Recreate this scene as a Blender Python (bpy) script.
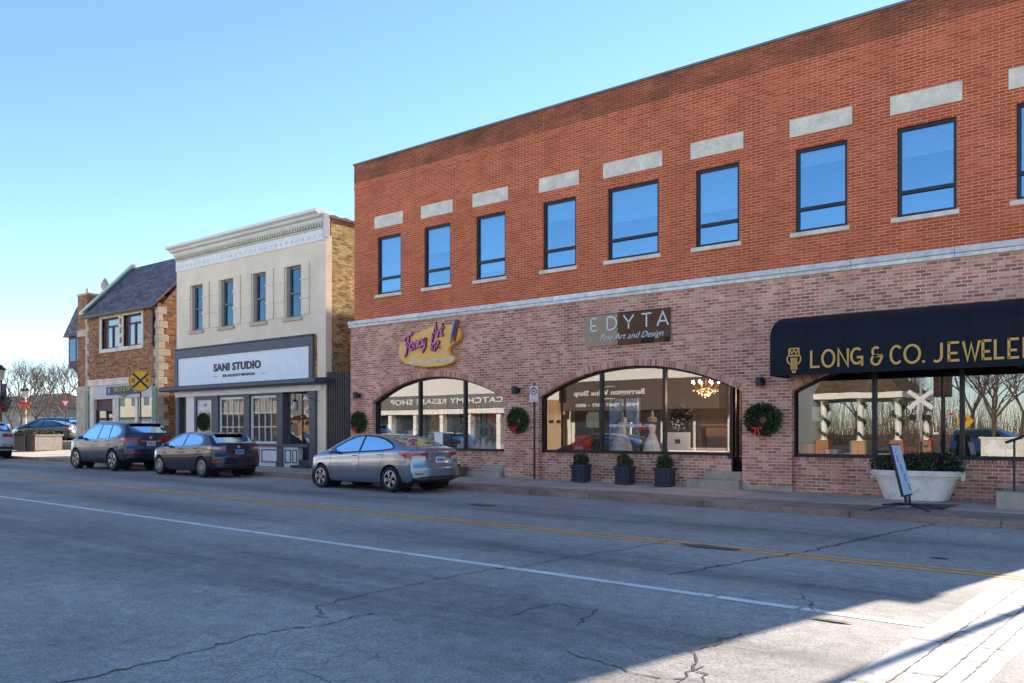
import bpy, bmesh, math, random
import numpy as np
from mathutils import Vector, Matrix

for o in list(bpy.data.objects):
    bpy.data.objects.remove(o, do_unlink=True)
SC = bpy.context.scene
COL = SC.collection

# ------------------------------------------------------------------ camera, sky, sun, exposure
CAM_H = 1.70
cam_d = bpy.data.cameras.new('camera')
cam = bpy.data.objects.new('camera', cam_d)
COL.objects.link(cam)
cam_d.sensor_width = 36.0
cam_d.lens = 875.0 / 1024.0 * 36.0
cam_d.shift_y = 91.5 / 1024.0
cam_d.clip_end = 3000
cam.location = (0, 0, CAM_H)
cam.rotation_euler = (math.radians(90), 0, math.atan2(875.0, 1063.0))
SC.camera = cam

SUN_AZ = math.atan2(0.147, 0.989)      # clockwise from +y
SUN_EL = math.radians(25)
world = bpy.data.worlds.new('World')
SC.world = world
world.use_nodes = True
wn = world.node_tree
bg = wn.nodes['Background']
sky = wn.nodes.new('ShaderNodeTexSky')
sky.sky_type = 'NISHITA'
sky.sun_disc = False
sky.sun_elevation = SUN_EL
sky.sun_rotation = SUN_AZ
sky.air_density = 0.85
sky.dust_density = 0.0
sky.ozone_density = 2.6
sky.altitude = 200
hs = wn.nodes.new('ShaderNodeHueSaturation')
hs.inputs['Saturation'].default_value = 1.04
wn.links.new(sky.outputs[0], hs.inputs['Color'])
wn.links.new(hs.outputs[0], bg.inputs[0])
bg.inputs[1].default_value = 0.10
sun_d = bpy.data.lights.new('sun', 'SUN')
sun_d.energy = 3.8
sun_d.angle = math.radians(0.5)
sun_d.color = (1.0, 0.90, 0.76)
sun = bpy.data.objects.new('sun', sun_d)
COL.objects.link(sun)
to_sun = Vector((math.sin(SUN_AZ) * math.cos(SUN_EL), math.cos(SUN_AZ) * math.cos(SUN_EL), math.sin(SUN_EL)))
sun.rotation_euler = to_sun.to_track_quat('Z', 'Y').to_euler()
sun.location = (20, 60, 50)
SC.view_settings.view_transform = 'Standard'
SC.view_settings.look = 'None'
SC.view_settings.exposure = 1.74
SC.view_settings.gamma = 1.0
SC.render.engine = 'CYCLES'
SC.cycles.max_bounces = 8
SC.cycles.transparent_max_bounces = 16

# ------------------------------------------------------------------ helpers
RNG = random.Random(7)

def thing(name, label, cat, loc=(0, 0, 0), rz=0.0, group=None):
    o = bpy.data.objects.new(name, None)
    o.empty_display_size = 0.3
    COL.objects.link(o)
    o.location = loc
    o.rotation_euler = (0, 0, rz)
    tag(o, label, cat, group)
    return o

def tag(o, label=None, cat=None, group=None, kind=None):
    if label: o['label'] = label
    if cat: o['category'] = cat
    if group: o['group'] = group
    if kind: o['kind'] = kind
    return o

def copy_tree(o, parent=None):
    c = o.copy()
    COL.objects.link(c)
    if parent is not None:
        c.parent = parent
    for ch in list(o.children):
        copy_tree(ch, c)
    return c

class MB:
    """collects shapes and links them as ONE mesh object"""
    def __init__(self):
        self.v = []; self.f = []; self.m = []
    def add(self, vs, fs, m=0):
        b = len(self.v)
        self.v.extend([tuple(p) for p in vs])
        for f in fs:
            self.f.append([b + i for i in f]); self.m.append(m)
        return self
    def box(self, x0, x1, y0, y1, z0, z1, m=0):
        if x0 > x1: x0, x1 = x1, x0
        if y0 > y1: y0, y1 = y1, y0
        if z0 > z1: z0, z1 = z1, z0
        vs = [(x0,y0,z0),(x1,y0,z0),(x1,y1,z0),(x0,y1,z0),(x0,y0,z1),(x1,y0,z1),(x1,y1,z1),(x0,y1,z1)]
        return self.add(vs, [(0,3,2,1),(4,5,6,7),(0,1,5,4),(1,2,6,5),(2,3,7,6),(3,0,4,7)], m)
    def quad(self, a, b, c, d, m=0):
        return self.add([a,b,c,d], [(0,1,2,3)], m)
    def prism_y(self, poly, y0, y1, m=0):
        """poly in (x,z), counter-clockwise seen from -y; extruded y0..y1"""
        n = len(poly)
        vs = [(x,y0,z) for x,z in poly] + [(x,y1,z) for x,z in poly]
        fs = [tuple(range(n)), tuple(range(2*n-1, n-1, -1))]
        fs += [(i, i+n, (i+1)%n+n, (i+1)%n) for i in range(n)]
        return self.add(vs, fs, m)
    def prism_x(self, poly, x0, x1, m=0):
        """poly in (y,z), counter-clockwise seen from +x"""
        n = len(poly)
        vs = [(x1,y,z) for y,z in poly] + [(x0,y,z) for y,z in poly]
        fs = [tuple(range(n)), tuple(range(2*n-1, n-1, -1))]
        fs += [(i, i+n, (i+1)%n+n, (i+1)%n) for i in range(n)]
        return self.add(vs, fs, m)
    def prism_z(self, poly, z0, z1, m=0):
        n = len(poly)
        vs = [(x,y,z0) for x,y in poly] + [(x,y,z1) for x,y in poly]
        fs = [tuple(range(n-1,-1,-1)), tuple(range(n, 2*n))]
        fs += [(i, (i+1)%n, (i+1)%n+n, i+n) for i in range(n)]
        return self.add(vs, fs, m)
    def tube(self, pts, rad, n=8, m=0, cap=True):
        pts = [Vector(p) for p in pts]
        if not hasattr(rad, '__len__'): rad = [rad]*len(pts)
        rings = []
        up = None
        for i, p in enumerate(pts):
            if i == 0: t = pts[1]-pts[0]
            elif i == len(pts)-1: t = pts[-1]-pts[-2]
            else: t = (pts[i+1]-p).normalized()+(p-pts[i-1]).normalized()
            t = t.normalized() if t.length > 1e-9 else Vector((0,0,1))
            if up is None:
                up = t.orthogonal().normalized()
            else:
                up = (up - t*up.dot(t))
                up = up.normalized() if up.length > 1e-6 else t.orthogonal().normalized()
            w = t.cross(up)
            rings.append([p + (up*math.cos(2*math.pi*k/n)+w*math.sin(2*math.pi*k/n))*rad[i] for k in range(n)])
        vs = [q for r in rings for q in r]
        fs = []
        for i in range(len(pts)-1):
            for k in range(n):
                k2 = (k+1)%n
                fs.append((i*n+k, i*n+k2, (i+1)*n+k2, (i+1)*n+k))
        if cap:
            fs.append(tuple(range(n-1,-1,-1)))
            fs.append(tuple(range((len(pts)-1)*n, len(pts)*n)))
        return self.add(vs, fs, m)
    def lathe(self, prof, c=(0,0,0), n=24, m=0, axis='z'):
        """prof: list of (r, h); closed at ends when r==0"""
        vs = []; fs = []
        for r, h in prof:
            for k in range(n):
                a = 2*math.pi*k/n
                if axis == 'z': q = (c[0]+r*math.cos(a), c[1]+r*math.sin(a), c[2]+h)
                elif axis == 'y': q = (c[0]+r*math.cos(a), c[1]+h, c[2]-r*math.sin(a))
                else: q = (c[0]+h, c[1]+r*math.cos(a), c[2]+r*math.sin(a))
                vs.append(q)
        for i in range(len(prof)-1):
            for k in range(n):
                k2 = (k+1)%n
                fs.append((i*n+k, i*n+k2, (i+1)*n+k2, (i+1)*n+k))
        if prof[0][0] > 1e-6: fs.append(tuple(range(n-1,-1,-1)))
        if prof[-1][0] > 1e-6: fs.append(tuple(range((len(prof)-1)*n, len(prof)*n)))
        return self.add(vs, fs, m)
    def ribbon(self, pts, w, y0, y1, m=0, closed=False):
        """flat stroke of width w along (x,z) points, thickness y0..y1 (letters)"""
        P = [Vector((a,b)) for a,b in pts]
        n = len(P); L=[]; R=[]
        for i in range(n):
            if closed: a=P[i-1]; b=P[(i+1)%n]; t0=(P[i]-a); t1=(b-P[i])
            else:
                t0 = P[i]-P[i-1] if i>0 else P[1]-P[0]
                t1 = P[i+1]-P[i] if i<n-1 else t0
            t0=t0.normalized(); t1=t1.normalized()
            t=(t0+t1); t = t.normalized() if t.length>1e-6 else t0
            nn=Vector((-t.y,t.x)); k=max(0.5, nn.dot(Vector((-t0.y,t0.x))))
            L.append(P[i]+nn*(w/2/k)); R.append(P[i]-nn*(w/2/k))
        seg = range(n if closed else n-1)
        for i in seg:
            j=(i+1)%n
            self.prism_y([(R[i].x,R[i].y),(R[j].x,R[j].y),(L[j].x,L[j].y),(L[i].x,L[i].y)], y0, y1, m)
        return self
    def xform(self, M, start=0):
        for i in range(start, len(self.v)):
            self.v[i] = tuple(M @ Vector(self.v[i]))
        return self
    def build(self, name, mats, parent=None, off=(0,0,0), smooth=False, bevel=0.0, angle=40, weld=False):
        me = bpy.data.meshes.new(name)
        ox,oy,oz = off
        me.from_pydata([(a-ox,b-oy,c-oz) for a,b,c in self.v], [], self.f)
        if not isinstance(mats, (list,tuple)): mats=[mats]
        for mm in mats: me.materials.append(mm)
        if len(mats)>1: me.polygons.foreach_set('material_index', self.m)
        if weld or smooth:
            bm = bmesh.new(); bm.from_mesh(me)
            if weld: bmesh.ops.remove_doubles(bm, verts=bm.verts, dist=1e-4)
            bm.to_mesh(me); bm.free()
        if smooth:
            me.polygons.foreach_set('use_smooth', [True]*len(me.polygons))
            try: me.set_sharp_from_angle(angle=math.radians(angle))
            except Exception: pass
        me.update()
        o = bpy.data.objects.new(name, me)
        COL.objects.link(o)
        if parent is not None: o.parent = parent
        if bevel:
            b = o.modifiers.new('bevel','BEVEL'); b.width=bevel; b.segments=2; b.limit_method='ANGLE'; b.angle_limit=math.radians(50)
        return o

def builds(name, mats, parent, off, fns, **kw):
    """one part per piece"""
    for fn in fns:
        mb = MB(); fn(mb); mb.build(name, mats, parent, off, **kw)

def text_mb(mb, s, size, x, y, z, m=0, depth=0.01, shear=0.0, bold=0.0, sx=1.0, align='CENTER', face=-1, rot=0.0, spacing=1.0):
    """writes s with the built-in font onto a wall facing -y (face=-1) or +y (face=1) into mb"""
    cu = bpy.data.curves.new('t','FONT'); cu.body = s; cu.size = size; cu.align_x = align; cu.align_y='CENTER'
    cu.extrude = depth/2; cu.shear = shear; cu.offset = bold; cu.space_character = spacing; cu.resolution_u=3
    ob = bpy.data.objects.new('t', cu); COL.objects.link(ob)
    dg = bpy.context.evaluated_depsgraph_get()
    me = bpy.data.meshes.new_from_object(ob.evaluated_get(dg))
    M = Matrix.Translation((x,y,z)) @ Matrix.Rotation(math.pi if face>0 else 0,4,'Z') @ Matrix.Rotation(rot,4,'Y') @ Matrix.Rotation(math.pi/2,4,'X') @ Matrix.Diagonal((sx,1,1,1))
    vs = [tuple(M @ v.co) for v in me.vertices]
    fs = [tuple(p.vertices) for p in me.polygons]
    mb.add(vs, fs, m)
    bpy.data.objects.remove(ob, do_unlink=True); bpy.data.curves.remove(cu); bpy.data.meshes.remove(me)
    return mb

# ------------------------------------------------------------------ materials
def nodes(name):
    m = bpy.data.materials.new(name); m.use_nodes = True
    nt = m.node_tree
    return m, nt, nt.nodes['Principled BSDF'], nt.nodes['Material Output']

def N(nt, t, **kw):
    n = nt.nodes.new(t)
    for k, v in kw.items(): setattr(n, k, v)
    return n

def ramp(nt, stops, interp='LINEAR'):
    r = N(nt,'ShaderNodeValToRGB'); cr = r.color_ramp; cr.interpolation = interp
    while len(cr.elements) > 1: cr.elements.remove(cr.elements[-1])
    cr.elements[0].position = stops[0][0]; cr.elements[0].color = (*stops[0][1],1)
    for p,c in stops[1:]:
        e = cr.elements.new(p); e.color = (*c,1)
    return r

def mul_noise(nt, coord, scale, lo, hi, detail=5, stretch=(1,1,1), rough=0.6):
    mp = N(nt,'ShaderNodeMapping'); mp.inputs['Scale'].default_value = stretch
    nt.links.new(coord, mp.inputs['Vector'])
    nz = N(nt,'ShaderNodeTexNoise'); nz.inputs['Scale'].default_value = scale; nz.inputs['Detail'].default_value = detail
    nz.inputs['Roughness'].default_value = rough
    nt.links.new(mp.outputs[0], nz.inputs['Vector'])
    mr = N(nt,'ShaderNodeMapRange'); mr.inputs[1].default_value=0.3; mr.inputs[2].default_value=0.7
    mr.inputs[3].default_value=lo; mr.inputs[4].default_value=hi
    nt.links.new(nz.outputs[0], mr.inputs[0])
    return mr.outputs[0], nz.outputs[0]

def vscale(nt, col, fac):
    v = N(nt,'ShaderNodeVectorMath', operation='SCALE')
    nt.links.new(col, v.inputs[0]); nt.links.new(fac, v.inputs['Scale'])
    return v.outputs[0]

def mixc(nt, fac, a, b):
    m = N(nt,'ShaderNodeMix', data_type='RGBA')
    for s, k in ((fac,0),(a,6),(b,7)):
        if hasattr(s,'links'): nt.links.new(s, m.inputs[k])
        elif k==0: m.inputs[0].default_value = s
        else: m.inputs[k].default_value = (*s,1)
    return m.outputs[2]

def bump(nt, b, h, strength, dist=0.01):
    n = N(nt,'ShaderNodeBump'); n.inputs['Strength'].default_value=strength; n.inputs['Distance'].default_value=dist
    nt.links.new(h, n.inputs['Height']); nt.links.new(n.outputs[0], b.inputs['Normal'])

def flat(name, col, rough=0.6, metal=0.0, var=0.12, sc=3.0, fine=40.0, bmp=0.15, coat=0.0, spec=0.5):
    m, nt, b, out = nodes(name)
    tc = N(nt,'ShaderNodeTexCoord').outputs['Object']
    f1,_ = mul_noise(nt, tc, sc, 1-var, 1+var)
    f2,h = mul_noise(nt, tc, fine, 1-var*0.5, 1+var*0.5, 3)
    c = N(nt,'ShaderNodeRGB'); c.outputs[0].default_value=(*col,1)
    o = vscale(nt, vscale(nt, c.outputs[0], f1), f2)
    nt.links.new(o, b.inputs['Base Color'])
    b.inputs['Roughness'].default_value = rough; b.inputs['Metallic'].default_value = metal
    b.inputs['Coat Weight'].default_value = coat; b.inputs['Specular IOR Level'].default_value = spec
    if bmp: bump(nt, b, h, bmp, 0.004)
    return m

def emit(name, col, strength):
    m, nt, b, out = nodes(name)
    b.inputs['Base Color'].default_value=(*col,1); b.inputs['Emission Color'].default_value=(*col,1)
    b.inputs['Emission Strength'].default_value=strength
    return m

def brick(name, pal, mortar, bw, rh, ms=0.010, stain=0.25, stain_sc=0.5, rough=0.85, offset=0.5, extra=None):
    """brick wall; works on faces in the x-z and the y-z plane; each brick draws its own tone from pal"""
    m, nt, b, out = nodes(name)
    tc = N(nt,'ShaderNodeTexCoord').outputs['Object']
    sp = N(nt,'ShaderNodeSeparateXYZ'); nt.links.new(tc, sp.inputs[0])
    ad = N(nt,'ShaderNodeMath', operation='ADD'); nt.links.new(sp.outputs[0], ad.inputs[0]); nt.links.new(sp.outputs[1], ad.inputs[1])
    cb = N(nt,'ShaderNodeCombineXYZ'); nt.links.new(ad.outputs[0], cb.inputs[0]); nt.links.new(sp.outputs[2], cb.inputs[1])
    bt = N(nt,'ShaderNodeTexBrick'); bt.offset = offset
    bt.inputs['Color1'].default_value=(0,0,0,1); bt.inputs['Color2'].default_value=(1,1,1,1); bt.inputs['Mortar'].default_value=(0.5,0.5,0.5,1)
    bt.inputs['Scale'].default_value=1; bt.inputs['Mortar Size'].default_value=ms; bt.inputs['Mortar Smooth'].default_value=0.15
    bt.inputs['Brick Width'].default_value=bw; bt.inputs['Row Height'].default_value=rh
    nt.links.new(cb.outputs[0], bt.inputs['Vector'])
    rp = ramp(nt, pal); nt.links.new(bt.outputs['Color'], rp.inputs[0])
    f1,_ = mul_noise(nt, tc, stain_sc, 1-stain, 1+stain*0.7)
    f2,h2 = mul_noise(nt, tc, 35, 0.85, 1.15, 4)
    f3,_ = mul_noise(nt, tc, 1.2, 1-stain*0.5, 1+stain*0.5, 4, (4,4,0.35))
    bc = vscale(nt, vscale(nt, vscale(nt, rp.outputs[0], f1), f2), f3)
    mc = N(nt,'ShaderNodeRGB'); mc.outputs[0].default_value=(*mortar,1)
    fm,_ = mul_noise(nt, tc, 1.1, 0.7, 1.2, 6)
    mo = vscale(nt, mc.outputs[0], fm)
    col = mixc(nt, bt.outputs['Fac'], bc, mo)
    if extra: col = extra(nt, tc, sp, col)
    nt.links.new(col, b.inputs['Base Color'])
    b.inputs['Roughness'].default_value=rough; b.inputs['Specular IOR Level'].default_value=0.25
    inv = N(nt,'ShaderNodeMath', operation='SUBTRACT'); inv.inputs[0].default_value=1; nt.links.new(bt.outputs['Fac'], inv.inputs[1])
    mh = N(nt,'ShaderNodeMath', operation='MULTIPLY_ADD'); nt.links.new(h2, mh.inputs[0]); mh.inputs[1].default_value=0.35; nt.links.new(inv.outputs[0], mh.inputs[2])
    bump(nt, b, mh.outputs[0], 0.6, 0.008)
    return m

def island(name, pal, rough=0.8, bmp=0.2, fine=30, trans=0.0, spec=0.3):
    """each loose piece of the mesh (leaf, brick, slate) takes its own tone"""
    m, nt, b, out = nodes(name)
    g = N(nt,'ShaderNodeNewGeometry')
    rp = ramp(nt, pal); nt.links.new(g.outputs['Random Per Island'], rp.inputs[0])
    tc = N(nt,'ShaderNodeTexCoord').outputs['Object']
    f,h = mul_noise(nt, tc, fine, 0.8, 1.2)
    nt.links.new(vscale(nt, rp.outputs[0], f), b.inputs['Base Color'])
    b.inputs['Roughness'].default_value=rough; b.inputs['Specular IOR Level'].default_value=spec
    if bmp: bump(nt, b, h, bmp, 0.004)
    return m

def glass(name, tint=(0.85,0.88,0.88), k=1.6, add=0.05, dist=0.0, ior=1.52, rc=(1,1,1)):
    """a window pane: sees through, mirrors more towards grazing angles"""
    m, nt, b, out = nodes(name)
    nt.nodes.remove(b)
    tr = N(nt,'ShaderNodeBsdfTransparent'); tr.inputs[0].default_value=(*tint,1)
    gl = N(nt,'ShaderNodeBsdfGlossy'); gl.inputs['Roughness'].default_value=0.0; gl.inputs[0].default_value=(*rc,1)
    fr = N(nt,'ShaderNodeFresnel'); fr.inputs[0].default_value=ior
    ma = N(nt,'ShaderNodeMath', operation='MULTIPLY_ADD', use_clamp=True); ma.inputs[1].default_value=k; ma.inputs[2].default_value=add
    nt.links.new(fr.outputs[0], ma.inputs[0])
    mx = N(nt,'ShaderNodeMixShader')
    nt.links.new(ma.outputs[0], mx.inputs[0]); nt.links.new(tr.outputs[0], mx.inputs[1]); nt.links.new(gl.outputs[0], mx.inputs[2])
    nt.links.new(mx.outputs[0], out.inputs[0])
    if dist:
        tc = N(nt,'ShaderNodeTexCoord').outputs['Object']
        nz = N(nt,'ShaderNodeTexNoise'); nz.inputs['Scale'].default_value=1.1; nz.inputs['Detail'].default_value=1
        nt.links.new(tc, nz.inputs['Vector'])
        bp = N(nt,'ShaderNodeBump'); bp.inputs['Strength'].default_value=dist; bp.inputs['Distance'].default_value=0.02
        nt.links.new(nz.outputs[0], bp.inputs['Height'])
        nt.links.new(bp.outputs[0], gl.inputs['Normal'])
    return m

def dark_glass(name, col=(0.01,0.015,0.02), refl=0.25, k=1.0, rc=(1,1,1), dist=0.0, rough=0.0):
    """tinted pane with a dark room behind it"""
    m, nt, b, out = nodes(name)
    b.inputs['Base Color'].default_value=(*col,1); b.inputs['Roughness'].default_value=0.5; b.inputs['Specular IOR Level'].default_value=0
    gl = N(nt,'ShaderNodeBsdfGlossy'); gl.inputs['Roughness'].default_value=rough; gl.inputs[0].default_value=(*rc,1)
    fr = N(nt,'ShaderNodeFresnel'); fr.inputs[0].default_value=1.5
    ma = N(nt,'ShaderNodeMath', operation='MULTIPLY_ADD', use_clamp=True); ma.inputs[1].default_value=k; ma.inputs[2].default_value=refl
    nt.links.new(fr.outputs[0], ma.inputs[0])
    mx = N(nt,'ShaderNodeMixShader')
    nt.links.new(ma.outputs[0], mx.inputs[0]); nt.links.new(b.outputs[0], mx.inputs[1]); nt.links.new(gl.outputs[0], mx.inputs[2])
    nt.links.new(mx.outputs[0], out.inputs[0])
    if dist:
        tc = N(nt,'ShaderNodeTexCoord').outputs['Object']
        nz = N(nt,'ShaderNodeTexNoise'); nz.inputs['Scale'].default_value=0.9; nz.inputs['Detail'].default_value=1
        nt.links.new(tc, nz.inputs['Vector'])
        bp = N(nt,'ShaderNodeBump'); bp.inputs['Strength'].default_value=dist; bp.inputs['Distance'].default_value=0.02
        nt.links.new(nz.outputs[0], bp.inputs['Height']); nt.links.new(bp.outputs[0], gl.inputs['Normal'])
    return m

def carpaint(name, col, metal=0.6, rough=0.35):
    m, nt, b, out = nodes(name)
    tc = N(nt,'ShaderNodeTexCoord').outputs['Object']
    f,_ = mul_noise(nt, tc, 2.5, 0.93, 1.07)
    c = N(nt,'ShaderNodeRGB'); c.outputs[0].default_value=(*col,1)
    nt.links.new(vscale(nt, c.outputs[0], f), b.inputs['Base Color'])
    b.inputs['Metallic'].default_value=metal; b.inputs['Roughness'].default_value=rough
    b.inputs['Coat Weight'].default_value=1.0; b.inputs['Coat Roughness'].default_value=0.03
    return m

def art(name, pal, sc=2.5, seed=0.0):
    """abstract patches of paint"""
    m, nt, b, out = nodes(name)
    tc = N(nt,'ShaderNodeTexCoord').outputs['Object']
    mp = N(nt,'ShaderNodeMapping'); mp.inputs['Location'].default_value=(seed,seed*1.7,seed*0.3); nt.links.new(tc, mp.inputs[0])
    nz = N(nt,'ShaderNodeTexNoise'); nz.inputs['Scale'].default_value=sc; nz.inputs['Detail'].default_value=3; nz.inputs['Distortion'].default_value=1.2
    nt.links.new(mp.outputs[0], nz.inputs[0])
    n = len(pal); rp = ramp(nt, [(0.28+0.44*i/max(1,n-1), tuple(min(.85,q*1.35) for q in c)) for i,c in enumerate(pal)], 'CONSTANT')
    nt.links.new(nz.outputs[0], rp.inputs[0]); nt.links.new(rp.outputs[0], b.inputs['Base Color'])
    b.inputs['Roughness'].default_value=0.6
    return m

# ------------------------------------------------------------------ palette of materials
def road_mat():
    m, nt, b, out = nodes('aged asphalt')
    tc = N(nt,'ShaderNodeTexCoord').outputs['Object']
    f1,_ = mul_noise(nt, tc, 0.35, 0.80, 1.16, 7)
    f2,h2 = mul_noise(nt, tc, 45, 0.55, 1.45, 4)
    f3,_ = mul_noise(nt, tc, 6, 0.78, 1.15, 7)
    wear,_ = mul_noise(nt, tc, 0.9, 0.0, 1.0, 8, (0.22,1.6,1), 0.7)
    sp = N(nt,'ShaderNodeSeparateXYZ'); nt.links.new(tc, sp.inputs[0])
    # darker oil band down the middle of each lane
    tot = None
    for yc, wdt in ((9.6,0.7),(5.9,1.2),(14.0,0.8)):
        s = N(nt,'ShaderNodeMath', operation='SUBTRACT'); nt.links.new(sp.outputs[1], s.inputs[0]); s.inputs[1].default_value=yc
        a = N(nt,'ShaderNodeMath', operation='ABSOLUTE'); nt.links.new(s.outputs[0], a.inputs[0])
        mr = N(nt,'ShaderNodeMapRange'); mr.interpolation_type='SMOOTHSTEP'; mr.inputs[1].default_value=wdt*1.7; mr.inputs[2].default_value=wdt*0.2; mr.inputs[3].default_value=0; mr.inputs[4].default_value=1
        nt.links.new(a.outputs[0], mr.inputs[0])
        if tot is None: tot = mr.outputs[0]
        else:
            ad = N(nt,'ShaderNodeMath', operation='ADD'); nt.links.new(tot, ad.inputs[0]); nt.links.new(mr.outputs[0], ad.inputs[1]); tot = ad.outputs[0]
    pr = N(nt,'ShaderNodeMath', operation='MULTIPLY'); nt.links.new(tot, pr.inputs[0]); nt.links.new(wear, pr.inputs[1])
    dk = N(nt,'ShaderNodeMapRange'); dk.inputs[3].default_value=1.0; dk.inputs[4].default_value=0.42; nt.links.new(pr.outputs[0], dk.inputs[0])
    # fine hairline cracking where the surface is worn
    vo = N(nt,'ShaderNodeTexVoronoi', feature='DISTANCE_TO_EDGE'); vo.inputs['Scale'].default_value=2.6
    wp = N(nt,'ShaderNodeTexNoise'); wp.inputs['Scale'].default_value=3; nt.links.new(tc, wp.inputs[0])
    va = N(nt,'ShaderNodeVectorMath', operation='MULTIPLY_ADD'); nt.links.new(wp.outputs[1], va.inputs[0]); va.inputs[1].default_value=(0.35,0.35,0); nt.links.new(tc, va.inputs[2])
    nt.links.new(va.outputs[0], vo.inputs['Vector'])
    cr = N(nt,'ShaderNodeMapRange'); cr.inputs[1].default_value=0.0; cr.inputs[2].default_value=0.022; cr.inputs[3].default_value=1; cr.inputs[4].default_value=0
    nt.links.new(vo.outputs['Distance'], cr.inputs[0])
    big,_ = mul_noise(nt, tc, 0.45, -0.8, 1.0, 5)
    cl = N(nt,'ShaderNodeMath', operation='MULTIPLY', use_clamp=True); nt.links.new(cr.outputs[0], cl.inputs[0]); nt.links.new(big, cl.inputs[1])
    ck = N(nt,'ShaderNodeMapRange'); ck.inputs[3].default_value=1.0; ck.inputs[4].default_value=0.36; nt.links.new(cl.outputs[0], ck.inputs[0])
    c = N(nt,'ShaderNodeRGB'); c.outputs[0].default_value=(0.375,0.333,0.295,1)
    o = c.outputs[0]
    for f in (f1,f2,f3,dk.outputs[0],ck.outputs[0]): o = vscale(nt, o, f)
    nt.links.new(o, b.inputs['Base Color'])
    b.inputs['Roughness'].default_value=0.82; b.inputs['Specular IOR Level'].default_value=0.35
    bump(nt, b, h2, 0.5, 0.006)
    return m

def paint_mat(name, col, under, wear=0.5, sc=6.0):
    """road paint, chipped so that the asphalt shows"""
    m, nt, b, out = nodes(name)
    tc = N(nt,'ShaderNodeTexCoord').outputs['Object']
    nz = N(nt,'ShaderNodeTexNoise'); nz.inputs['Scale'].default_value=sc; nz.inputs['Detail'].default_value=9; nz.inputs['Roughness'].default_value=0.72
    nt.links.new(tc, nz.inputs[0])
    mr = N(nt,'ShaderNodeMapRange'); mr.inputs[1].default_value=wear; mr.inputs[2].default_value=wear+0.06
    nt.links.new(nz.outputs[0], mr.inputs[0])
    f,h = mul_noise(nt, tc, 80, 0.85, 1.1)
    f2,_ = mul_noise(nt, tc, 2, 0.85, 1.1)
    c = N(nt,'ShaderNodeRGB'); c.outputs[0].default_value=(*col,1)
    o = vscale(nt, vscale(nt, mixc(nt, mr.outputs[0], under, c.outputs[0]), f), f2)
    nt.links.new(o, b.inputs['Base Color']); b.inputs['Roughness'].default_value=0.7
    bump(nt, b, h, 0.3, 0.004)
    return m

def paver_mat():
    m, nt, b, out = nodes('sidewalk concrete and pavers')
    tc = N(nt,'ShaderNodeTexCoord').outputs['Object']
    bt = N(nt,'ShaderNodeTexBrick'); bt.inputs['Color1'].default_value=(0,0,0,1); bt.inputs['Color2'].default_value=(1,1,1,1)
    bt.inputs['Scale'].default_value=1; bt.inputs['Mortar Size'].default_value=0.008; bt.inputs['Brick Width'].default_value=0.24; bt.inputs['Row Height'].default_value=0.12
    nt.links.new(tc, bt.inputs[0])
    rp = ramp(nt, [(0,(0.30,0.19,0.135)),(0.5,(0.37,0.25,0.18)),(1,(0.43,0.30,0.22))]); nt.links.new(bt.outputs['Color'], rp.inputs[0])
    sq = N(nt,'ShaderNodeTexBrick'); sq.offset=0.0; sq.inputs['Color1'].default_value=(0.50,0.37,0.29,1); sq.inputs['Color2'].default_value=(0.56,0.42,0.33,1); sq.inputs['Mortar'].default_value=(0.09,0.08,0.07,1)
    sq.inputs['Scale'].default_value=1; sq.inputs['Mortar Size'].default_value=0.012; sq.inputs['Brick Width'].default_value=1.5; sq.inputs['Row Height'].default_value=1.25
    nt.links.new(tc, sq.inputs[0])
    col = mixc(nt, bt.outputs['Fac'], rp.outputs[0], (0.10,0.09,0.08))
    sp = N(nt,'ShaderNodeSeparateXYZ'); nt.links.new(tc, sp.inputs[0])
    mr = N(nt,'ShaderNodeMapRange'); mr.inputs[1].default_value=19.0; mr.inputs[2].default_value=19.01; nt.links.new(sp.outputs[1], mr.inputs[0])
    col = mixc(nt, mr.outputs[0], col, sq.outputs[0])
    f1,_ = mul_noise(nt, tc, 0.8, 0.75, 1.2, 6); f2,h = mul_noise(nt, tc, 50, 0.85, 1.15); f3,_ = mul_noise(nt, tc, 5, 0.85, 1.12)
    for f in (f1,f2,f3): col = vscale(nt, col, f)
    nt.links.new(col, b.inputs['Base Color']); b.inputs['Roughness'].default_value=0.85
    bump(nt, b, h, 0.3, 0.005)
    return m

def parapet_stain(nt, tc, sp, col):
    """old soot and moss under the roof edge of the red brick"""
    mr = N(nt,'ShaderNodeMapRange'); mr.inputs[1].default_value=10.80; mr.inputs[2].default_value=10.83; nt.links.new(sp.outputs[2], mr.inputs[0])
    st,_ = mul_noise(nt, tc, 0.7, 0.10, 0.85, 7, (1,1,2.2), 0.7)
    ml = N(nt,'ShaderNodeMath', operation='MULTIPLY', use_clamp=True); nt.links.new(mr.outputs[0], ml.inputs[0]); nt.links.new(st, ml.inputs[1])
    return mixc(nt, ml.outputs[0], col, (0.075,0.045,0.028))

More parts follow.
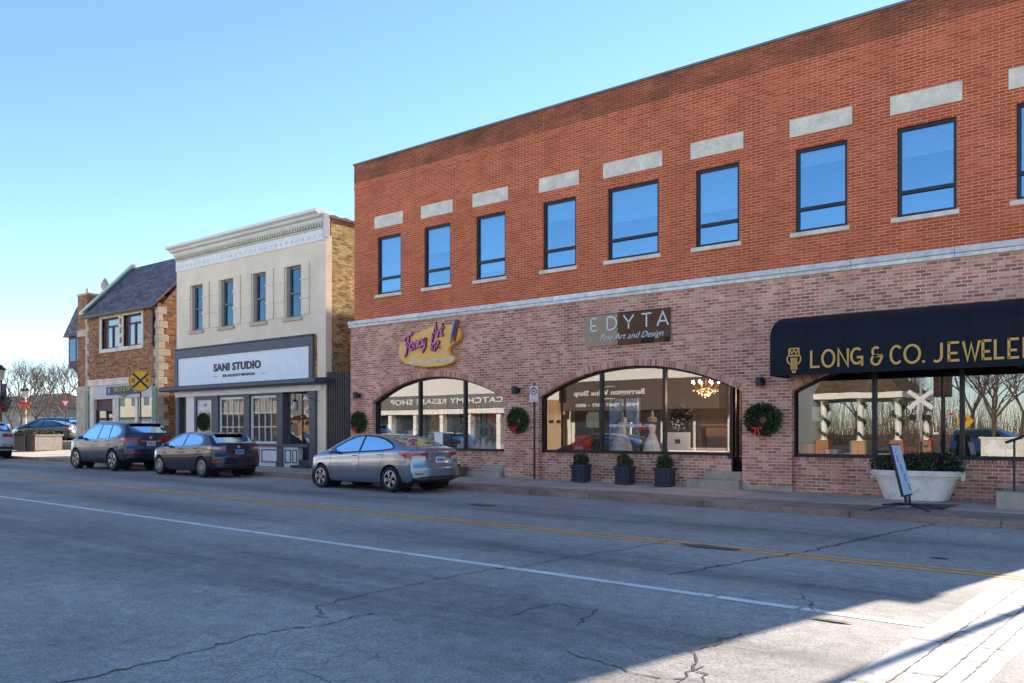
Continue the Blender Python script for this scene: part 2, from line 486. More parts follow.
m_asph = road_mat()
m_white = paint_mat('white road paint', (0.80,0.76,0.70), (0.30,0.27,0.24), 0.36)
m_bar = paint_mat('white stop bar paint', (0.52,0.475,0.43), (0.33,0.27,0.24), 0.41, 3.0)
m_yellow = paint_mat('yellow road paint', (0.95,0.41,0.03), (0.30,0.27,0.24), 0.37)
m_crack = flat('crack filler', (0.035,0.032,0.03), 0.7, var=0.3)
m_patch = flat('brown asphalt patch', (0.15,0.105,0.08), 0.8, var=0.35, sc=6)
m_pave = paver_mat()
m_kerb = flat('kerb concrete', (0.27,0.18,0.13), 0.85, var=0.45, sc=1.3, fine=30, bmp=0.4)
m_conc = flat('grey concrete', (0.46,0.35,0.265), 0.85, var=0.2, sc=2.5, fine=45, bmp=0.3)
m_soil = flat('open ground', (0.13,0.115,0.08), 0.95, var=0.35, sc=0.3, fine=8)
m_lawn = flat('winter lawn', (0.10,0.11,0.045), 0.95, var=0.4, sc=0.6, fine=30, bmp=0.6)

m_red = brick('red face brick', [(0,(0.48,0.080,0.026)),(0.35,(0.57,0.098,0.034)),(0.7,(0.63,0.115,0.042)),(1,(0.68,0.15,0.062))], (0.78,0.33,0.18), 0.268, 0.0735, 0.010, 0.17, extra=parapet_stain)
m_mix = brick('mixed old brick', [(0,(0.30,0.13,0.088)),(0.12,(0.44,0.165,0.105)),(0.4,(0.58,0.21,0.125)),(0.6,(0.64,0.255,0.16)),(0.8,(0.72,0.33,0.21)),(1,(0.76,0.41,0.28))], (0.80,0.52,0.38), 0.246, 0.083, 0.012, 0.3)
m_vous = island('rowlock brick', [(0,(0.38,0.15,0.10)),(0.5,(0.58,0.25,0.16)),(1,(0.74,0.40,0.27))])
m_common = brick('yellow common brick', [(0,(0.20,0.11,0.04)),(0.25,(0.42,0.27,0.10)),(0.6,(0.60,0.41,0.16)),(1,(0.70,0.53,0.24))], (0.40,0.29,0.15), 0.24, 0.085, 0.012, 0.35, stain_sc=1.2)
m_brown = brick('brown rustic brick', [(0,(0.16,0.06,0.025)),(0.3,(0.31,0.115,0.045)),(0.65,(0.44,0.165,0.062)),(1,(0.55,0.24,0.095))], (0.36,0.24,0.15), 0.26, 0.10, 0.012, 0.25)
m_slate = brick('purple slate', [(0,(0.085,0.065,0.07)),(0.35,(0.15,0.095,0.105)),(0.65,(0.20,0.135,0.15)),(0.85,(0.16,0.16,0.19)),(1,(0.27,0.14,0.13))], (0.035,0.03,0.035), 0.42, 0.17, 0.012, 0.3, rough=0.55)
m_stone = flat('limestone', (0.82,0.68,0.53), 0.85, var=0.2, sc=2.2, fine=25, bmp=0.3)
m_stonew = flat('warm rustic stone', (0.58,0.46,0.33), 0.85, var=0.25, sc=2.5, fine=20, bmp=0.4)
m_band = flat('weathered white stone band', (0.60,0.58,0.56), 0.75, var=0.3, sc=1.3, fine=18, bmp=0.3)
m_stucco = flat('cream stucco', (0.91,0.71,0.51), 0.9, var=0.09, sc=0.8, fine=60, bmp=0.25)
m_trimw = flat('white painted trim', (0.86,0.80,0.73), 0.55, var=0.08, sc=1.5, fine=25, bmp=0.1)
m_navy = flat('slate blue paint', (0.085,0.082,0.098), 0.5, var=0.15, sc=2)
m_bronze = flat('dark bronze frame', (0.022,0.018,0.019), 0.4, metal=0.3, var=0.15)
m_black = flat('black metal', (0.014,0.014,0.016), 0.45, var=0.2)
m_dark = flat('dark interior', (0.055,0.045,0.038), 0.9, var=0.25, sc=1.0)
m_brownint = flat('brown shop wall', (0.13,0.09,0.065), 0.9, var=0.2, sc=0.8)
m_whiteint = flat('white shop wall', (0.55,0.53,0.50), 0.8, var=0.08, sc=0.8)
m_woodfl = flat('wood display floor', (0.42,0.22,0.10), 0.5, var=0.25, sc=3)
m_maroon = flat('maroon painted wood', (0.10,0.035,0.04), 0.6, var=0.2)
m_green = flat('green glazed tile', (0.035,0.14,0.09), 0.3, var=0.35, sc=5)
m_copper = flat('green copper', (0.08,0.21,0.17), 0.6, var=0.3, sc=3)
m_roofdk = flat('roof felt', (0.09,0.085,0.08), 0.9, var=0.2)
m_tilecop = flat('clay coping tile', (0.15,0.075,0.06), 0.7, var=0.3, sc=3)
m_slat = flat('dark brown slats', (0.055,0.038,0.034), 0.6, var=0.25, sc=4)

g_up = glass('sky tinted window glass', (0.62,0.80,0.92), 0.8, 0.30, 0.06, rc=(0.44,0.76,1.0))
g_up2 = dark_glass('window glass with drawn blind', (0.30,0.36,0.44), 0.30, 0.6, (0.55,0.80,1.0), 0.03)
g_shop = glass('shop window glass', (0.93,0.95,0.94), 2.0, 0.10, 0.03)
g_sani = glass('small pane glass', (0.85,0.87,0.86), 1.3, 0.05, 0.04)
g_old = dark_glass('old sash glass', (0.02,0.035,0.05), 0.10, 0.7, (0.55,0.8,1.0), 0.06)
g_plain = dark_glass('office glass', (0.03,0.035,0.04), 0.12, 1.0)

# ------------------------------------------------------------------ ground
def gz(x):
    return 0.010 * max(-40.0, min(48.0, -x))

def sheet(name, x0, x1, y0, y1, off, mat, kind='structure', step=None):
    xs = [x0] + [b for b in (-48.0, 40.0) if x0 < b < x1] + [x1]
    xs = sorted(xs); mb = MB()
    vs = []; fs = []
    for x in xs: vs += [(x,y0,gz(x)+off),(x,y1,gz(x)+off)]
    for i in range(len(xs)-1): fs.append((2*i,2*i+2,2*i+3,2*i+1))
    mb.add(vs, fs)
    o = mb.build(name, mat)
    if kind: tag(o, kind=kind)
    return o

def slab(name, poly, off, depth, mat):
    """raised pavement with an edge, following the slope of the street"""
    mb = MB(); n = len(poly)
    vs = [(x,y,gz(x)+off) for x,y in poly] + [(x,y,gz(x)+off-depth) for x,y in poly]
    fs = [tuple(range(n))] + [(i, i+n, (i+1)%n+n, (i+1)%n) for i in range(n)]
    mb.add(vs, fs)
    o = mb.build(name, mat)
    bm = bmesh.new(); bm.from_mesh(o.data); bmesh.ops.triangulate(bm, faces=[f for f in bm.faces if len(f.verts)>4]); bm.to_mesh(o.data); bm.free()
    return tag(o, kind='structure')

def arc(cx, cy, r, a0, a1, n=8):
    return [(cx+r*math.cos(math.radians(a0+(a1-a0)*i/n)), cy+r*math.sin(math.radians(a0+(a1-a0)*i/n))) for i in range(n+1)]

sheet('ground', -900, 900, -900, 900, -0.16, m_soil)
sheet('road', -420, 300, 1.9, 17.32, 0.0, m_asph)
sheet('cross_street', 2.2, 13.5, -200, 1.9, 0.0, m_asph)
sheet('cross_street', 2.2, 13.5, 17.32, 300, 0.0, m_asph)
# far pavement (brick building side), wraps the corner on the right
nw = [(-96,17.47)] + arc(-0.8,20.47,3.0,-90,0) + [(2.2-0.15,300-0.2),(-48.2,300-0.2),(-48.2,40),(-96,40)]
slab('sidewalk', nw, 0.125, 0.3, m_pave)
def kerb(name, path, w=0.15, top=0.128):
    """path: outer edge; kerb lies to the left of the walking direction"""
    mb = MB(); vs=[]; fs=[]
    P=[Vector(p) for p in path]; n=len(P)
    for i,p in enumerate(P):
        a=P[max(0,i-1)]; b=P[min(n-1,i+1)]; t=(b-a).normalized(); q=p+Vector((-t.y,t.x))*w
        z=gz(p.x); zq=gz(q.x)
        bev=p+Vector((-t.y,t.x))*0.02
        vs += [(p.x,p.y,z-0.15),(p.x,p.y,z+top-0.02),(bev.x,bev.y,z+top),(q.x,q.y,zq+top)]
    for i in range(n-1):
        for k in range(3): fs.append((4*i+k,4*i+4+k,4*i+5+k,4*i+1+k))
    mb.add(vs,fs)
    return tag(mb.build(name, m_kerb), kind='structure')
kerb('kerb', [(-96,17.32),(-48,17.32),(-30,17.32),(-15,17.32)] + arc(-0.8,20.32,3.0,-90,0) + [(2.2,300)])
# near pavement under the camera
slab('sidewalk', [(-420,-3.2),(-0.8,-3.2),(2.0,-3.2)] + arc(-0.9,-1.2,2.95,0,90) + [(-420,1.75)], 0.125, 0.3, m_pave)
kerb('kerb', [(2.2,-200),(2.2,-1.2)] + arc(-0.8,-1.1,3.0,0,90) + [(-48,1.9),(-420,1.9)])
sheet('lawn', -22.0, 2.0, -60, -3.25, 0.10, m_lawn)
slab('parking_lot', [(-140,25.9),(-64.0,25.9),(-57.0,33.5),(-52,45),(-52,75),(-140,75)], 0.64, 0.6, m_asph)

mb=MB(); x=-46.0; r=random.Random(5)
while x<-1.5:
    w=r.uniform(.008,.02); z=gz(x); mb.box(x,x+w,17.312,17.48,z-.05,z+.1305); x+=r.uniform(1.4,3.2)
tag(mb.build('kerb_joint', m_crack),kind='structure')
mb=MB()
for i in range(150):
    x=r.uniform(-30,-1.5); y=r.choice((r.uniform(17.18,17.31),r.uniform(21.3,21.6),r.uniform(17.5,21.5))); z=gz(x)+(.003 if y<17.3 else .129); a=r.uniform(0,6.28); s=r.uniform(.02,.06)
    mb.add([(x+s*math.cos(a+k*2.1),y+s*.6*math.sin(a+k*2.1),z+r.uniform(.001,.02)) for k in range(3)],[(0,1,2)])
tag(mb.build('fallen_leaves', flat('dry fallen leaves',(0.16,0.09,0.04),.8,var=.3)),'scattered dry fallen leaves along the kerb and shop walls','leaves',kind='stuff')
# road markings
def marking(name, segs, mat, off=0.004):
    mb = MB()
    for x0,x1,y0,y1 in segs:
        xs=[x0]+[b for b in (-48.0,) if x0<b<x1]+[x1]
        for a,b in zip(xs,xs[1:]):
            mb.quad((a,y0,gz(a)+off),(b,y0,gz(b)+off),(b,y1,gz(b)+off),(a,y1,gz(a)+off))
    return tag(mb.build(name, mat), kind='structure')
marking('lane_line', [(-3.15,-2.04,8.08,8.22),(-4.02,-3.2,8.08,8.22),(-60,-4.06,8.08,8.22)], m_white)
marking('centre_line', [(-300,-1.1,11.42,11.53),(-300,-1.1,11.66,11.77)], m_yellow)
marking('stop_bar', [(-2.03,-1.27,2.05,11.3)], m_bar)
# joints in the stop bar, cracks across the road
def crack(mb, pts, w, seed, jit=0.045, off=0.006, step=0.085):
    r = random.Random(seed)
    out=[]
    for (x0,y0),(x1,y1) in zip(pts,pts[1:]):
        L=math.hypot(x1-x0,y1-y0); n=max(1,int(L/step))
        for i in range(n):
            t=i/n; out.append((x0+(x1-x0)*t+r.uniform(-jit,jit), y0+(y1-y0)*t+r.uniform(-jit,jit)))
    out.append(pts[-1])
    for i in range(len(out)-1):
        (x0,y0),(x1,y1)=out[i],out[i+1]
        L=math.hypot(x1-x0,y1-y0) or 1; nx,ny=-(y1-y0)/L,(x1-x0)/L
        a=w*r.uniform(0.15,1.0)*.30; b=w*r.uniform(0.15,1.0)*.30
        mb.quad((x0-nx*a,y0-ny*a,gz(x0)+off),(x1-nx*b,y1-ny*b,gz(x1)+off),(x1+nx*b,y1+ny*b,gz(x1)+off),(x0+nx*a,y0+ny*a,gz(x0)+off))
mb = MB()
for i,(pts,w) in enumerate([
    ([(-5.9,2.0),(-5.96,3.26),(-6.1,4.14),(-6.0,4.84),(-6.03,5.34)],0.045),
    ([(-10.5,2.2),(-10.55,3.88),(-10.92,4.72),(-11.09,5.66)],0.03),
    ([(-6.2,4.9),(-6.65,5.2),(-6.80,6.26),(-6.87,7.90)],0.035),
    ([(-6.87,7.9),(-6.73,8.24),(-6.71,9.28),(-6.59,10.71),(-6.6,12.3)],0.04),
    ([(-4.2,17.3),(-4.43,14.22),(-4.57,12.01),(-4.80,10.84),(-5.06,9.01)],0.07),
    ([(-3.16,6.8),(-3.17,6.04),(-2.95,5.66),(-2.73,5.34),(-2.94,5.25),(-3.31,5.26),(-3.9,5.4)],0.04),
    ([(-2.94,5.66),(-2.8,5.0),(-2.75,4.2),(-2.7,2.2)],0.03),
    ([(-5.03,6.08),(-5.03,6.79),(-4.56,6.79),(-4.34,6.15)],0.03),
    ([(-13.9,2.1),(-14.2,6.5),(-14.0,8.0)],0.025),([(-20,3),(-20.3,8)],0.03),([(-26,4),(-26.4,12)],0.04),
    ([(-5.4,6.9),(-7.5,7.1),(-9.4,6.7),(-12,6.9)],0.018),([(-3.4,8.8),(-3.2,8.5),(-3.0,8.1)],0.03)]):
    crack(mb, pts, w, i)
tag(mb.build('road_crack', m_crack), kind='structure')
mb = MB()
for xj in (-1.79,-1.55,-1.41):
    crack(mb, [(xj,2.1),(xj+0.01,11.28)], 0.030, int(-xj*100), 0.008, 0.0085)
for k,yj in enumerate((2.6,3.1,3.75,4.4,5.0,5.5,6.05,6.5,7.1,7.6,8.1,8.5,9.1,9.7,10.4)):
    crack(mb, [(-2.02+.24*(k%3),yj),(-1.28-.13*((k*2)%3),yj+0.05)], 0.04, 50+k, 0.014, 0.0095, 0.06)
tag(mb.build('road_crack', m_crack), kind='structure')
mb = MB()
for cx,cy,rx,ry in ((-5.8,11.5,0.5,0.16),(-3.0,12.6,0.14,0.06),(-12.6,14.3,0.4,0.22),(-2.75,7.8,0.2,0.05)):
    r=random.Random(int(cx*-10)); n=14
    pts=[(cx+rx*math.cos(2*math.pi*k/n)*r.uniform(.75,1.1), cy+ry*math.sin(2*math.pi*k/n)*r.uniform(.75,1.1)) for k in range(n)]
    mb.add([(x,y,gz(x)+0.012) for x,y in pts],[tuple(range(n))])
tag(mb.build('road_patch', m_patch), kind='structure')

# ------------------------------------------------------------------ red brick corner building
FY = 21.65
BL = (-13.2, FY, 0.25)
bld = thing('brick_building', 'long two storey red brick corner building with three arched shop windows and white stone band', 'building', BL)
UPW = [(-24.21,-22.98),(-21.79,-20.54),(-19.36,-18.10),(-16.57,-15.32),(-14.18,-12.47),(-11.32,-10.05),(-8.53,-7.24),(-6.09,-4.81),(-3.62,-2.36)]
XL, XR = -25.5, -0.85
def rect_wall(mb, x0, x1, z0, z1, y0, y1, holes, m=0):
    xs = sorted(set([x0,x1]+[h[0] for h in holes]+[h[1] for h in holes]))
    for a,b in zip(xs,xs[1:]):
        hs = sorted([(h[2],h[3]) for h in holes if h[0]<=a+1e-6 and h[1]>=b-1e-6])
        z=z0
        for p,q in hs:
            if p>z+1e-6: mb.box(a,b,y0,y1,z,p,m)
            z=q
        if z<z1-1e-6: mb.box(a,b,y0,y1,z,z1,m)
wz0, wz1 = 6.76, 8.86
mb = MB(); rect_wall(mb, XL, XR, 5.86, 10.82, FY, FY+0.3, [(a,b,wz0,wz1) for a,b in UPW])
mb.box(XL, XR, FY-0.015, FY+0.3, 10.82, 11.74)
mb.box(XL, XL+0.3, FY+0.3, FY+19, 0.0, 11.74); mb.box(XR-0.3, XR, FY+0.3, FY+19, 5.86, 11.74); mb.box(XL+0.3, XR-0.3, FY+18.7, FY+19, 0.0, 11.74)
mb.build('upper_wall', m_red, bld, BL)
mb = MB(); mb.box(XL-0.02, XR+0.02, FY-0.06, FY+0.33, 11.74, 11.80); mb.box(XL-0.02,XL+0.33,FY+0.33,FY+19,11.74,11.80); mb.box(XR-0.33,XR+0.02,FY+0.33,FY+19,11.74,11.80)
mb.build('parapet_coping', flat('grey metal coping',(0.20,0.17,0.15),0.5,0.3), bld, BL)
mb = MB(); mb.box(XL+0.3, XR-0.3, FY+0.3, FY+18.7, 11.0, 11.2); mb.build('roof', m_roofdk, bld, BL)
# stone band in lengths
mb = MB(); x=-25.78; r=random.Random(3)
while x < -0.55:
    x2=min(-0.52, x+r.uniform(1.6,2.3)); mb.box(x, x2-0.008, FY-0.10, FY+0.2, 5.76, 5.90); mb.box(x, x2-0.008, FY-0.06, FY+0.2, 5.66, 5.757); x=x2
mb.build('stone_band', island('stone band', [(0,(0.66,0.60,0.55)),(0.5,(0.80,0.74,0.69)),(1,(0.88,0.82,0.77))],0.75,0.3,6), bld, BL, bevel=0.012)
# upper windows
m_upint=flat('dim office wall',(0.16,0.15,0.14),.9,var=.3,sc=1.2); m_blind=flat('pale window blind',(0.55,0.54,0.52),.8,var=.06)
for i,(a,b) in enumerate(UPW):
    mb=MB(); w=0.075; y0,y1=FY+0.06,FY+0.14
    mb.box(a,a+w,y0,y1,wz0,wz1); mb.box(b-w,b,y0,y1,wz0,wz1); mb.box(a+w,b-w,y0,y1,wz1-w,wz1); mb.box(a+w,b-w,y0,y1,wz0,wz0+w)
    mb.box(a+w,b-w,y0-0.012,y1,7.30,7.385)
    wf=mb.build('window', m_bronze, bld, BL)
    for z0,z1 in ((wz0+w,7.30),(7.385,wz1-w)):
        p=MB(); p.quad((a+w,FY+.105,z0),(b-w,FY+.105,z0),(b-w,FY+.105,z1),(a+w,FY+.105,z1)); p.build('pane', g_up, wf, BL)
    rb=random.Random(30+i); zb=(6.95,8.0,7.05,8.3,7.9,7.75,8.45,8.2,7.4)[i]
    p=MB(); p.quad((a,FY+1.6,wz0),(b,FY+1.6,wz0),(b,FY+1.6,wz1),(a,FY+1.6,wz1)); p.quad((a-.01,FY+.3,wz0),(a-.01,FY+1.6,wz0),(a-.01,FY+1.6,wz1),(a-.01,FY+.3,wz1)); p.quad((b+.01,FY+.3,wz0),(b+.01,FY+1.6,wz0),(b+.01,FY+1.6,wz1),(b+.01,FY+.3,wz1)); p.quad((a,FY+.3,wz1),(b,FY+.3,wz1),(b,FY+1.6,wz1),(a,FY+1.6,wz1)); p.quad((a,FY+.3,wz0),(b,FY+.3,wz0),(b,FY+1.6,wz0),(a,FY+1.6,wz0))
    if i in (3,5): p.box(b-.65,b-.25,FY+.9,FY+1.2,wz0,7.6)
    p.build('room', m_upint, wf, BL)
    p=MB(); z=wz1-.03
    while z>zb:
        p.quad((a+.03,FY+.20,z-.04),(b-.03,FY+.20,z-.04),(b-.03,FY+.215,z),(a+.03,FY+.215,z)); z-=.043
    p.build('blind', m_blind, wf, BL)
    s=MB(); s.box(a-0.13,b+0.06,FY-0.05,FY+0.1,6.645,6.757); s.build('sill', m_stone, wf, BL, bevel=0.01)
    l=MB(); l.box(a-0.15,b+0.12,FY-0.022,FY+0.1,9.19,9.635); l.build('lintel', m_stone, wf, BL, bevel=0.008)
# lower wall with arched openings
ARCH=[(-24.5,-18.15,2.82,0.83),(-16.74,-9.97,2.80,0.84),(-8.63,-1.9,2.76,0.84)]
def az(A,x):
    xl,xr,zs,r=A; c=(xr-xl)/2; xc=(xl+xr)/2; R=(c*c+r*r)/(2*r)
    return zs+math.sqrt(max(0,R*R-(x-xc)**2))-(R-r)
LX0,LX1=-25.72,-0.6
mb=MB(); x=LX0
for A in ARCH:
    mb.box(x,A[0],FY,FY+0.35,0.0,5.66)
    n=48
    for k in range(n):
        xa=A[0]+(A[1]-A[0])*k/n; xb=A[0]+(A[1]-A[0])*(k+1)/n; za,zb=az(A,xa),az(A,xb)
        mb.add([(xa,FY,za),(xb,FY,zb),(xb,FY,5.66),(xa,FY,5.66),(xa,FY+.35,za),(xb,FY+.35,zb)],[(0,1,2,3),(0,4,5,1)])
    x=A[1]
mb.box(x,LX1,FY,FY+0.35,0.0,5.66)
mb.box(LX1-0.35,LX1,FY+0.35,FY+19,0.0,5.86)
for A in ARCH:   # brick below the shop windows, set back
    xr = -10.34 if A is ARCH[1] else A[1]
    mb.box(A[0],xr,FY+0.14,FY+0.34,0.0,1.0)
mb.build('lower_wall', m_mix, bld, BL)
m_mort=flat('pale mortar',(0.78,0.52,0.38),.9,var=.15)
for A in ARCH:
    mb=MB(); mo=MB(); so=MB()
    xl,xr,zs,r=A; c=(xr-xl)/2; xc=(xl+xr)/2; R=(c*c+r*r)/(2*r); zc=zs+r-R
    a0=math.asin(c/R); n=int(2*a0*R/0.083)
    for k in range(n):
        t0=-a0+2*a0*(k+0.10)/n; t1=-a0+2*a0*(k+0.90)/n
        P=[(xc+rr*math.sin(t),zc+rr*math.cos(t)) for rr,t in ((R+0.004,t0),(R+0.004,t1),(R+0.19,t1),(R+0.19,t0))]
        mb.prism_y(P, FY-0.012, FY+0.10)
        t0=-a0+2*a0*k/n; t1=-a0+2*a0*(k+1)/n
        P=[(xc+rr*math.sin(t),zc+rr*math.cos(t)) for rr,t in ((R+0.002,t0),(R+0.002,t1),(R+0.20,t1),(R+0.20,t0))]
        mo.add([(x,FY-0.006,z) for x,z in P],[(0,1,2,3)])
    ar=mb.build('brick_arch', m_vous, bld, BL); mo.build('mortar', m_mort, ar, BL)
    for k in range(int((A[1]-A[0])/0.078)):
        xa=A[0]+k*0.078
        if A is ARCH[1] and xa>-10.45: continue
        so.box(xa+0.007,xa+0.071,FY+0.125,FY+0.345,1.002,1.088)
    so.build('brick_sill', m_vous, bld, BL)
for a,b in ((LX0,-24.5),(-18.15,-16.74),(-9.97,-8.63),(-1.9,LX1)):
    mb=MB(); mb.box(a-0.015,b+0.015,FY-0.02,FY+0.3,0.0,0.335); mb.build('pier_base', m_conc, bld, BL, bevel=0.01)
# shop windows
def shop_window(A, mulls, xr=None, left=0.14, sill=1.09):
    xl=A[0]; xr=A[1] if xr is None else xr
    mb=MB(); y0,y1=FY+0.17,FY+0.27
    if left: mb.box(xl,xl+left,y0,y1,sill,az(A,xl+left))
    mb.box(xl+left,xr,y0,y1,sill,sill+0.09)
    bays=[xl+left]+mulls+[xr]
    for mx in mulls:
        mb.box(mx-0.045,mx+0.045,y0-0.02,y1,sill+0.09,az(A,mx)+0.02)
    n=40
    for k in range(n):
        xa=xl+left+(xr-xl-left)*k/n; xb=xl+left+(xr-xl-left)*(k+1)/n
        za,zb=az(A,xa),az(A,xb)
        mb.add([(xa,y0,za-.07),(xb,y0,zb-.07),(xb,y0,zb+.01),(xa,y0,za+.01),(xa,y1,za-.07),(xb,y1,zb-.07)],[(0,1,2,3),(0,4,5,1)])
    if xr==A[1]: mb.box(xr-0.05,xr,y0,y1,sill+.09,az(A,xr)-.07)
    fr=mb.build('shop_window', m_bronze, bld, BL)
    for a,b in zip(bays,bays[1:]):
        a2=a+0.03; b2=b-0.03
        top=[(a2+(b2-a2)*k/14, az(A,a2+(b2-a2)*k/14)-0.05) for k in range(15)]
        p=MB(); poly=[(a2,sill+0.08),(b2,sill+0.08)]+top[::-1]
        p.add([(x,FY+0.22,z) for x,z in poly],[tuple(range(len(poly)))])
        p.build('pane', g_shop, fr, BL)
    return fr
shop_window(ARCH[0], [-22.19,-20.03])
shop_window(ARCH[1], [-14.52,-12.39], xr=-10.31, left=0.13)
shop_window(ARCH[2], [-6.66,-4.74,-2.9], left=0.06)
# door beside the second shop window, in an angled recess
mb=MB(); mb.box(-10.40,-10.30,FY+0.15,FY+0.29,0.66,2.95); dfr=None
d0=Vector((-10.28,FY+0.30)); d1=Vector((-9.72,FY+0.95)); dd=(d1-d0).normalized(); dn=Vector((dd.y,-dd.x))
def slantbox(mb,s0,s1,z0,z1,t0,t1,m=0):
    q=[d0+dd*s0+dn*t0,d0+dd*s1+dn*t0,d0+dd*s1+dn*t1,d0+dd*s0+dn*t1]
    mb.prism_z([(v.x,v.y) for v in (q[3],q[2],q[1],q[0])][::-1],z0,z1,m)
Ld=(d1-d0).length
slantbox(mb,0,0.08,0.67,2.95,-.03,.03); slantbox(mb,Ld-.08,Ld,0.67,2.95,-.03,.03); slantbox(mb,0.08,Ld-.08,0.67,0.95,-.03,.03); slantbox(mb,0.08,Ld-.08,2.85,2.95,-.03,.03)
dr=mb.build('door', m_bronze, bld, BL)
p=MB(); slantbox(p,0.08,Ld-.08,0.95,2.85,-.006,.006); p.build('pane', g_shop, dr, BL)
p=MB(); h0=d0+dd*0.14+dn*0.09; p.tube([(h0.x,h0.y-0.04,1.75),(h0.x,h0.y-.1,1.77),(h0.x,h0.y-.1,2.05),(h0.x,h0.y-.04,2.07)],0.014,6); p.build('handle', m_black, dr, BL)
mb=MB(); mb.box(-10.3,-9.0,FY+0.36,FY+1.2,0.3,0.665); mb.box(-11.52,-9.99,FY-0.18,FY+0.135,0.1,0.45); mb.box(-11.06,-9.99,FY+0.0,FY+0.138,0.45,0.672); mb.box(-10.34,-9.99,FY+0.138,FY+0.36,0.1,0.668)
mb.build('concrete_step', m_conc, bld, BL, bevel=0.012)
mb=MB(); mb.box(-19.75,-18.17,FY-0.2,FY+0.135,0.1,0.44); mb.box(-19.0,-18.17,FY-0.02,FY+0.135,0.44,0.64)
mb.build('concrete_step', m_conc, bld, BL, bevel=0.012)
mb=MB(); mb.box(-3.72,-1.95,FY-1.6,FY-0.02,0.1,0.50); mb.box(-3.2,-1.95,FY-1.0,FY+0.13,0.5,0.68)
mb.build('concrete_step', m_conc, bld, BL, bevel=0.012)
# rooms behind the glass
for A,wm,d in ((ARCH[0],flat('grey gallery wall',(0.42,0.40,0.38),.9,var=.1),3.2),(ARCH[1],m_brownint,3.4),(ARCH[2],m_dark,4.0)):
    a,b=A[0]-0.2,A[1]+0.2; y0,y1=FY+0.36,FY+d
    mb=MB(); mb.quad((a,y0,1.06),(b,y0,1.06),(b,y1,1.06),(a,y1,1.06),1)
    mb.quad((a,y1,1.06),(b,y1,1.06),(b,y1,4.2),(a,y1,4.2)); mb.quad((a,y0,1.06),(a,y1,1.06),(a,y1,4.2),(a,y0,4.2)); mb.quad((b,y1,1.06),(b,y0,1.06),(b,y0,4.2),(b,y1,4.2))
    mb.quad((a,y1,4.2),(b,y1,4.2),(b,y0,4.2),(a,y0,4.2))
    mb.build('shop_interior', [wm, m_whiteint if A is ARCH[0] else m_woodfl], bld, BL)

# ------------------------------------------------------------------ cream two storey studio building
BL2=(-32.6,FY,0.3)
stu = thing('cream_building','cream stucco two storey studio building with white cornice and slate blue shopfront','building',BL2)
SX0,SX1=-38.15,-27.2
SW=[(-36.86,-35.89),(-34.49,-33.46),(-32.05,-31.08),(-29.74,-28.71)]
mb=MB(); rect_wall(mb,SX0,SX1,5.5,9.4,FY,FY+0.3,[(a,b,6.36,8.43) for a,b in SW])
mb.box(-27.72,SX1,FY,FY+0.3,0.1,5.5); mb.box(SX0,-37.9,FY,FY+0.3,0.1,5.5)
mb.box(SX1-0.3,SX1+0.003,FY+0.001,FY+0.16,0.1,9.4)
mb.build('stucco_wall',m_stucco,stu,BL2)
mb=MB(); mb.prism_x([(FY+0.3,0.1),(FY+22,0.1),(FY+22,9.0),(FY+12,9.0),(FY+12,9.45),(FY+6,9.45),(FY+6,9.85),(FY+2.2,9.85),(FY+2.2,10.12),(FY+0.3,10.12)],SX1-0.3,SX1-0.02)
mb.box(SX0,SX0+0.3,FY+0.3,FY+22,0.1,9.0)
mb.build('common_brick_wall',m_common,stu,BL2)
for (ya,yb,z) in ((FY+0.1,FY+2.25,10.12),(FY+2.2,FY+6.05,9.85),(FY+6,FY+12.05,9.45),(FY+12,FY+22,9.0)):
    y=ya; mb=MB()
    while y<yb-0.05:
        y2=min(yb,y+0.6); mb.prism_x([(y,z-0.02),(y2-0.02,z-0.02),(y2-0.02,z+0.07),((y+y2)/2,z+0.12),(y,z+0.07)],SX1-0.36,SX1+0.04); y=y2
    mb.build('coping_tile',m_tilecop,stu,BL2)
mb=MB(); mb.box(SX0+.3,SX1-.3,FY+0.3,FY+22,8.8,8.9); mb.build('roof',m_roofdk,stu,BL2)
for a,b in SW:
    mb=MB(); y0,y1=FY+0.12,FY+0.2; w=0.07
    mb.box(a,a+w+0.1,y0-0.05,y1,6.36,8.43); mb.box(b-w,b,y0,y1,6.36,8.43); mb.box(a+w+.1,b-w,y0,y1,8.33,8.43); mb.box(a+w+.1,b-w,y0,y1,6.36,6.45); mb.box(a+w+.1,b-w,y0-0.02,y1,7.32,7.39)
    fr=mb.build('window',flat('grey sash paint',(0.22,0.19,0.19),0.6),stu,BL2)
    p=MB(); p.box(a+w+.1,b-w,FY+0.16,FY+0.17,6.45,8.33); p.build('pane',g_old,fr,BL2)
    s=MB(); s.box(a-0.15,b+0.08,FY-0.09,FY+0.12,6.22,6.36); s.build('sill',flat('stucco sill',(0.60,0.45,0.33),0.9),fr,BL2,bevel=0.015)
    s=MB(); s.box(a-0.08,b+0.05,FY-0.05,FY-0.002,8.435,8.53); s.build('lintel',m_stucco,fr,BL2,bevel=0.01)
    for x0,x1 in ((a-0.56,a-0.06),(b+0.03,b+0.53)):
        s=MB(); s.box(x0,x1,FY-0.055,FY-0.002,6.40,8.50)
        for zz in (7.05,7.80): s.box(x0-0.03,x1+0.03,FY-0.085,FY-0.056,zz,zz+0.07)
        s.build('stucco_shutter',m_stucco,stu,BL2,bevel=0.012)
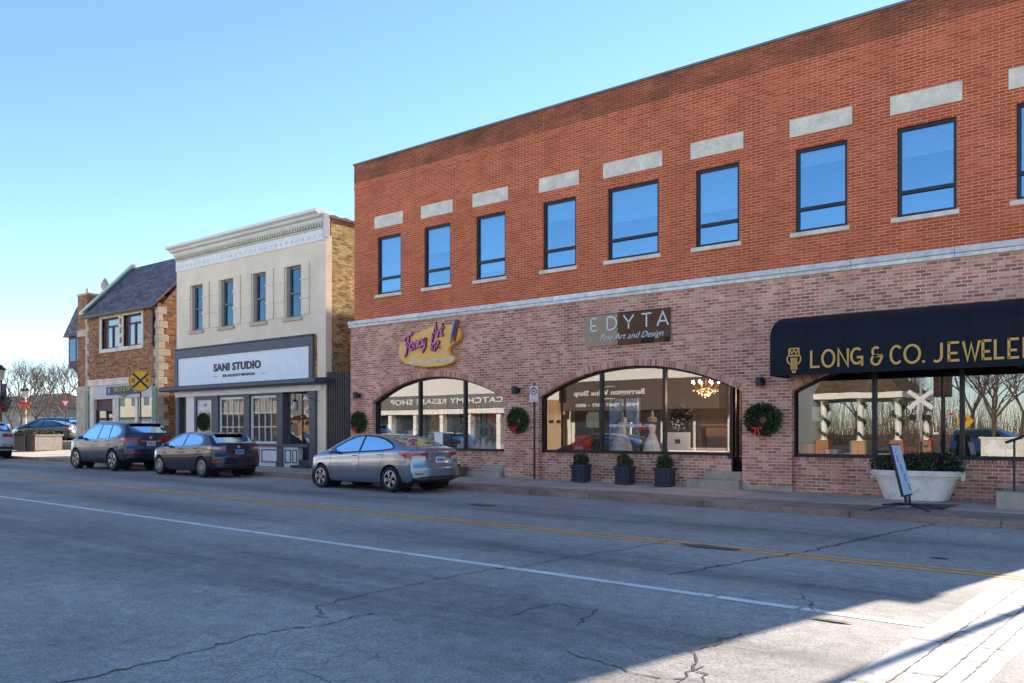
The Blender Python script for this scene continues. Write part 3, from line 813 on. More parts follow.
# cornice
mb=MB(); mb.prism_x([(FY+0.2,9.98),(FY-0.02,9.98),(FY-0.06,9.92),(FY-0.12,9.98),(FY-0.16,10.06),(FY-0.30,10.10),(FY-0.36,10.18),(FY-0.50,10.24),(FY-0.52,10.34),(FY+0.2,10.34)][::-1],SX0-0.12,SX1+0.02)
mb.build('cornice',m_trimw,stu,BL2)
mb=MB(); mb.box(SX0,SX1+0.01,FY-0.02,FY+0.2,9.4,9.98); mb.box(SX0,SX1+0.01,FY-0.06,FY-0.02,9.66,9.75)
x=SX0+0.05
while x<SX1-0.1: mb.box(x,x+0.09,FY-0.13,FY-0.021,9.76,9.90); x+=0.17
mb.build('dentil_course',flat('cream dentils',(0.60,0.52,0.40),0.7),stu,BL2)
mb=MB(); mb.box(SX0,SX1+0.012,FY-0.045,FY+0.1,9.22,9.655)
x=SX0+0.2
while x<SX1-0.2:
    mb.lathe([(0.075,-0.02),(0.05,-0.032),(0.0,-0.035)],(x,FY-0.04,9.42),8,0,'y'); x+=0.36
mb.build('frieze',m_trimw,stu,BL2)
mb=MB(); mb.box(SX1-0.01,SX1+0.05,FY-0.14,FY+0.12,9.3,10.24); mb.build('cornice_return',flat('grey painted cornice end',(0.42,0.45,0.52),0.6),stu,BL2)
# sign board
mb=MB(); mb.box(-38.17,-27.86,FY-0.12,FY-0.003,5.14,5.54); mb.box(-38.17,-37.88,FY-0.12,FY-0.003,3.85,5.14); mb.box(-28.12,-27.86,FY-0.12,FY-0.003,3.85,5.14)
mb.box(-38.22,-27.8,FY-0.17,FY-0.003,5.54,5.60)
sb=mb.build('sign_board',m_navy,stu,BL2,bevel=0.012)
mb=MB(); mb.box(-37.88,-28.12,FY-0.07,FY-0.004,3.88,5.14); pn=mb.build('panel',flat('white sign panel',(0.86,0.85,0.86),0.5,var=0.04),sb,BL2)
mb=MB(); text_mb(mb,'SANI STUDIO',0.46,-33.13,FY-0.085,4.57,depth=0.03,bold=0.013,sx=1.2,spacing=1.08)
mb.build('lettering',m_black,sb,BL2)
mb=MB(); text_mb(mb,'SKIN AND BEAUTY INNOVATION',0.16,-33.0,FY-0.08,4.2,depth=0.012,bold=0.002,sx=1.0)
mb.box(-34.95,-34.65,FY-.08,FY-.071,4.19,4.205); mb.box(-31.35,-31.05,FY-.08,FY-.071,4.19,4.205)
mb.build('lettering',m_black,sb,BL2)
# canopy over the shopfront
mb=MB(); mb.prism_x([(FY+0.02,3.60),(FY-0.60,3.60),(FY-0.66,3.66),(FY-0.66,3.76),(FY-0.55,3.83),(FY-0.125,3.86),(FY+0.02,3.86)][::-1],-38.6,-27.05)
mb.build('canopy',m_navy,stu,BL2)
mb=MB(); mb.box(-38.1,-27.35,FY-0.12,FY+0.25,3.36,3.60); mb.box(-38.12,-27.33,FY-0.16,FY-0.12,3.53,3.598)
mb.build('white_fascia',flat('white fascia paint',(0.84,0.83,0.84),0.5,var=0.05),stu,BL2)
mb=MB()
for a,b in ((-38.1,-37.8),(-35.06,-34.55),(-32.58,-32.17),(-30.24,-29.84),(-28.12,-27.73)):
    q=MB(); q.box(a,b,FY-0.10,FY+0.2,0.2,3.36); q.box(a-.03,b+.03,FY-.13,FY-.10,3.2,3.36); q.box(a-.03,b+.03,FY-.13,FY-.10,0.25,0.5); q.build('shopfront_post',m_navy,stu,BL2,bevel=0.01)
mb.box(-34.55,-28.12,FY-0.14,FY+0.2,1.14,1.25); mb.box(-34.55,-29.84,FY-.06,FY+.2,3.27,3.36)
mb.build('shopfront_ledge',m_navy,stu,BL2,bevel=0.01)
mb=MB(); mb.box(-34.55,-32.58,FY-0.04,FY+0.2,0.2,1.14); mb.box(-32.58,-28.9,FY-0.04,FY+0.2,0.2,1.14)
kp=mb.build('kick_panel',m_trimw,stu,BL2)
mb=MB()
for a,b in ((-34.4,-33.6),(-33.5,-32.7),(-32.1,-31.5),(-31.35,-29.95),(-29.75,-29.35),(-29.25,-28.95)):
    for q in ((a,b,0.98,1.03),(a,b,0.48,0.53),(a,a+.05,.53,.98),(b-.05,b,.53,.98)): mb.box(q[0],q[1],FY-0.06,FY-0.041,q[2],q[3])
mb.build('moulding',m_navy,kp,BL2)
def sani_window(a,b,z0,z1,nx,nz,y):
    mb=MB(); w=0.09
    mb.box(a,a+w,y-.05,y+.05,z0,z1); mb.box(b-w,b,y-.05,y+.05,z0,z1); mb.box(a+w,b-w,y-.05,y+.05,z0,z0+w); mb.box(a+w,b-w,y-.05,y+.05,z1-w,z1)
    for k in range(1,nx): xx=a+w+(b-a-2*w)*k/nx; mb.box(xx-.016,xx+.016,y-.03,y+.03,z0+w,z1-w)
    for k in range(1,nz): zz=z0+w+(z1-z0-2*w)*k/nz; mb.box(a+w,b-w,y-.026,y+.026,zz-.016,zz+.016)
    f=mb.build('window',m_trimw,stu,BL2)
    p=MB(); p.quad((a+w,y,z0+w),(b-w,y,z0+w),(b-w,y,z1-w),(a+w,y,z1-w)); p.build('pane',g_sani,f,BL2)
sani_window(-34.54,-32.59,1.26,3.26,4,3,FY+0.05); sani_window(-32.16,-30.25,1.26,3.26,4,3,FY+0.05)
# recessed bay on the right with narrow lights and white door
mb=MB(); mb.box(-29.84,-29.78,FY+.2,FY+1.2,1.25,3.36); mb.box(-29.5,-29.42,FY+.75,FY+.85,1.25,3.36); mb.box(-29.14,-29.04,FY+1.02,FY+1.12,1.25,3.36)
mb.prism_z([(-29.84,FY+.2),(-28.9,FY+1.1),(-28.9,FY+1.25),(-29.84,FY+1.25)],0.2,1.22)
mb.build('bay_frame',m_navy,stu,BL2)
mb=MB()
for (xa,ya,xb,yb) in ((-29.76,FY+.25,-29.45,FY+.58),(-29.40,FY+.62,-28.95,FY+1.08)):
    mb.quad((xa,ya,1.3),(xb,yb,1.3),(xb,yb,3.3),(xa,ya,3.3))
mb.build('bay_pane',g_sani,stu,BL2)
mb=MB(); mb.box(-29.0,-28.13,FY+1.1,FY+1.2,0.5,3.3)
for zz in (0.7,1.75): mb.box(-28.85,-28.28,FY+1.08,FY+1.1,zz,zz+0.8)
d=mb.build('door',m_trimw,stu,BL2,bevel=0.01)
p=MB(); p.lathe([(0.0,-.06),(0.03,-.05),(0.03,-.02),(0.012,-.01),(.012,0)],(-28.9,FY+1.1,1.55),10,0,'y'); p.build('handle',flat('brass',(0.5,0.35,0.12),0.3,0.9),d,BL2)
mb=MB(); mb.box(-28.95,-28.05,FY+0.0,FY+1.1,0.2,0.62); mb.box(-29.0,-28.0,FY-0.35,FY-0.0,0.2,0.42); mb.build('step',flat('dark red step',(0.10,0.06,0.055),0.7),stu,BL2,bevel=0.01)
# left entrance
mb=MB(); mb.box(-37.8,-37.36,FY+.3,FY+.4,.2,3.36); mb.build('dark_recess',m_navy,stu,BL2)
mb=MB(); mb.box(-37.36,-36.62,FY+.02,FY+.2,.2,3.36); mb.build('white_panel',m_trimw,stu,BL2,bevel=.01)
mb=MB(); mb.box(-36.62,-36.45,FY-.02,FY+.2,.2,3.36); mb.box(-35.2,-35.06,FY-.02,FY+.2,.2,3.36); mb.box(-36.45,-35.2,FY-.02,FY+.2,3.2,3.36); mb.build('door_frame',m_navy,stu,BL2)
mb=MB(); a,b=-36.45,-35.2
mb.box(a,a+.2,FY+.06,FY+.12,.35,3.2); mb.box(b-.2,b,FY+.06,FY+.12,.35,3.2); mb.box(a+.2,b-.2,FY+.06,FY+.12,2.72,3.2); mb.box(a+.2,b-.2,FY+.06,FY+.12,.35,1.1)
for k in range(1,4): xx=a+.2+(b-a-.4)*k/4; mb.box(xx-.015,xx+.015,FY+.07,FY+.11,1.1,2.72)
mb.box(a+.2,b-.2,FY+.072,FY+.108,1.75,1.79)
d=mb.build('door',m_trimw,stu,BL2)
p=MB(); p.quad((a+.2,FY+.09,1.1),(b-.2,FY+.09,1.1),(b-.2,FY+.09,2.72),(a+.2,FY+.09,2.72)); p.build('pane',g_sani,d,BL2)
p=MB(); text_mb(p,'149',0.2,(a+b)/2,FY+.055,2.95,depth=.006); p.build('number',m_black,d,BL2)
y0,y1=FY+0.45,FY+2.6; a,b=-34.6,-29.9
mb=MB(); mb.quad((a,y1,.9),(b,y1,.9),(b,y1,3.6),(a,y1,3.6)); mb.quad((a,FY+.2,1.1),(b,FY+.2,1.1),(b,y1,1.1),(a,y1,1.1)); mb.quad((a,FY+.2,1),(a,y1,1),(a,y1,3.6),(a,FY+.2,3.6)); mb.quad((b,y1,1),(b,FY+1.3,1),(b,FY+1.3,3.6),(b,y1,3.6)); mb.quad((a,y1,3.6),(b,y1,3.6),(b,FY+.2,3.6),(a,FY+.2,3.6))
mb.build('shop_interior',m_whiteint,stu,BL2)
# slatted gate between the two buildings
gate=thing('slatted_gate','tall dark slatted gate closing the gap between cream building and brick building','gate',(-26.45,FY+.1,.3))
mb=MB(); x=-27.15
while x<-25.78: mb.box(x,x+.09,FY+.02,FY+.06,.28,4.06); x+=.135
mb.build('slats',m_slat,gate,(-26.45,FY+.1,.3))
mb=MB(); 
for z in (.5,2.2,3.8): mb.box(-27.17,-25.73,FY+.065,FY+.12,z,z+.09)
mb.build('rail',m_slat,gate,(-26.45,FY+.1,.3))

# ------------------------------------------------------------------ brown brick shop with the slate roof
BL3=(-43.6,FY,0.4)
bro=thing('brown_brick_building','brown brick shop with steep purple slate roof and pale stone quoins','building',BL3)
GX0,GX1=-47.34,-39.86
BW=[(-45.5,-43.68),(-43.18,-41.36)]
mb=MB(); rect_wall(mb,GX0,GX1,4.5,7.95,FY,FY+.3,[(a,b,6.05,7.62) for a,b in BW])
mb.box(GX0,-46.9,FY+.02,FY+.3,.2,4.5); mb.box(-40.35,GX1,FY+.02,FY+.3,.2,4.5)
RY,RZ=24.15,10.75
mb.prism_x([(FY+.3,.2),(31,.2),(31,4.0),(26.9,7.9),(RY,RZ-.12),(FY+.3,8.0)],GX1-.3,GX1-.001)
mb.prism_x([(FY+.3,.2),(31,.2),(31,4.0),(26.9,7.9),(RY,RZ-.12),(FY+.3,8.0)],GX0,GX0+.3)
mb.build('brick_wall',m_brown,bro,BL3)
mb=MB(); mb.prism_x([(FY-.32,7.78),(FY-.32,7.90),(RY,RZ+.1),(RY,RZ-.1)][::-1],GX0+.35,GX1+.22)
mb.prism_x([(27.1,7.7),(27.1,7.82),(RY,RZ+.1),(RY,RZ-.1)],GX0+.35,GX1+.22)
mb.build('slate_roof',m_slate,bro,BL3)
mb=MB(); mb.box(GX0+.3,GX1+.2,FY-.40,FY-.30,7.70,7.80); mb.tube([(GX1-.35,FY-.06,7.7),(GX1-.35,FY-.06,5.9)],.05,8); mb.box(GX1-.45,GX1-.25,FY-.14,FY-.003,7.0,7.3)
mb.build('gutter',m_black,bro,BL3)
mb=MB(); mb.prism_x([(FY-.36,7.98),(FY-.36,8.12),(RY-.02,RZ+.34),(RY+.2,RZ+.34),(RY+.2,RZ+.1)][::-1],GX0-.02,GX0+.34)
mb.build('gable_coping',m_stone,bro,BL3)
mb=MB(); mb.prism_x([(FY-.30,8.02),(FY-.30,8.12),(RY,RZ+.27),(RY,RZ+.12)][::-1],GX0+.34,GX0+.43); mb.build('copper_flashing',m_copper,bro,BL3)
mb=MB(); ql=MB(); rq=random.Random(2)
for i in range(24):
    z=.35+i*.338
    if z>7.6: break
    j=rq.uniform(.8,1.15)
    ql.box(GX0-.015,GX0+(.25 if i%2 else .42)*.9,FY-.03,FY+.1,z,z+.33)
    mb.box(GX1-(.34 if i%2 else .20)*j,GX1+.012,FY-.02,FY+.02,z,z+.33); mb.box(GX1-.05,GX1+.012,FY+.02,FY+(.55 if i%2 else .30)*j,z,z+.33)
mb.build('stone_quoin',m_stonew,bro,BL3,bevel=.015); ql.build('stone_quoin',m_stonew,bro,BL3,bevel=.015)
mb=MB(); mb.box(-45.72,-41.2,FY-.05,FY+.1,7.62,7.84); mb.box(-45.72,-41.2,FY-.07,FY+.1,5.86,6.05); mb.box(-45.72,-45.5,FY-.05,FY+.1,6.05,7.62); mb.box(-43.68,-43.18,FY-.05,FY+.1,6.05,7.62); mb.box(-41.36,-41.2,FY-.05,FY+.1,6.05,7.62)
mb.build('window_surround',m_stone,bro,BL3,bevel=.012)
mb=MB()
for z in (6.25,6.75,7.2): mb.box(-43.52,-43.34,FY-.062,FY-.051,z,z+.3)
mb.build('brick_inlay',m_brown,bro,BL3)
for a,b in BW:
    mb=MB(); y=FY+.16
    mb.box(a,a+.12,y-.04,y+.04,6.05,7.62); mb.box(b-.08,b,y-.04,y+.04,6.05,7.62); mb.box((a+b)/2-.06,(a+b)/2+.06,y-.05,y+.04,6.05,7.2); mb.box(a+.12,b-.08,y-.04,y+.04,7.15,7.25); mb.box(a+.12,b-.08,y-.04,y+.04,6.05,6.13); mb.box(a+.12,b-.08,y-.04,y+.04,7.55,7.62)
    f=mb.build('window',m_maroon,bro,BL3)
    p=MB(); p.box(a+.12,(a+b)/2-.06,y,y+.01,6.13,7.15); p.box((a+b)/2+.06,b-.08,y,y+.01,6.13,7.15); p.box(a+.12,b-.08,y,y+.01,7.25,7.55); p.build('pane',dark_glass('sash glass with curtain',(0.18,0.19,0.2),.14,.9),f,BL3)
mb=MB(); mb.box(-46.95,-40.3,FY-.10,FY+.2,4.16,4.5); mb.box(-46.95,-40.3,FY-.14,FY+.2,4.40,4.47); mb.build('stone_band',m_stone,bro,BL3,bevel=.015)
mb=MB(); mb.box(-46.42,-40.35,FY-.04,FY+.2,3.46,4.158); mb.build('shop_fascia',flat('pale fascia',(0.62,0.57,0.52),.6),bro,BL3)
mb=MB()
for a,b in ((GX0+.02,-46.92),(-40.33,GX1-.02)): mb=MB(); mb.box(a,b,FY-.055,FY-.032,.5,3.95); mb.build('green_tile_strip',m_green,bro,BL3)
for q in ((-46.9,-46.42,4.158),(-44.36,-44.0,3.458)): mb=MB(); mb.box(q[0],q[1],FY-.02,FY+.2,.3,q[2]); mb.build('stone_pier',m_stone,bro,BL3,bevel=.02)
sg=MB(); sg.box(-44.82,-41.5,FY-.12,FY-.045,3.66,4.06); s=sg.build('sign_board',flat('dark navy sign',(0.02,0.022,0.05),.5),bro,BL3,bevel=.01)
t=MB(); text_mb(t,'ROCK & TIP',.30,-43.15,FY-.125,3.9,depth=.012,bold=.006); t.build('lettering',flat('yellow green letters',(0.45,0.42,0.06),.5),s,BL3)
t=MB()
for xx in (-44.5,-41.82): t.lathe([(0.0,-.012),(.13,-.01),(.13,0)],(xx,FY-.12,3.86),12,0,'y')
t.build('emblem',flat('lilac emblem',(0.30,0.28,0.62),.5),s,BL3)
t=MB(); t.prism_y([(-43.7,3.655),(-43.15,3.50),(-42.6,3.655)],FY-.1,FY-.06); t.build('bracket',m_green,s,BL3)
mb=MB(); mb.box(-46.42,-44.36,FY+.15,FY+.2,2.95,3.46); mb.build('transom_panel',m_maroon,bro,BL3)
mb=MB(); mb.box(-46.42,-46.25,FY+.1,FY+.2,.3,2.95); mb.box(-45.3,-45.2,FY+.1,FY+.2,.3,2.95); mb.box(-44.5,-44.36,FY+.1,FY+.2,.3,2.95); mb.box(-46.25,-44.5,FY+.1,FY+.2,2.85,2.95)
f=mb.build('door',m_bronze,bro,BL3); p=MB(); p.box(-46.25,-44.5,FY+.15,FY+.16,.3,2.85); p.build('pane',g_plain,f,BL3)
mb=MB()
for a,b in ((-44.0,-43.85),(-42.1,-41.9),(-40.5,-40.35)): mb.box(a,b,FY+.02,FY+.14,1.0,3.46)
mb.box(-43.85,-40.5,FY+.02,FY+.14,1.0,1.12); mb.box(-44.0,-40.35,FY+.0,FY+.2,.3,1.0)
f=mb.build('shop_window',m_trimw,bro,BL3); p=MB(); p.box(-43.85,-40.5,FY+.08,FY+.09,1.12,3.46); p.build('pane',dark_glass('shop glass with pale blind',(0.10,0.11,0.10),.14,1.2),f,BL3)
mb=MB(); mb.box(-48.42,-47.34,FY+.05,FY+1,.2,9.1); mb.box(-48.42,-45.3,FY+1,FY+9,.2,9.1); mb.build('brick_tower',m_brown,bro,BL3)
mb=MB(); mb.box(-48.46,-47.3,FY+.0,FY+1.05,9.1,9.22); mb.box(-48.46,-45.26,FY+1.05,FY+9,9.1,9.22); mb.box(-48.46,-47.3,FY+.01,FY+1.05,6.9,7.25); mb.box(-48.47,-47.33,FY+.0,FY+1.02,.2,4.2); mb.build('tower_stone',m_stonew,bro,BL3,bevel=.02)
for c,s in (((-47.6,FY+1.15,9.25),.85),((-48.25,FY+.5,9.22),.40)):
    mb=MB(); mb.lathe([(.16*s,0),(.16*s,.22*s),(.10*s,.26*s),(.24*s,.42*s),(.27*s,.55*s),(.20*s,.80*s),(.07*s,1.05*s),(0,1.08*s)],c,12); mb.build('finial',m_stonew,bro,BL3,smooth=True)
# oriel on the far side
mb=MB(); mb.box(-50.35,-48.425,FY+.4,FY+2.8,5.3,7.05); mb.build('oriel',m_maroon,bro,BL3,bevel=.03)
mb=MB(); 
for y in (FY+.6,FY+1.4,FY+2.1): mb.box(-50.37,-50.35,y,y+.55,5.8,6.9)
mb.box(-50.1,-49.4,FY+.38,FY+.4,5.7,6.9); mb.box(-49.25,-48.6,FY+.38,FY+.4,5.7,6.9)
mb.build('oriel_pane',g_old,bro,BL3)
mb=MB(); mb.add([(-50.6,FY+.2,7.05),(-48.42,FY+.2,7.05),(-48.42,FY+3.0,7.05),(-50.6,FY+3.0,7.05),(-48.42,FY+.7,8.75),(-48.42,FY+2.5,8.75),(-50.0,FY+.7,8.75),(-50.0,FY+2.5,8.75)],[(0,1,4,6),(0,6,7,3),(3,7,5,2),(6,4,5,7),(0,3,2,1)]); mb.build('oriel_roof',m_slate,bro,BL3)
for q in (.45,2.5): mb=MB(); mb.prism_y([(-49.9,5.3),(-48.425,4.2),(-48.425,5.3)],FY+q,FY+q+.25); mb.build('oriel_bracket',m_maroon,bro,BL3)

# ------------------------------------------------------------------ other side of the street (behind the camera, mirrored in the shop windows)
m_wst=flat('white painted brick',(0.78,0.74,0.66),.75,var=.06,bmp=.2); m_beige=flat('beige garage door',(0.50,0.33,0.19),.7,var=.08)
m_fasg=flat('grey sign band',(0.16,0.15,0.135),.6,var=.1); m_awnb=flat('brown awning cloth',(0.085,0.065,0.055),.85,var=.12)
m_letw=flat('white sign letters',(0.80,0.79,0.76),.5,var=.03)
OY=-3.0
def opp(name,label,x0,x1,h,wz,mat):
    L=((x0+x1)/2,OY-4,.1); r=thing(name,label,'building',L)
    mb=MB(); mb.box(x0,x1,OY-9,OY,wz,h if h!=9.2 else 5.75); mb.box(x0,x1,OY-9,OY-.6,.05,wz); mb.build('wall',mat,r,L)
    mb=MB(); mb.box(x0-.05,x1+.05,OY-.35,OY+.12,h,h+.25); mb.build('cornice',m_trimw,r,L)
    return r,L
r,L=opp('resale_shop','white building with grey sign band of a resale shop across the street',-54,-37.2,7.6,3.1,m_wst)
mb=MB(); mb.box(-54,-37.2,OY,OY+.25,3.5,4.5); s=mb.build('sign_band',m_fasg,r,L)
t=MB(); text_mb(t,'CATCH MY RESALE SHOP',.56,-44.75,OY+.27,4.02,depth=.03,bold=.01,sx=1.66,face=1,spacing=1.1); t.build('lettering',m_letw,s,L)
mb=MB(); mb.box(-54,-37.2,OY+.002,OY+.15,3.1,3.49); mb.build('white_fascia',m_trimw,r,L)
for k in range(6):
    a=-53.8+k*2.78
    mb=MB(); mb.box(a,a+.35,OY-.6,OY,.1,3.1); mb.build('pilaster',m_trimw,r,L)
    mb=MB(); mb.box(a+.35,a+2.78,OY-.55,OY-.5,.6,3.05); mb.build('shop_window',g_plain,r,L)
for a in (-52.5,-49,-45.5,-41,-38.6): 
    mb=MB(); mb.box(a,a+1.0,OY-.02,OY+.03,5.9,7.1); mb.build('window',g_plain,r,L)
r,L=opp('garage_building','pale garage with two beige doors across the street',-37.15,-33.9,5.4,3.9,m_wst)
mb=MB(); mb.box(-37,-34.1,OY-.05,OY+.06,.15,2.9)
for z in (.8,1.5,2.2): mb.box(-37,-34.1,OY+.06,OY+.075,z,z+.04)
d=mb.build('garage_door',m_beige,r,L); t=MB()
for a in (-36.6,-35.9,-35.2,-34.6): t.box(a,a+.35,OY+.076,OY+.09,2.35,2.55)
t.build('pane',m_black,d,L)
mb=MB(); mb.box(-37.15,-33.9,OY-.02,OY+.04,2.9,3.9); mb.build('brick_band',flat('orange brick band',(0.42,0.22,0.11),.8),r,L)
r,L=opp('wine_shop','white building with brown awning of a wine shop across the street',-33.85,-22.4,9.2,4.9,m_wst)
mb=MB(); mb.box(-33.7,-22.5,OY+.01,OY+.9,3.1,4.95); s=mb.build('awning',m_awnb,r,L)
t=MB(); text_mb(t,'Barrington Wine Shop',.46,-29.95,OY+.915,4.2,depth=.02,bold=.008,sx=1.25,face=1); text_mb(t,'WINES  •  CRAFT SPIRITS  •  BEERS',.27,-30.1,OY+.915,3.45,depth=.02,bold=.006,sx=1.15,face=1)
t.box(-30.4,-29.5,OY+.905,OY+.925,4.55,4.585); t.box(-30.4,-29.5,OY+.905,OY+.925,3.82,3.855)
t.build('lettering',m_letw,s,L)
for k in range(5):
    a=-33.5+k*2.2; mb=MB(); mb.box(a,a+2.0,OY-.58,OY-.5,.7,4.5); mb.build('shop_window',g_plain,r,L)
mb=MB(); mb.box(-33.85,-29.5,OY-9,OY+.005,5.75,9.2); mb.build('upper_wall',flat('grey limestone',(0.42,0.41,0.39),.85,var=.15),r,L)
mb=MB(); mb.box(-29.5,-22.4,OY-9,OY,5.75,9.2); mb.build('brick_upper_wall',flat('dark brown brick',(0.12,0.065,0.045),.9,var=.25),r,L)
for a in (-33.2,-27.8,-26.2,-24.3):
    mb=MB(); mb.box(a,a+.9,OY-.02,OY+.03,6.0,7.8); mb.build('window',g_plain,r,L)
r,L=opp('beige_building','low beige building with white eaves across the street',-22.3,-20.2,5.0,3.9,m_wst)
mb=MB(); mb.box(-22.25,-20.25,OY-.6,OY+.05,.1,2.9); mb.build('beige_wall',m_beige,r,L)
mb=MB(); mb.box(-22.3,-20.2,OY-.02,OY+.04,2.9,3.9); mb.build('brick_band',flat('orange brick band',(0.42,0.22,0.11),.8),r,L)
# longer row further up the street
for x0,x1,h,c,lb in ((-75,-54.3,8.5,(0.42,0.37,0.33),'grey stone block next to the resale shop across the street'),(-105,-75.3,7.2,(0.5,0.45,0.36),'long cream block far up the opposite side of the street')):
    r,L=opp('street_block',lb,x0,x1,h,3.4,flat('block wall',c,.85,var=.15))
    k=x0+1
    while k<x1-2:
        mb=MB(); mb.box(k,k+1.1,OY-.02,OY+.03,4.6,6.3); mb.build('window',g_plain,r,L); k+=2.6
    mb=MB(); mb.box(x0+.3,x1-.3,OY-.58,OY-.5,.8,3.2); mb.build('shop_window',g_plain,r,L)
# shops further to the left on the near horizon
for x0,x1,y0,y1,h,c,lb in ((-150,-118,70,82,5.0,(0.50,0.30,0.16),'low tan building far beyond the parking lot'),(-190,-155,60,75,6.0,(0.42,0.34,0.26),'pale building at the far end of the street'),(-128,-104,88,100,5.5,(0.45,0.22,0.14),'brick house behind the bare trees')):
    L=((x0+x1)/2,(y0+y1)/2,.5); r=thing('far_building',lb,'building',L)
    mb=MB(); mb.box(x0,x1,y0,y1,.3,h); mb.build('wall',flat('far wall',c,.9,var=.15,sc=.5),r,L)
    mb=MB(); mb.prism_x([(y0-.6,h),(y1+.6,h),((y0+y1)/2,h+2.6)],x0-.5,x1+.5); mb.build('roof',m_roofdk,r,L)
    k=x0+2
    while k<x1-3:
        mb=MB(); mb.box(k,k+1.4,y0-.05,y0-.001,1.6,3.2); mb.build('window',g_plain,r,L); k+=4
    mb=MB(); mb.box(x1+.001,x1+.05,y0+3,y0+5,1.6,3.2); mb.build('window',g_plain,r,L)

# ------------------------------------------------------------------ awning
m_awn=flat('navy awning cloth',(0.007,0.009,0.017),.75,var=.15,sc=1.5,fine=200,bmp=.15,spec=.3)
m_gold=flat('gold letters',(0.75,0.40,0.07),.5,var=.05)
AL=(-5.2,FY,3.08); AW0,AW1=-8.69,-1.7; AYF=20.45
awn=thing('awning','long navy cloth awning with gold lettering and emblem over the rightmost shop window','awning',AL)
prof=[(AYF,3.08),(AYF-.01,3.6),(AYF-.005,4.0)]+[(AYF+ (FY-.01-AYF)*(1-math.cos(math.radians(a))) , 4.0+0.60*math.sin(math.radians(a))) for a in range(8,91,8)]+[(FY-.01,4.60)]
mb=MB(); nx=28
vs=[];fs=[]
for i in range(nx+1):
    x=AW0+(AW1-AW0)*i/nx
    sag=.012*math.sin(i*math.pi/2)**2
    for j,(y,z) in enumerate(prof): vs.append((x,y+sag*(1 if 0<j<len(prof)-1 else 0),z-sag*(.6 if j>3 else 0)))
P=len(prof)
for i in range(nx):
    for j in range(P-1): fs.append((i*P+j,i*P+j+1,(i+1)*P+j+1,(i+1)*P+j))
mb.add(vs,fs)
mb.build('cloth',m_awn,awn,AL,smooth=True,angle=60)
for k in range(1,8):
    x=AW0+(AW1-AW0)*k/8; mb=MB()
    for (y,z),(y2,z2) in zip(prof,prof[1:]):
        n=Vector((z2-z,-(y2-y))); n.normalize(); n=n*-.006
        mb.quad((x-.012,y+n.x,z+n.y+.004),(x+.012,y+n.x,z+n.y+.004),(x+.012,y2+n.x,z2+n.y+.004),(x-.012,y2+n.x,z2+n.y+.004))
    mb.build('seam',m_awn,awn,AL)
mb=MB(); mb.box(AW0,AW1,AYF-.014,AYF-.006,3.08,3.105); mb.build('hem',m_awn,awn,AL)
for x in (AW0,AW1):
    mb=MB(); pl=[(y,z) for y,z in prof]+[(FY-.01,3.08)]
    mb.add([(x,y,z) for y,z in pl],[tuple(range(len(pl)))]); mb.build('end_panel',m_awn,awn,AL)
mb=MB()
for x in (AW0+.05,-6.9,-5.2,-3.5,AW1-.05):
    mb.tube([(x,FY-.03,3.12),(x,AYF+.06,3.12)],.015,6); mb.tube([(x,AYF+.06,3.12),(x,AYF+.06,4.0)],.015,6)
mb.tube([(AW0+.05,AYF+.05,3.11),(AW1-.05,AYF+.05,3.11)],.018,6)
mb.build('frame',m_black,awn,AL)
def cs(cx,cz,rx,rz,a0,a1,n=14): return [(cx+rx*math.cos(math.radians(a0+(a1-a0)*k/n)),cz+rz*math.sin(math.radians(a0+(a1-a0)*k/n))) for k in range(n+1)]
GL={'L':[[(0.08,1),(0.08,.05),(.95,.05)]],
 'O':[cs(.5,.5,.46,.47,0,360,24)],
 'N':[[(.06,0),(.06,.98),(.92,.03),(.92,1)]],
 'G':[cs(.5,.55,.44,.42,50,270,16)+[(.62,.14),(.9,.3)],[(.5,.48),(.92,.48),(.92,.0)]],
 '&':[cs(.42,.73,.27,.24,40,320,14),cs(.42,.27,.36,.25,75,330,16)+[(.98,.5)],[(.5,.48),(.98,.52)]],
 'C':[cs(.52,.5,.44,.47,45,315,18)],
 '.':[[(.3,.0),(.3,.12)]],
 'J':[[(.78,1),(.78,.35)]+cs(.42,.33,.36,.3,0,-130,10)],
 'E':[[(.08,1),(.08,0)],[(.02,.97),(.92,.97)],[(.08,.42),(.78,.42)],[(.02,.04),(.95,.04)]],
 'W':[[(.0,1),(.27,.02),(.5,.85),(.73,.02),(1,1)]],
 'R':[[(.08,0),(.08,.97),(.5,.97)]+cs(.5,.7,.38,.26,80,-90,10)+[(.3,.44)],[(.42,.44),(.95,.0)]],
 'S':[cs(.5,.74,.36,.23,40,250,12)+cs(.5,.26,.38,.24,80,-140,12)],
 'D':[[(.08,0),(.08,.98)],[(.08,.98),(.4,.98)]+cs(.4,.5,.52,.48,85,-85,14)+[(.4,.02),(.08,.02)]],
 'Y':[[(.0,1),(.5,.45),(1,1)],[(.5,.47),(.5,0)]],
 'T':[[(.0,.97),(1,.97)],[(.5,.97),(.5,0)]],
 'A':[[(.0,0),(.5,1),(1,0)],[(.2,.33),(.8,.33)]]}
def write(mb,ch,x0,x1,z0,z1,w,y0,y1):
    for st in GL[ch]: mb.ribbon([(x0+(x1-x0)*a,z0+(z1-z0)*b) for a,b in st],w,y0,y1)
mb=MB()
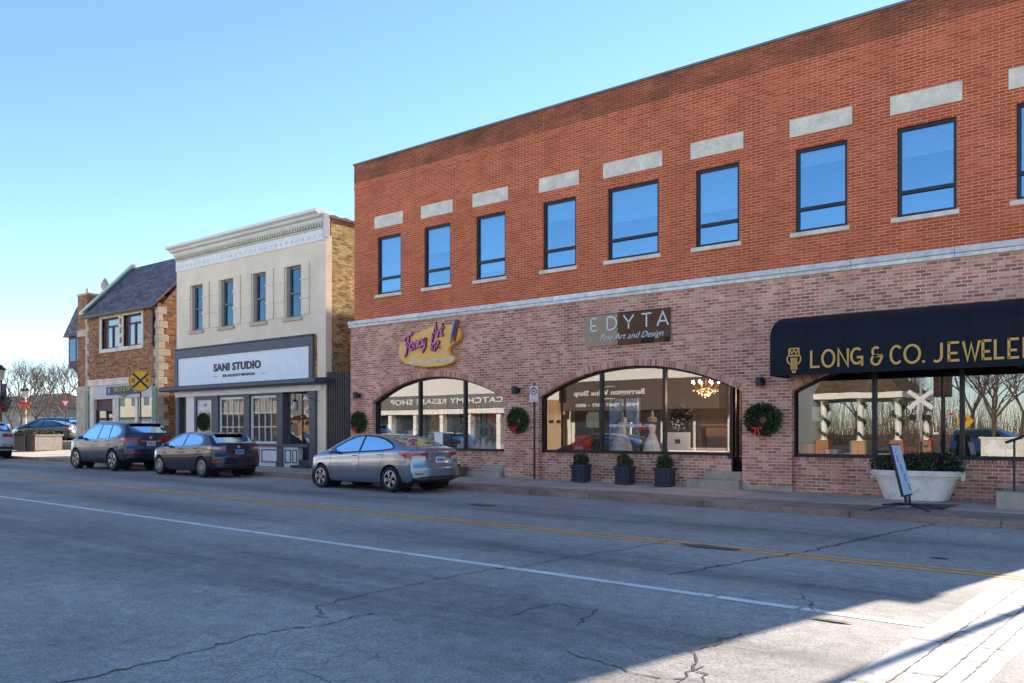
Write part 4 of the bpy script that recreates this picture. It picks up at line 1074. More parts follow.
for ch,a,b in (('L',-7.69,-7.46),('O',-7.42,-7.12),('N',-7.05,-6.80),('G',-6.76,-6.48),('&',-6.31,-6.05),('C',-5.90,-5.63),('O',-5.60,-5.26),('.',-5.22,-5.14),('J',-5.03,-4.78),('E',-4.71,-4.47),('W',-4.41,-4.10),('E',-4.05,-3.86),('L',-3.82,-3.63),('E',-3.57,-3.36),('R',-3.30,-3.05),('S',-3.0,-2.78)):
    write(mb,ch,a,b,3.235,3.645,.052,AYF-.022,AYF-.012)
mb.build('lettering',m_gold,awn,AL)
mb=MB(); cx=-8.09; y0,y1=AYF-.022,AYF-.012
mb.ribbon([(cx-.12,3.72),(cx+.12,3.72)],.03,y0,y1); mb.ribbon([(cx-.12,3.72),(cx-.12,3.56)],.03,y0,y1); mb.ribbon([(cx+.12,3.72),(cx+.12,3.56)],.03,y0,y1)
mb.ribbon([(cx-.10,3.69),(cx-.05,3.60),(cx,3.69),(cx+.05,3.60),(cx+.10,3.69)],.025,y0,y1); mb.ribbon([(cx-.13,3.55),(cx+.13,3.55)],.035,y0,y1)
mb.ribbon(cs(cx,3.47,.165,.15,150,260,12),.03,y0,y1); mb.ribbon(cs(cx,3.47,.165,.15,30,-80,12),.03,y0,y1)
for dx in (-.065,-.022,.022,.065): mb.ribbon([(cx+dx,3.50),(cx+dx,3.21)],.03,y0,y1)
mb.ribbon([(cx-.03,3.2),(cx-.03,3.15),(cx+.03,3.15),(cx+.03,3.2)],.03,y0,y1)
mb.build('emblem',m_gold,awn,AL)

# ------------------------------------------------------------------ wall signs
PL=(-21.4,FY,4.6)
pal=thing('palette_sign','yellow painter palette shaped shop sign with pink script and a brush','sign',PL)
out=[(-22.87,4.55),(-22.84,4.72),(-22.78,4.83),(-22.60,4.96),(-22.37,5.06),(-22.0,5.17),(-21.64,5.26),(-21.3,5.33),(-20.93,5.37),(-20.6,5.38),(-20.31,5.35),(-20.12,5.29),(-19.98,5.21),(-19.92,5.11),(-19.91,5.01),(-19.93,4.91),(-19.98,4.82),(-20.10,4.73),(-20.25,4.67),(-20.37,4.60),(-20.43,4.53),(-20.43,4.45),(-20.38,4.38),(-20.27,4.32),(-20.18,4.27),(-20.14,4.20),(-20.15,4.14),(-20.24,4.08),(-20.38,4.03),(-20.6,3.99),(-20.93,3.97),(-21.3,3.97),(-21.64,3.99),(-22.0,4.04),(-22.37,4.11),(-22.6,4.19),(-22.74,4.31),(-22.82,4.43)]
mb=MB(); mb.prism_y(out[::-1],FY-.22,FY-.06); mb.build('palette_board',flat('mustard yellow board',(0.98,0.50,0.10),.5,var=.05),pal,PL,bevel=.015)
mb=MB()
for p in ((-22.3,4.6),(-20.6,4.9),(-20.6,4.2)): mb.box(p[0]-.05,p[0]+.05,FY-.06,FY-.002,p[1]-.05,p[1]+.05)
mb.build('bracket',m_black,pal,PL)
m_pink=flat('pink plastic letters',(0.70,0.13,0.33),.4,var=.05)
m_plum=flat('plum letter sides',(0.16,0.02,0.07),.5)
def rib(mb,pts,ox,oz,s,rot,w,y0,y1,sh=.25):
    c,sn=math.cos(rot),math.sin(rot); q=[]
    for a,b in pts:
        a,b=(a+sh*b)*s,b*s; q.append((ox+a*c-b*sn,oz+a*sn+b*c))
    mb.ribbon(q,w,y0,y1)
SCR={'F':([[(.0,.72),(.08,.95),(.55,1.0),(.75,1.08)],[(.42,.98),(.32,.45),(.18,-.12),(.05,-.25)],[(.1,.48),(.5,.52)]],.50),
 'a':([cs(.2,.24,.17,.22,40,330,10),[(.36,.48),(.34,.1),(.44,.04)]],.42),
 'n':([[(.02,.45),(.05,.0)],[(.06,.3),(.2,.46),(.32,.38),(.30,.06),(.40,.03)]],.40),
 'c':([cs(.2,.24,.17,.22,50,320,10)],.34),
 'y':([[(.02,.46),(.05,.12),(.2,.05),(.33,.46)],[(.33,.46),(.28,-.1),(.1,-.32),(.0,-.2)]],.42),
 'A':([[(.0,-.2),(.1,.2),(.42,1.05),(.50,.0)],[(.08,.35),(.52,.42)]],.60),
 'r':([[(.02,.45),(.05,.0)],[(.06,.3),(.2,.47),(.3,.42)]],.30),
 't':([[(.2,.95),(.1,.1),(.2,.02),(.3,.1)],[(.0,.52),(.38,.58)]],.30),
 'N':([[(.0,.0),(.1,.9),(.35,.05),(.45,.95)]],.52),
 'P':([[(.15,.95),(.05,.0)],[(.0,.8),(.3,1.0),(.48,.8),(.35,.55),(.1,.5)]],.5),
 '.':([[(.0,.0),(.06,.06)]],.16)}
def script(mb,s,x,z,size,rot,w,y0,y1):
    for ch in s:
        if ch!=' ':
            for st in SCR[ch][0]: rib(mb,st,x,z,size,rot,w,y0,y1)
        adv=(SCR[ch][1] if ch!=' ' else .3)*size; x+=adv*math.cos(rot); z+=adv*math.sin(rot)
for y0,y1,mt,dw,nm in ((FY-.30,FY-.285,m_pink,0,'lettering'),(FY-.285,FY-.221,m_plum,.012,'letter_side')):
    mb=MB(); script(mb,'Fancy',-22.52,4.52,.54,.20,.07+dw,y0,y1); script(mb,'Art',-21.16,4.90,.45,.20,.06+dw,y0,y1); script(mb,'N.F.P.',-21.20,4.52,.22,.24,.042+dw,y0,y1)
    mb.build(nm,mt,pal,PL)
mb=MB(); text_mb(mb,'FINE ART • CUSTOM FRAMING',.155,-21.2,FY-.228,4.17,depth=.01,bold=.004,sx=1.0,rot=-.02); mb.build('lettering',flat('white sign letters',(0.8,.78,.74),.5),pal,PL)
mb=MB(); mb.tube([(-20.01,FY-.26,5.50),(-20.19,FY-.28,4.95)],[.055,.05],8); b=mb.build('brush',flat('blue brush handle',(0.02,0.13,0.36),.4),pal,PL)
mb=MB(); mb.tube([(-20.19,FY-.28,4.95),(-20.26,FY-.28,4.70)],[.05,.02],8); mb.build('bristle',flat('grey bristle',(.22,.24,.27),.6),b,PL)
mb=MB(); mb.tube([(-19.93,FY-.25,5.47),(-20.11,FY-.26,4.75)],[.055,.03],8); mb.build('brush',flat('red brush handle',(0.33,0.03,0.02),.4),pal,PL)

EL=(-13.5,FY,4.73)
edy=thing('gallery_sign','glossy dark brown rectangular sign reading EDYTA in thin white letters','sign',EL)
m_gloss=dark_glass('polished brown sign panel',(0.030,0.02,0.015),.065,.8)
mb=MB(); mb.box(-14.93,-12.08,FY-.07,FY-.03,4.26,5.20); mb.build('panel',m_gloss,edy,EL)
mb=MB(); mb.box(-14.7,-14.6,FY-.03,FY-.002,4.4,5.1); mb.box(-12.4,-12.3,FY-.03,FY-.002,4.4,5.1); mb.build('bracket',m_black,edy,EL)
mb=MB()
for ch,a,b in (('E',-14.73,-14.48),('D',-14.17,-13.79),('Y',-13.58,-13.24),('T',-12.98,-12.66),('A',-12.47,-12.12)): write(mb,ch,a,b,4.71,5.10,.04,FY-.085,FY-.072)
text_mb(mb,'Fine Art and Design',.25,-13.35,FY-.078,4.50,depth=.01,shear=.45,sx=1.05,bold=-.002)
mb.build('lettering',m_letw,edy,EL)

# ------------------------------------------------------------------ wreaths, wall lamps
m_fir=island('fir needles',[(0,(0.025,0.05,0.018)),(.5,(0.055,0.095,0.03)),(1,(0.12,0.16,0.06))],.8,0)
m_bow=flat('red velvet bow',(0.80,0.012,0.012),.6,var=.15)
def wreath_mesh(mb,c,R,r,n,rng,axis='y'):
    for _ in range(n):
        t=rng.uniform(0,2*math.pi); p=rng.uniform(0,2*math.pi)
        k=r*rng.uniform(.3,1.0)
        b=Vector(((R+k*math.cos(p))*math.cos(t),k*math.sin(p),(R+k*math.cos(p))*math.sin(t)))
        d=Vector((math.cos(t)*math.cos(p),math.sin(p),math.sin(t)*math.cos(p)))*1.0+Vector((-math.sin(t),0,math.cos(t)))*rng.uniform(-.9,.9)+Vector((rng.uniform(-.5,.5),rng.uniform(-.5,.5),rng.uniform(-.5,.5)))
        d.normalize(); L=rng.uniform(.05,.10)*R/.27; s=d.orthogonal().normalized()*.010*R/.27*1.4
        e=b+d*L; q=[b-s,b+s,e+s*.4,e-s*.4]
        mb.add([(c[0]+v.x,c[1]+v.y,c[2]+v.z) for v in q],[(0,1,2,3)])
def bow_mesh(mb,c,s):
    for sg in (-1,1):
        pts=[(0,0),(.12*sg,.09),(.22*sg,.07),(.23*sg,-.02),(.12*sg,-.05),(0,0)]
        for (a,b),(a2,b2) in zip(pts,pts[1:]):
            mb.quad((c[0]+a*s,c[1]-.05*s,c[2]+b*s),(c[0]+a2*s,c[1]-.05*s,c[2]+b2*s),(c[0]+a2*s*.96,c[1]+.05*s,c[2]+b2*s),(c[0]+a*s*.96,c[1]+.05*s,c[2]+b*s))
        mb.prism_y([(c[0]+0.01*sg*s,c[2]),(c[0]+.05*sg*s,c[2]+.01*s),(c[0]+.16*sg*s,c[2]-.28*s),(c[0]+.11*sg*s,c[2]-.25*s),(c[0]+.07*sg*s,c[2]-.29*s)],c[1]-.03*s,c[1]-.02*s)
        mb.prism_y([(c[0]+.02*sg*s,c[2]-.03*s),(c[0]+.21*sg*s,c[2]-.045*s),(c[0]+.22*sg*s,c[2]+.06*s),(c[0]+.02*sg*s,c[2]+.03*s)],c[1]+.0*s,c[1]+.02*s)
    mb.lathe([(0,-.05*s),(.035*s,-.03*s),(.04*s,0),(.035*s,.03*s),(0,.05*s)],c,8)
def make_wreath(x,y,z,R,label,group='wreaths hung on the shopfronts',bow=True,wide=1.0):
    t=thing('wreath',label,'wreath',(x,y,z),group=group)
    mb=MB(); wreath_mesh(mb,(0,-.09,0),R*.72,R*.33,2600,random.Random(int(abs(x)*10)))
    if wide!=1: mb.v=[(a*wide,b*1.5-.04,c) for a,b,c in mb.v]
    mb.build('greenery',m_fir,t)
    if bow:
        mb=MB(); bow_mesh(mb,(-.05,-.23 if wide==1 else -.40,-R*.62),R*1.75); mb.build('bow',m_bow,t)
make_wreath(-25.15,FY-.005,2.10,.36,'fir wreath with red bow beside the slatted gate')
make_wreath(-17.5,FY-.005,2.10,.37,'fir wreath with red bow behind the no parking sign')
make_wreath(-9.33,FY-.005,2.05,.37,'fir wreath with red bow on the pier left of the awning',wide=1.22)
make_wreath(-35.82,FY+.05,2.2,.36,'plain fir wreath without bow on the white shop door',bow=False)
def make_lamp(x,z,label):
    t=thing('wall_lamp',label,'wall lamp',(x,FY,z),group='black wall lamps on the brick piers')
    mb=MB(); mb.lathe([(.0,-.12),(.10,-.12),(.105,-.115),(.105,.10),(.10,.115),(.0,.115)],(0,-.20,0),16); mb.build('shade',m_black,t,smooth=True,angle=40)
    mb=MB(); mb.box(-.05,.05,-.11,-.02,-.04,.04); mb.box(-.07,.07,-.02,-.002,-.08,.08); mb.build('bracket',m_black,t)
make_lamp(-25.2,3.10,'black cylinder lamp on the pier beside the slatted gate')
make_lamp(-17.55,3.06,'black cylinder lamp on the pier left of the no parking sign')
make_lamp(-9.40,3.02,'black cylinder lamp on the pier left of the awning')

# ------------------------------------------------------------------ planters
m_box=flat('slate blue planter',(0.028,0.034,0.058),.5,var=.15)
m_boxw=island('boxwood leaves',[(0,(0.012,0.022,0.008)),(.5,(0.035,0.055,0.018)),(.85,(0.07,0.085,0.03)),(1,(0.12,0.11,0.045))],.7,0)
def leaves(mb,rng,n,fn,size,flat_=.5):
    for _ in range(n):
        p=fn(rng)
        d=Vector((rng.gauss(0,1),rng.gauss(0,1),rng.gauss(0,1))).normalized(); e=d.orthogonal().normalized()
        e=(e*math.cos(2)+d.cross(e)*rng.uniform(-1,1)).normalized(); s=size*rng.uniform(.6,1.3); w=s*flat_
        mb.add([p-e*w*.1,p+d*s*.5+e*w*.5,p+d*s,p+d*s*.5-e*w*.5],[(0,1,2,3)])
def ball(cx,cy,cz,rx,ry,rz):
    def f(r):
        while True:
            v=Vector((r.gauss(0,1),r.gauss(0,1),r.gauss(0,1))).normalized()*(r.random()**.28)
            v*= (1+.12*math.sin(7*v.x+3*v.y)+.08*math.sin(11*v.z+5*v.x))
            if v.z>-.75: return Vector((cx+v.x*rx,cy+v.y*ry,cz+v.z*rz))
    return f
PLN=[(-14.83,'slate blue square planter with small round bush, leftmost of three'),(-13.32,'slate blue square planter with yellowish bush, middle of three'),(-12.03,'slate blue square planter nearest the concrete steps')]
for i,(x,lb) in enumerate(PLN):
    y=21.22; z=gz(x)+.125
    t=thing('planter_box',lb,'planter',(x,y,z),group='square planters in front of the gallery window')
    mb=MB(); h=.49; a,b=.22,.235
    vs=[(-a,-a+.05,0),(a,-a+.05,0),(a,a-.05,0),(-a,a-.05,0),(-b,-b+.05,h),(b,-b+.05,h),(b,b-.05,h),(-b,b-.05,h)]
    mb.add(vs,[(0,1,5,4),(1,2,6,5),(2,3,7,6),(3,0,4,7),(0,3,2,1)])
    for q in ((-b-.02,b+.02,-b+.02,-b+.07),(-b-.02,b+.02,b-.07,b-.02),(-b-.02,-b+.04,-b+.07,b-.07),(b-.04,b+.02,-b+.07,b-.07)): mb.box(q[0],q[1],q[2],q[3],h-.07,h+.01)
    mb.box(-.15,.15,-a+.015,-a+.04,.08,.11); mb.box(-.15,.15,-a-.005,-a+.02,.35,.38); mb.box(-.15,-.12,-a+.01,-a+.03,.11,.35); mb.box(.12,.15,-a+.01,-a+.03,.11,.35)
    for q in ((-.235,-.17,-.20,-.13),(.17,.235,-.20,-.13)): mb.box(*q,0,.06)
    mb.build('pot',m_box,t,bevel=.006)
    mb=MB(); mb.quad((-.2,-.18,h-.05),(.2,-.18,h-.05),(.2,.18,h-.05),(-.2,.18,h-.05)); mb.build('soil',m_soil,t)
    mb=MB(); rr=random.Random(20+i); f=ball(0,0,h+.10,.245,.22,.22+.02*i); leaves(mb,rr,1700,f,.05,.55)
    for k in range(26):
        a_=rr.uniform(0,6.28); e_=rr.uniform(.2,1.4); q_=Vector((.22*math.cos(a_)*math.cos(e_),.2*math.sin(a_)*math.cos(e_),h+.10+.24*math.sin(e_)))
        leaves(mb,rr,14,(lambda r_,q_=q_: q_*1.0+Vector((r_.gauss(0,.02),r_.gauss(0,.02),r_.gauss(.02,.03)))),.045,.5)
    mb.build('bush',m_boxw if i!=1 else island('yellow green leaves',[(0,(0.02,0.028,0.01)),(.5,(0.06,0.07,0.02)),(1,(0.15,0.125,0.04))],.7,0),t)
z=gz(-5.5)+.125; BP=(-5.52,21.10,z)
bp=thing('stone_planter','large pale flared oval stone planter full of dark green shrubs under the awning','planter',BP)
def superell(rx,ry,n=48,e=3.2):
    o=[]
    for k in range(n):
        a=2*math.pi*k/n; c,s=math.cos(a),math.sin(a)
        o.append((rx*math.copysign(abs(c)**(2/e),c),ry*math.copysign(abs(s)**(2/e),s)))
    return o
mb=MB(); rings=[(.62,.33,0),(.66,.35,.02),(.70,.365,.12),(.80,.40,.38),(.85,.42,.50),(.89,.435,.505),(.90,.44,.54),(.94,.46,.56),(.95,.465,.66),(.93,.45,.68),(.86,.39,.67),(.82,.36,.55)]
vs=[];n=48
for rx,ry,h in rings: vs+=[(x,y,h) for x,y in superell(rx,ry)]
fs=[(i*n+k,i*n+(k+1)%n,(i+1)*n+(k+1)%n,(i+1)*n+k) for i in range(len(rings)-1) for k in range(n)]
mb.add(vs,fs); mb.build('bowl',flat('pale cast stone',(0.80,0.68,0.56),.75,var=.18,sc=3,fine=30,bmp=.25),bp,smooth=True,angle=35)
mb=MB(); mb.lathe([(.0,-.02),(.06,-.02),(.075,-.03),(.11,-.03),(.13,-.015),(.13,.02)],(.02,-.385,.32),20,0,'y')
for k in range(6): mb.lathe([(0,-.015),(.022,-.01),(.022,.01)],(.02+.06*math.cos(k),-.395,.32+.06*math.sin(k)),6,0,'y')
mb.build('medallion',m_stone,bp,smooth=True)
mb=MB(); 
for sx in (-1,1): mb.lathe([(0,-.12),(.05,-.11),(.06,0),(.05,.1),(0,.11)],(sx*.955,0,.58),10)
mb.build('handle',m_stone,bp,smooth=True)
mb=MB(); mb.prism_z(superell(.83,.37),.55,.60); mb.build('soil',m_soil,bp)
mb=MB(); rr=random.Random(9)
for k in range(13):
    leaves(mb,rr,800,ball(-.78+.13*k,rr.uniform(-.12,.12),.74+rr.uniform(-.03,.05),.2,.24,.23+rr.uniform(0,.10)),.07,.5)
mb.build('shrub',island('dark shrub leaves',[(0,(0.006,0.014,0.006)),(.5,(0.018,0.035,0.014)),(.9,(0.04,0.06,0.025)),(1,(0.07,0.085,0.04))],.55,0,spec=.5),bp)
mb=MB()
for k in range(60):
    p=(rr.uniform(-.82,.82),rr.uniform(-.36,-.2),rr.uniform(.64,.98)); mb.lathe([(0,-.012),(.011,0),(0,.012)],p,5)
mb.build('berry',flat('orange berries',(0.5,0.22,0.06),.5),bp)

# ------------------------------------------------------------------ street signs
def np_sign():
    x,y=-16.52,21.15; z=gz(x)+.125
    t=thing('no_parking_sign','no parking sign on a thin dark post before the brick pier','sign',(x,y,z))
    mb=MB(); mb.box(-.025,.025,-.02,.02,0,2.96); mb.build('post',m_black,t)
    mb=MB(); mb.prism_y([(-.15+.02,2.37),(.13,2.37),(.15,2.39),(.15,2.83),(.13,2.85),(-.13,2.85),(-.15,2.83),(-.15,2.39)],-.035,-.03); s=mb.build('plate',flat('white sign plate',(0.72,0.71,0.72),.4,var=.03),t)
    mr=flat('red sign ink',(0.50,0.015,0.03),.4,var=.05)
    mb=MB(); mb.ribbon(cs(0,2.69,.118,.118,0,360,32)[:-1],.030,-.0385,-.0355,closed=True); mb.ribbon([(-.08,2.77),(.08,2.61)],.026,-.042,-.039); mb.box(-.05,.09,-.038,-.0355,2.415,2.43); mb.box(-.11,.11,-.038,-.0355,2.50,2.515); mb.prism_y([(-.10,2.4225),(-.045,2.395),(-.045,2.45)],-.038,-.0355); mb.build('symbol',mr,s)
    mb=MB(); mb.ribbon([(-.04,2.61),(-.04,2.765),(.02,2.765)]+cs(.02,2.725,.04,.04,80,-90,8)+[(-.04,2.685)],.026,-.0385,-.0355); mb.build('letter',m_black,s)
np_sign()
def rr_sign():
    x,y=-35.1,18.3; z=gz(x)+.125
    t=thing('railroad_warning_sign','round yellow railroad crossing warning sign with black X','sign',(x,y,z),rz=math.radians(56))
    mb=MB(); mb.tube([(0,.04,0),(0,.04,3.95)],.03,8); mb.build('post',m_black,t)
    c=3.88-z
    mb=MB(); mb.lathe([(0,-.02),(.457,-.02),(.457,-.012),(0,-.012)],(0,0,c),48,0,'y'); d=mb.build('disc',flat('yellow sign face',(1.0,0.46,0.0),.4,var=.05),t)
    mb=MB(); mb.ribbon(cs(0,c,.43,.43,0,360,48)[:-1],.02,-.0245,-.0215,closed=True)
    for s in (-1,1): mb.ribbon([(-.29*s,c+.29),(.29*s,c-.29)],.085,-.026-.002*s,-.0225-.002*s)
    for xx in (-.27,.27):
        mb.ribbon([(xx-.05,c-.085),(xx-.05,c+.085),(xx+.02,c+.085)]+cs(xx+.02,c+.04,.04,.042,80,-90,6)+[(xx-.04,c)],.028,-.025,-.022); mb.ribbon([(xx,c),(xx+.06,c-.085)],.028,-.0255,-.0225)
    mb.build('symbol',m_black,d)
rr_sign()
def yield_sign():
    x,y=-66.9,29.1; z=.48+.13
    t=thing('yield_sign','red and white yield sign on a post beyond the planter wall','sign',(x,y,z),rz=math.radians(50))
    mb=MB(); mb.tube([(0,.03,0),(0,.03,3.6)],.03,6); mb.build('post',m_black,t)
    mb=MB(); mb.prism_y([(-.45,3.6),(0,2.82),(.45,3.6)],-.02,-.01); d=mb.build('plate',flat('red yield face',(0.55,0.02,0.02),.4),t)
    mb=MB(); mb.prism_y([(-.22,3.47),(0,3.08),(.22,3.47)],-.026,-.021); mb.build('symbol',m_letw,d)
yield_sign()

def spring_sign():
    x,y=-5.02,18.6; z=gz(x)+.125
    t=thing('pavement_sign','pale blue pavement sign tilting on a black spring stand by the kerb','sign',(x,y,z))
    mb=MB()
    for a in ((-.48,-.85),(-.68,.62),(.52,-.52),(.50,.62)):
        mb.tube([(0,0,.10),(a[0]*.35,a[1]*.35,.085),(a[0],a[1],.015)],[.022,.02,.016],6)
    for yy in (-.17,.17): mb.tube([(0,yy,.09),(-.02,yy,.28)],.02,6)
    mb.tube([(0,-.2,.10),(0,.2,.10)],.022,6)
    mb.build('stand',m_black,t)
    mb=MB()
    for yy in (-.10,.10):
        mb.tube([(-.01+.025*math.cos(k*1.3),yy+.025*math.sin(k*1.3),.12+.006*k) for k in range(28)],.007,5)
    mb.build('spring',m_black,t)
    M=Matrix.Translation((-.02,0,.26)) @ Matrix.Rotation(math.radians(-13.5),4,'Y')
    mb=MB(); mb.box(-.025,.025,-.32,.32,0,1.07); mb.xform(M); b=mb.build('board_frame',m_black,t,bevel=.006)
    mb=MB(); mb.box(.026,.030,-.29,.29,.03,1.04); mb.xform(M); f=mb.build('board',flat('pale blue sign face',(0.50,0.62,0.78),.4,var=.05),b)
    mb=MB(); r=random.Random(4)
    for zc,yc in ((.74,-.12),(.56,-.02),(.36,.08),(.16,.2)):
        for k in range(5):
            zz=zc+.07-.032*k; mb.box(.031,.033,yc-.05+r.uniform(-.02,.02),yc+.05+r.uniform(-.02,.03),zz,zz+.017)
    for k in range(3): mb.box(.031,.033,-.2+.06*k,-.17+.06*k+r.uniform(0,.03),.88+.03*k,.895+.03*k)
    mb.xform(M); mb.build('lettering',m_black,f)
spring_sign()
mb=MB(); z=gz(-4.8)+.128; mb.quad((-5.12,18.95,z+.004),(-4.45,18.95,gz(-4.45)+.132),(-4.5,20.35,gz(-4.5)+.132),(-5.12,20.35,z+.004))
tag(mb.build('cover_plate',flat('rust brown plate',(0.10,0.05,0.04),.7,var=.3,sc=4)),'flat rust brown plate let into the sidewalk by the pavement sign','cover plate')
t=thing('handrail','black metal handrail on the concrete steps under the awning','handrail',(-3.3,20.4,.5))
mb=MB(); L=(-3.3,20.4,.5)
mb.tube([(-3.46,20.45,.48),(-3.46,20.45,1.55)],.022,8); mb.tube([(-2.3,20.75,.6),(-2.3,20.75,2.05)],.022,8); mb.build('post',m_black,t,L)
mb=MB(); mb.tube([(-3.62,20.42,1.50),(-3.46,20.45,1.56),(-2.3,20.75,2.06),(-2.0,20.8,2.10)],.028,8); mb.build('rail',m_black,t,L)
# little wooden troughs by the left steps
for i,(x0,x1,h,lb) in enumerate(((-20.6,-19.95,.36,'weathered wooden trough left of the concrete steps'),(-19.9,-19.6,.28,'small wooden trough against the concrete steps'))):
    t=thing('wooden_trough',lb,'planter',((x0+x1)/2,21.3,.3)); L=((x0+x1)/2,21.3,.3)
    mb=MB(); mb.box(x0,x1,21.1,21.14,.3,.3+h); mb.box(x0,x1,21.5,21.54,.3,.3+h); mb.box(x0,x0+.04,21.14,21.5,.3,.3+h); mb.box(x1-.04,x1,21.14,21.5,.3,.3+h); mb.box(x0+.04,x1-.04,21.14,21.5,.3,.3+h*.7); mb.build('trough',flat('weathered wood',(0.17,0.10,0.055),.8,var=.3,sc=5),t,L)

# ------------------------------------------------------------------ things in the shop windows
m_canv=flat('white painted pedestal',(0.88,0.86,0.82),.6,var=.05)
def item(name,label,cat,builder,group=None):
    t=thing(name,label,cat,builder[0],group=group)
    for nm,mb,mt,kw in builder[1]: mb.build(nm,mt,t,builder[0],**kw)
def painting(x0,x1,z0,z1,y,pal,label,seed,tilt=0):
    L=((x0+x1)/2,y,z0)
    f=MB(); w=.035
    f.box(x0-w,x1+w,y-.02,y+.03,z1,z1+w); f.box(x0-w,x1+w,y-.02,y+.03,z0-w,z0); f.box(x0-w,x0,y-.02,y+.03,z0,z1); f.box(x1,x1+w,y-.02,y+.03,z0,z1)
    c=MB(); c.box(x0,x1,y,y+.02,z0,z1)
    e=MB()
    for dx in (-.25,.25): e.tube([((x0+x1)/2+dx*1.2,y+.02,1.07),((x0+x1)/2+dx*.3,y+.12,z1+.1)],.018,5)
    e.tube([((x0+x1)/2,y+.6,1.07),((x0+x1)/2,y+.13,z1)],.018,5)
    item('painting',label,'painting',(L,[('frame',f,m_black,{}),('canvas',c,art('paint '+label[:24],pal,2.2,seed),{}),('easel',e,m_woodfl,{})]),'paintings on easels in the art gallery window')
painting(-22.1,-21.15,1.5,2.8,22.12,[(.62,.45,.05),(.5,.12,.05),(.10,.22,.12),(.55,.30,.10),(.6,.42,.35),(.7,.65,.2)],'tall yellow and orange abstract painting on an easel',1.0)
painting(-20.55,-19.65,2.05,2.65,22.2,[(.55,.22,.03),(.04,.03,.03),(.6,.3,.05),(.35,.12,.04)],'small orange and black painting on an easel',5.0)
painting(-19.35,-18.7,1.6,2.5,22.2,[(.6,.45,.08),(.45,.1,.05),(.15,.35,.25),(.6,.55,.4)],'yellow and green painting at the right end of the gallery window',9.0)
painting(-23.3,-22.6,1.3,1.8,22.15,[(.04,.22,.5),(.5,.55,.6),(.03,.12,.35)],'blue seascape painting low in the gallery window',13.0)
painting(-24.3,-23.7,1.25,1.75,22.2,[(.5,.05,.03),(.25,.4,.1),(.6,.6,.55)],'small red and green painting at the left end of the gallery window',17.0)
for x,y,h,s,lb in ((-24.0,22.3,.95,.2,'white pedestal near the left jamb of the gallery window'),(-22.75,22.5,.95,.18,'slim white pedestal beside the blue seascape'),(-21.3,22.06,.62,.20,'broad white pedestal in front of the tall yellow painting'),(-19.95,22.15,.8,.14,'slim white pedestal between the two teal rings')):
    m=MB(); m.box(x-s,x+s,y-s,y+s,1.065,1.065+h); tp=MB(); tp.box(x-s-.02,x+s+.02,y-s-.02,y+s+.02,1.065+h,1.09+h)
    item('pedestal',lb,'pedestal',((x,y,1.065),[('body',m,m_canv,{}),('top',tp,m_canv,{})]),'white pedestals in the art gallery window')
m_teal=flat('teal ceramic',(0.10,0.33,0.30),.3)
for x,lb in ((-20.35,'teal ring sculpture left of the slim pedestal'),(-19.4,'teal ring sculpture right of the slim pedestal')):
    m=MB(); m.ribbon([(x+.26*math.cos(a*math.pi/12),1.75+.20*math.sin(a*math.pi/12)) for a in range(24)],.08,22.1,22.2,closed=True); b=MB(); b.box(x-.09,x+.09,22.05,22.25,1.065,1.52)
    item('ring_sculpture',lb,'sculpture',((x,22.15,1.065),[('ring',m,m_teal,{}),('base',b,m_canv,{})]),'teal ring sculptures')
m=MB(); m.lathe([(.0,0),(.12,0),(.2,.12),(.17,.26),(.07,.34),(.09,.38),(.0,.38)],(-23.45,22.1,1.07),16); item('vase','round red vase in the gallery window','vase',((-23.45,22.1,1.07),[('body',m,flat('red glaze',(.55,.03,.015),.25),{'smooth':True})]))
m=MB(); vs=[];fs=[]; rr=random.Random(8)
for i in range(25):
    for j in range(9): vs.append((-20.6+2.2*i/24,22.0+.05*j*1.0,1.07+(.26+.12*math.sin(i*.9)+.08*math.sin(i*2.3+j))*math.sin(math.pi*min(1,(j+1)/6)*.5)))
for i in range(24):
    for j in range(8): fs.append((i*9+j,(i+1)*9+j,(i+1)*9+j+1,i*9+j+1))
m.add(vs,fs); tag(m.build('draped_cloth',m_canv,smooth=True),'white cloth heaped along the sill of the gallery window','cloth')
# dress shop window
def gown(x,y,label,s,col):
    L=(x,y,1.065); t=thing('gown',label,'gown',L,group='white gowns on dress forms')
    m=MB(); rings=[(.36,0),(.33,.12),(.27,.32),(.19,.52),(.12,.66),(.105,.70),(.13,.80),(.15,.90),(.13,.95)]
    n=28; vs=[]
    for r,h in rings:
        for k in range(n):
            a=2*math.pi*k/n; q=r*(1+(.10*math.cos(k*math.pi*7/14)if h<.6 else 0)*(1-h)); vs.append((x+q*s*math.cos(a),y+q*s*.8*math.sin(a),1.065+h*s*1.15))
    fs=[(i*n+k,i*n+(k+1)%n,(i+1)*n+(k+1)%n,(i+1)*n+k) for i in range(len(rings)-1) for k in range(n)]
    m.add(vs,fs); m.build('dress',col,t,L,smooth=True)
    m=MB(); m.lathe([(.0,1.28),(.03,1.28),(.045,1.2),(.05,1.12),(.14,1.07),(.13,.95)],(x,y,1.065),16); m.build('dress_form',flat('linen dress form',(.35,.29,.22),.8),t,L,smooth=True)
gown(-14.05,22.25,'full white gown in front of the blue curtains',1.0,flat('ivory satin',(.86,.83,.77),.45,var=.1))
gown(-13.0,22.2,'narrow white gown beside the window mullion',.8,flat('ivory satin',(.86,.83,.77),.45,var=.1))
L=(-14.3,22.75,1.065); t=thing('curtain','blue and white hanging curtains behind the full white gown','curtain',L); m=MB()
for sx,x0 in ((1,-14.85),(-1,-13.75)):
    pts=[(x0+sx*.5*k/30, 22.75+.05*math.sin(k*1.1)) for k in range(31)]
    for (a,b),(c,d) in zip(pts,pts[1:]): m.quad((a,b,1.07),(c,d,1.07),(c,d,2.75),(a,b,2.75))
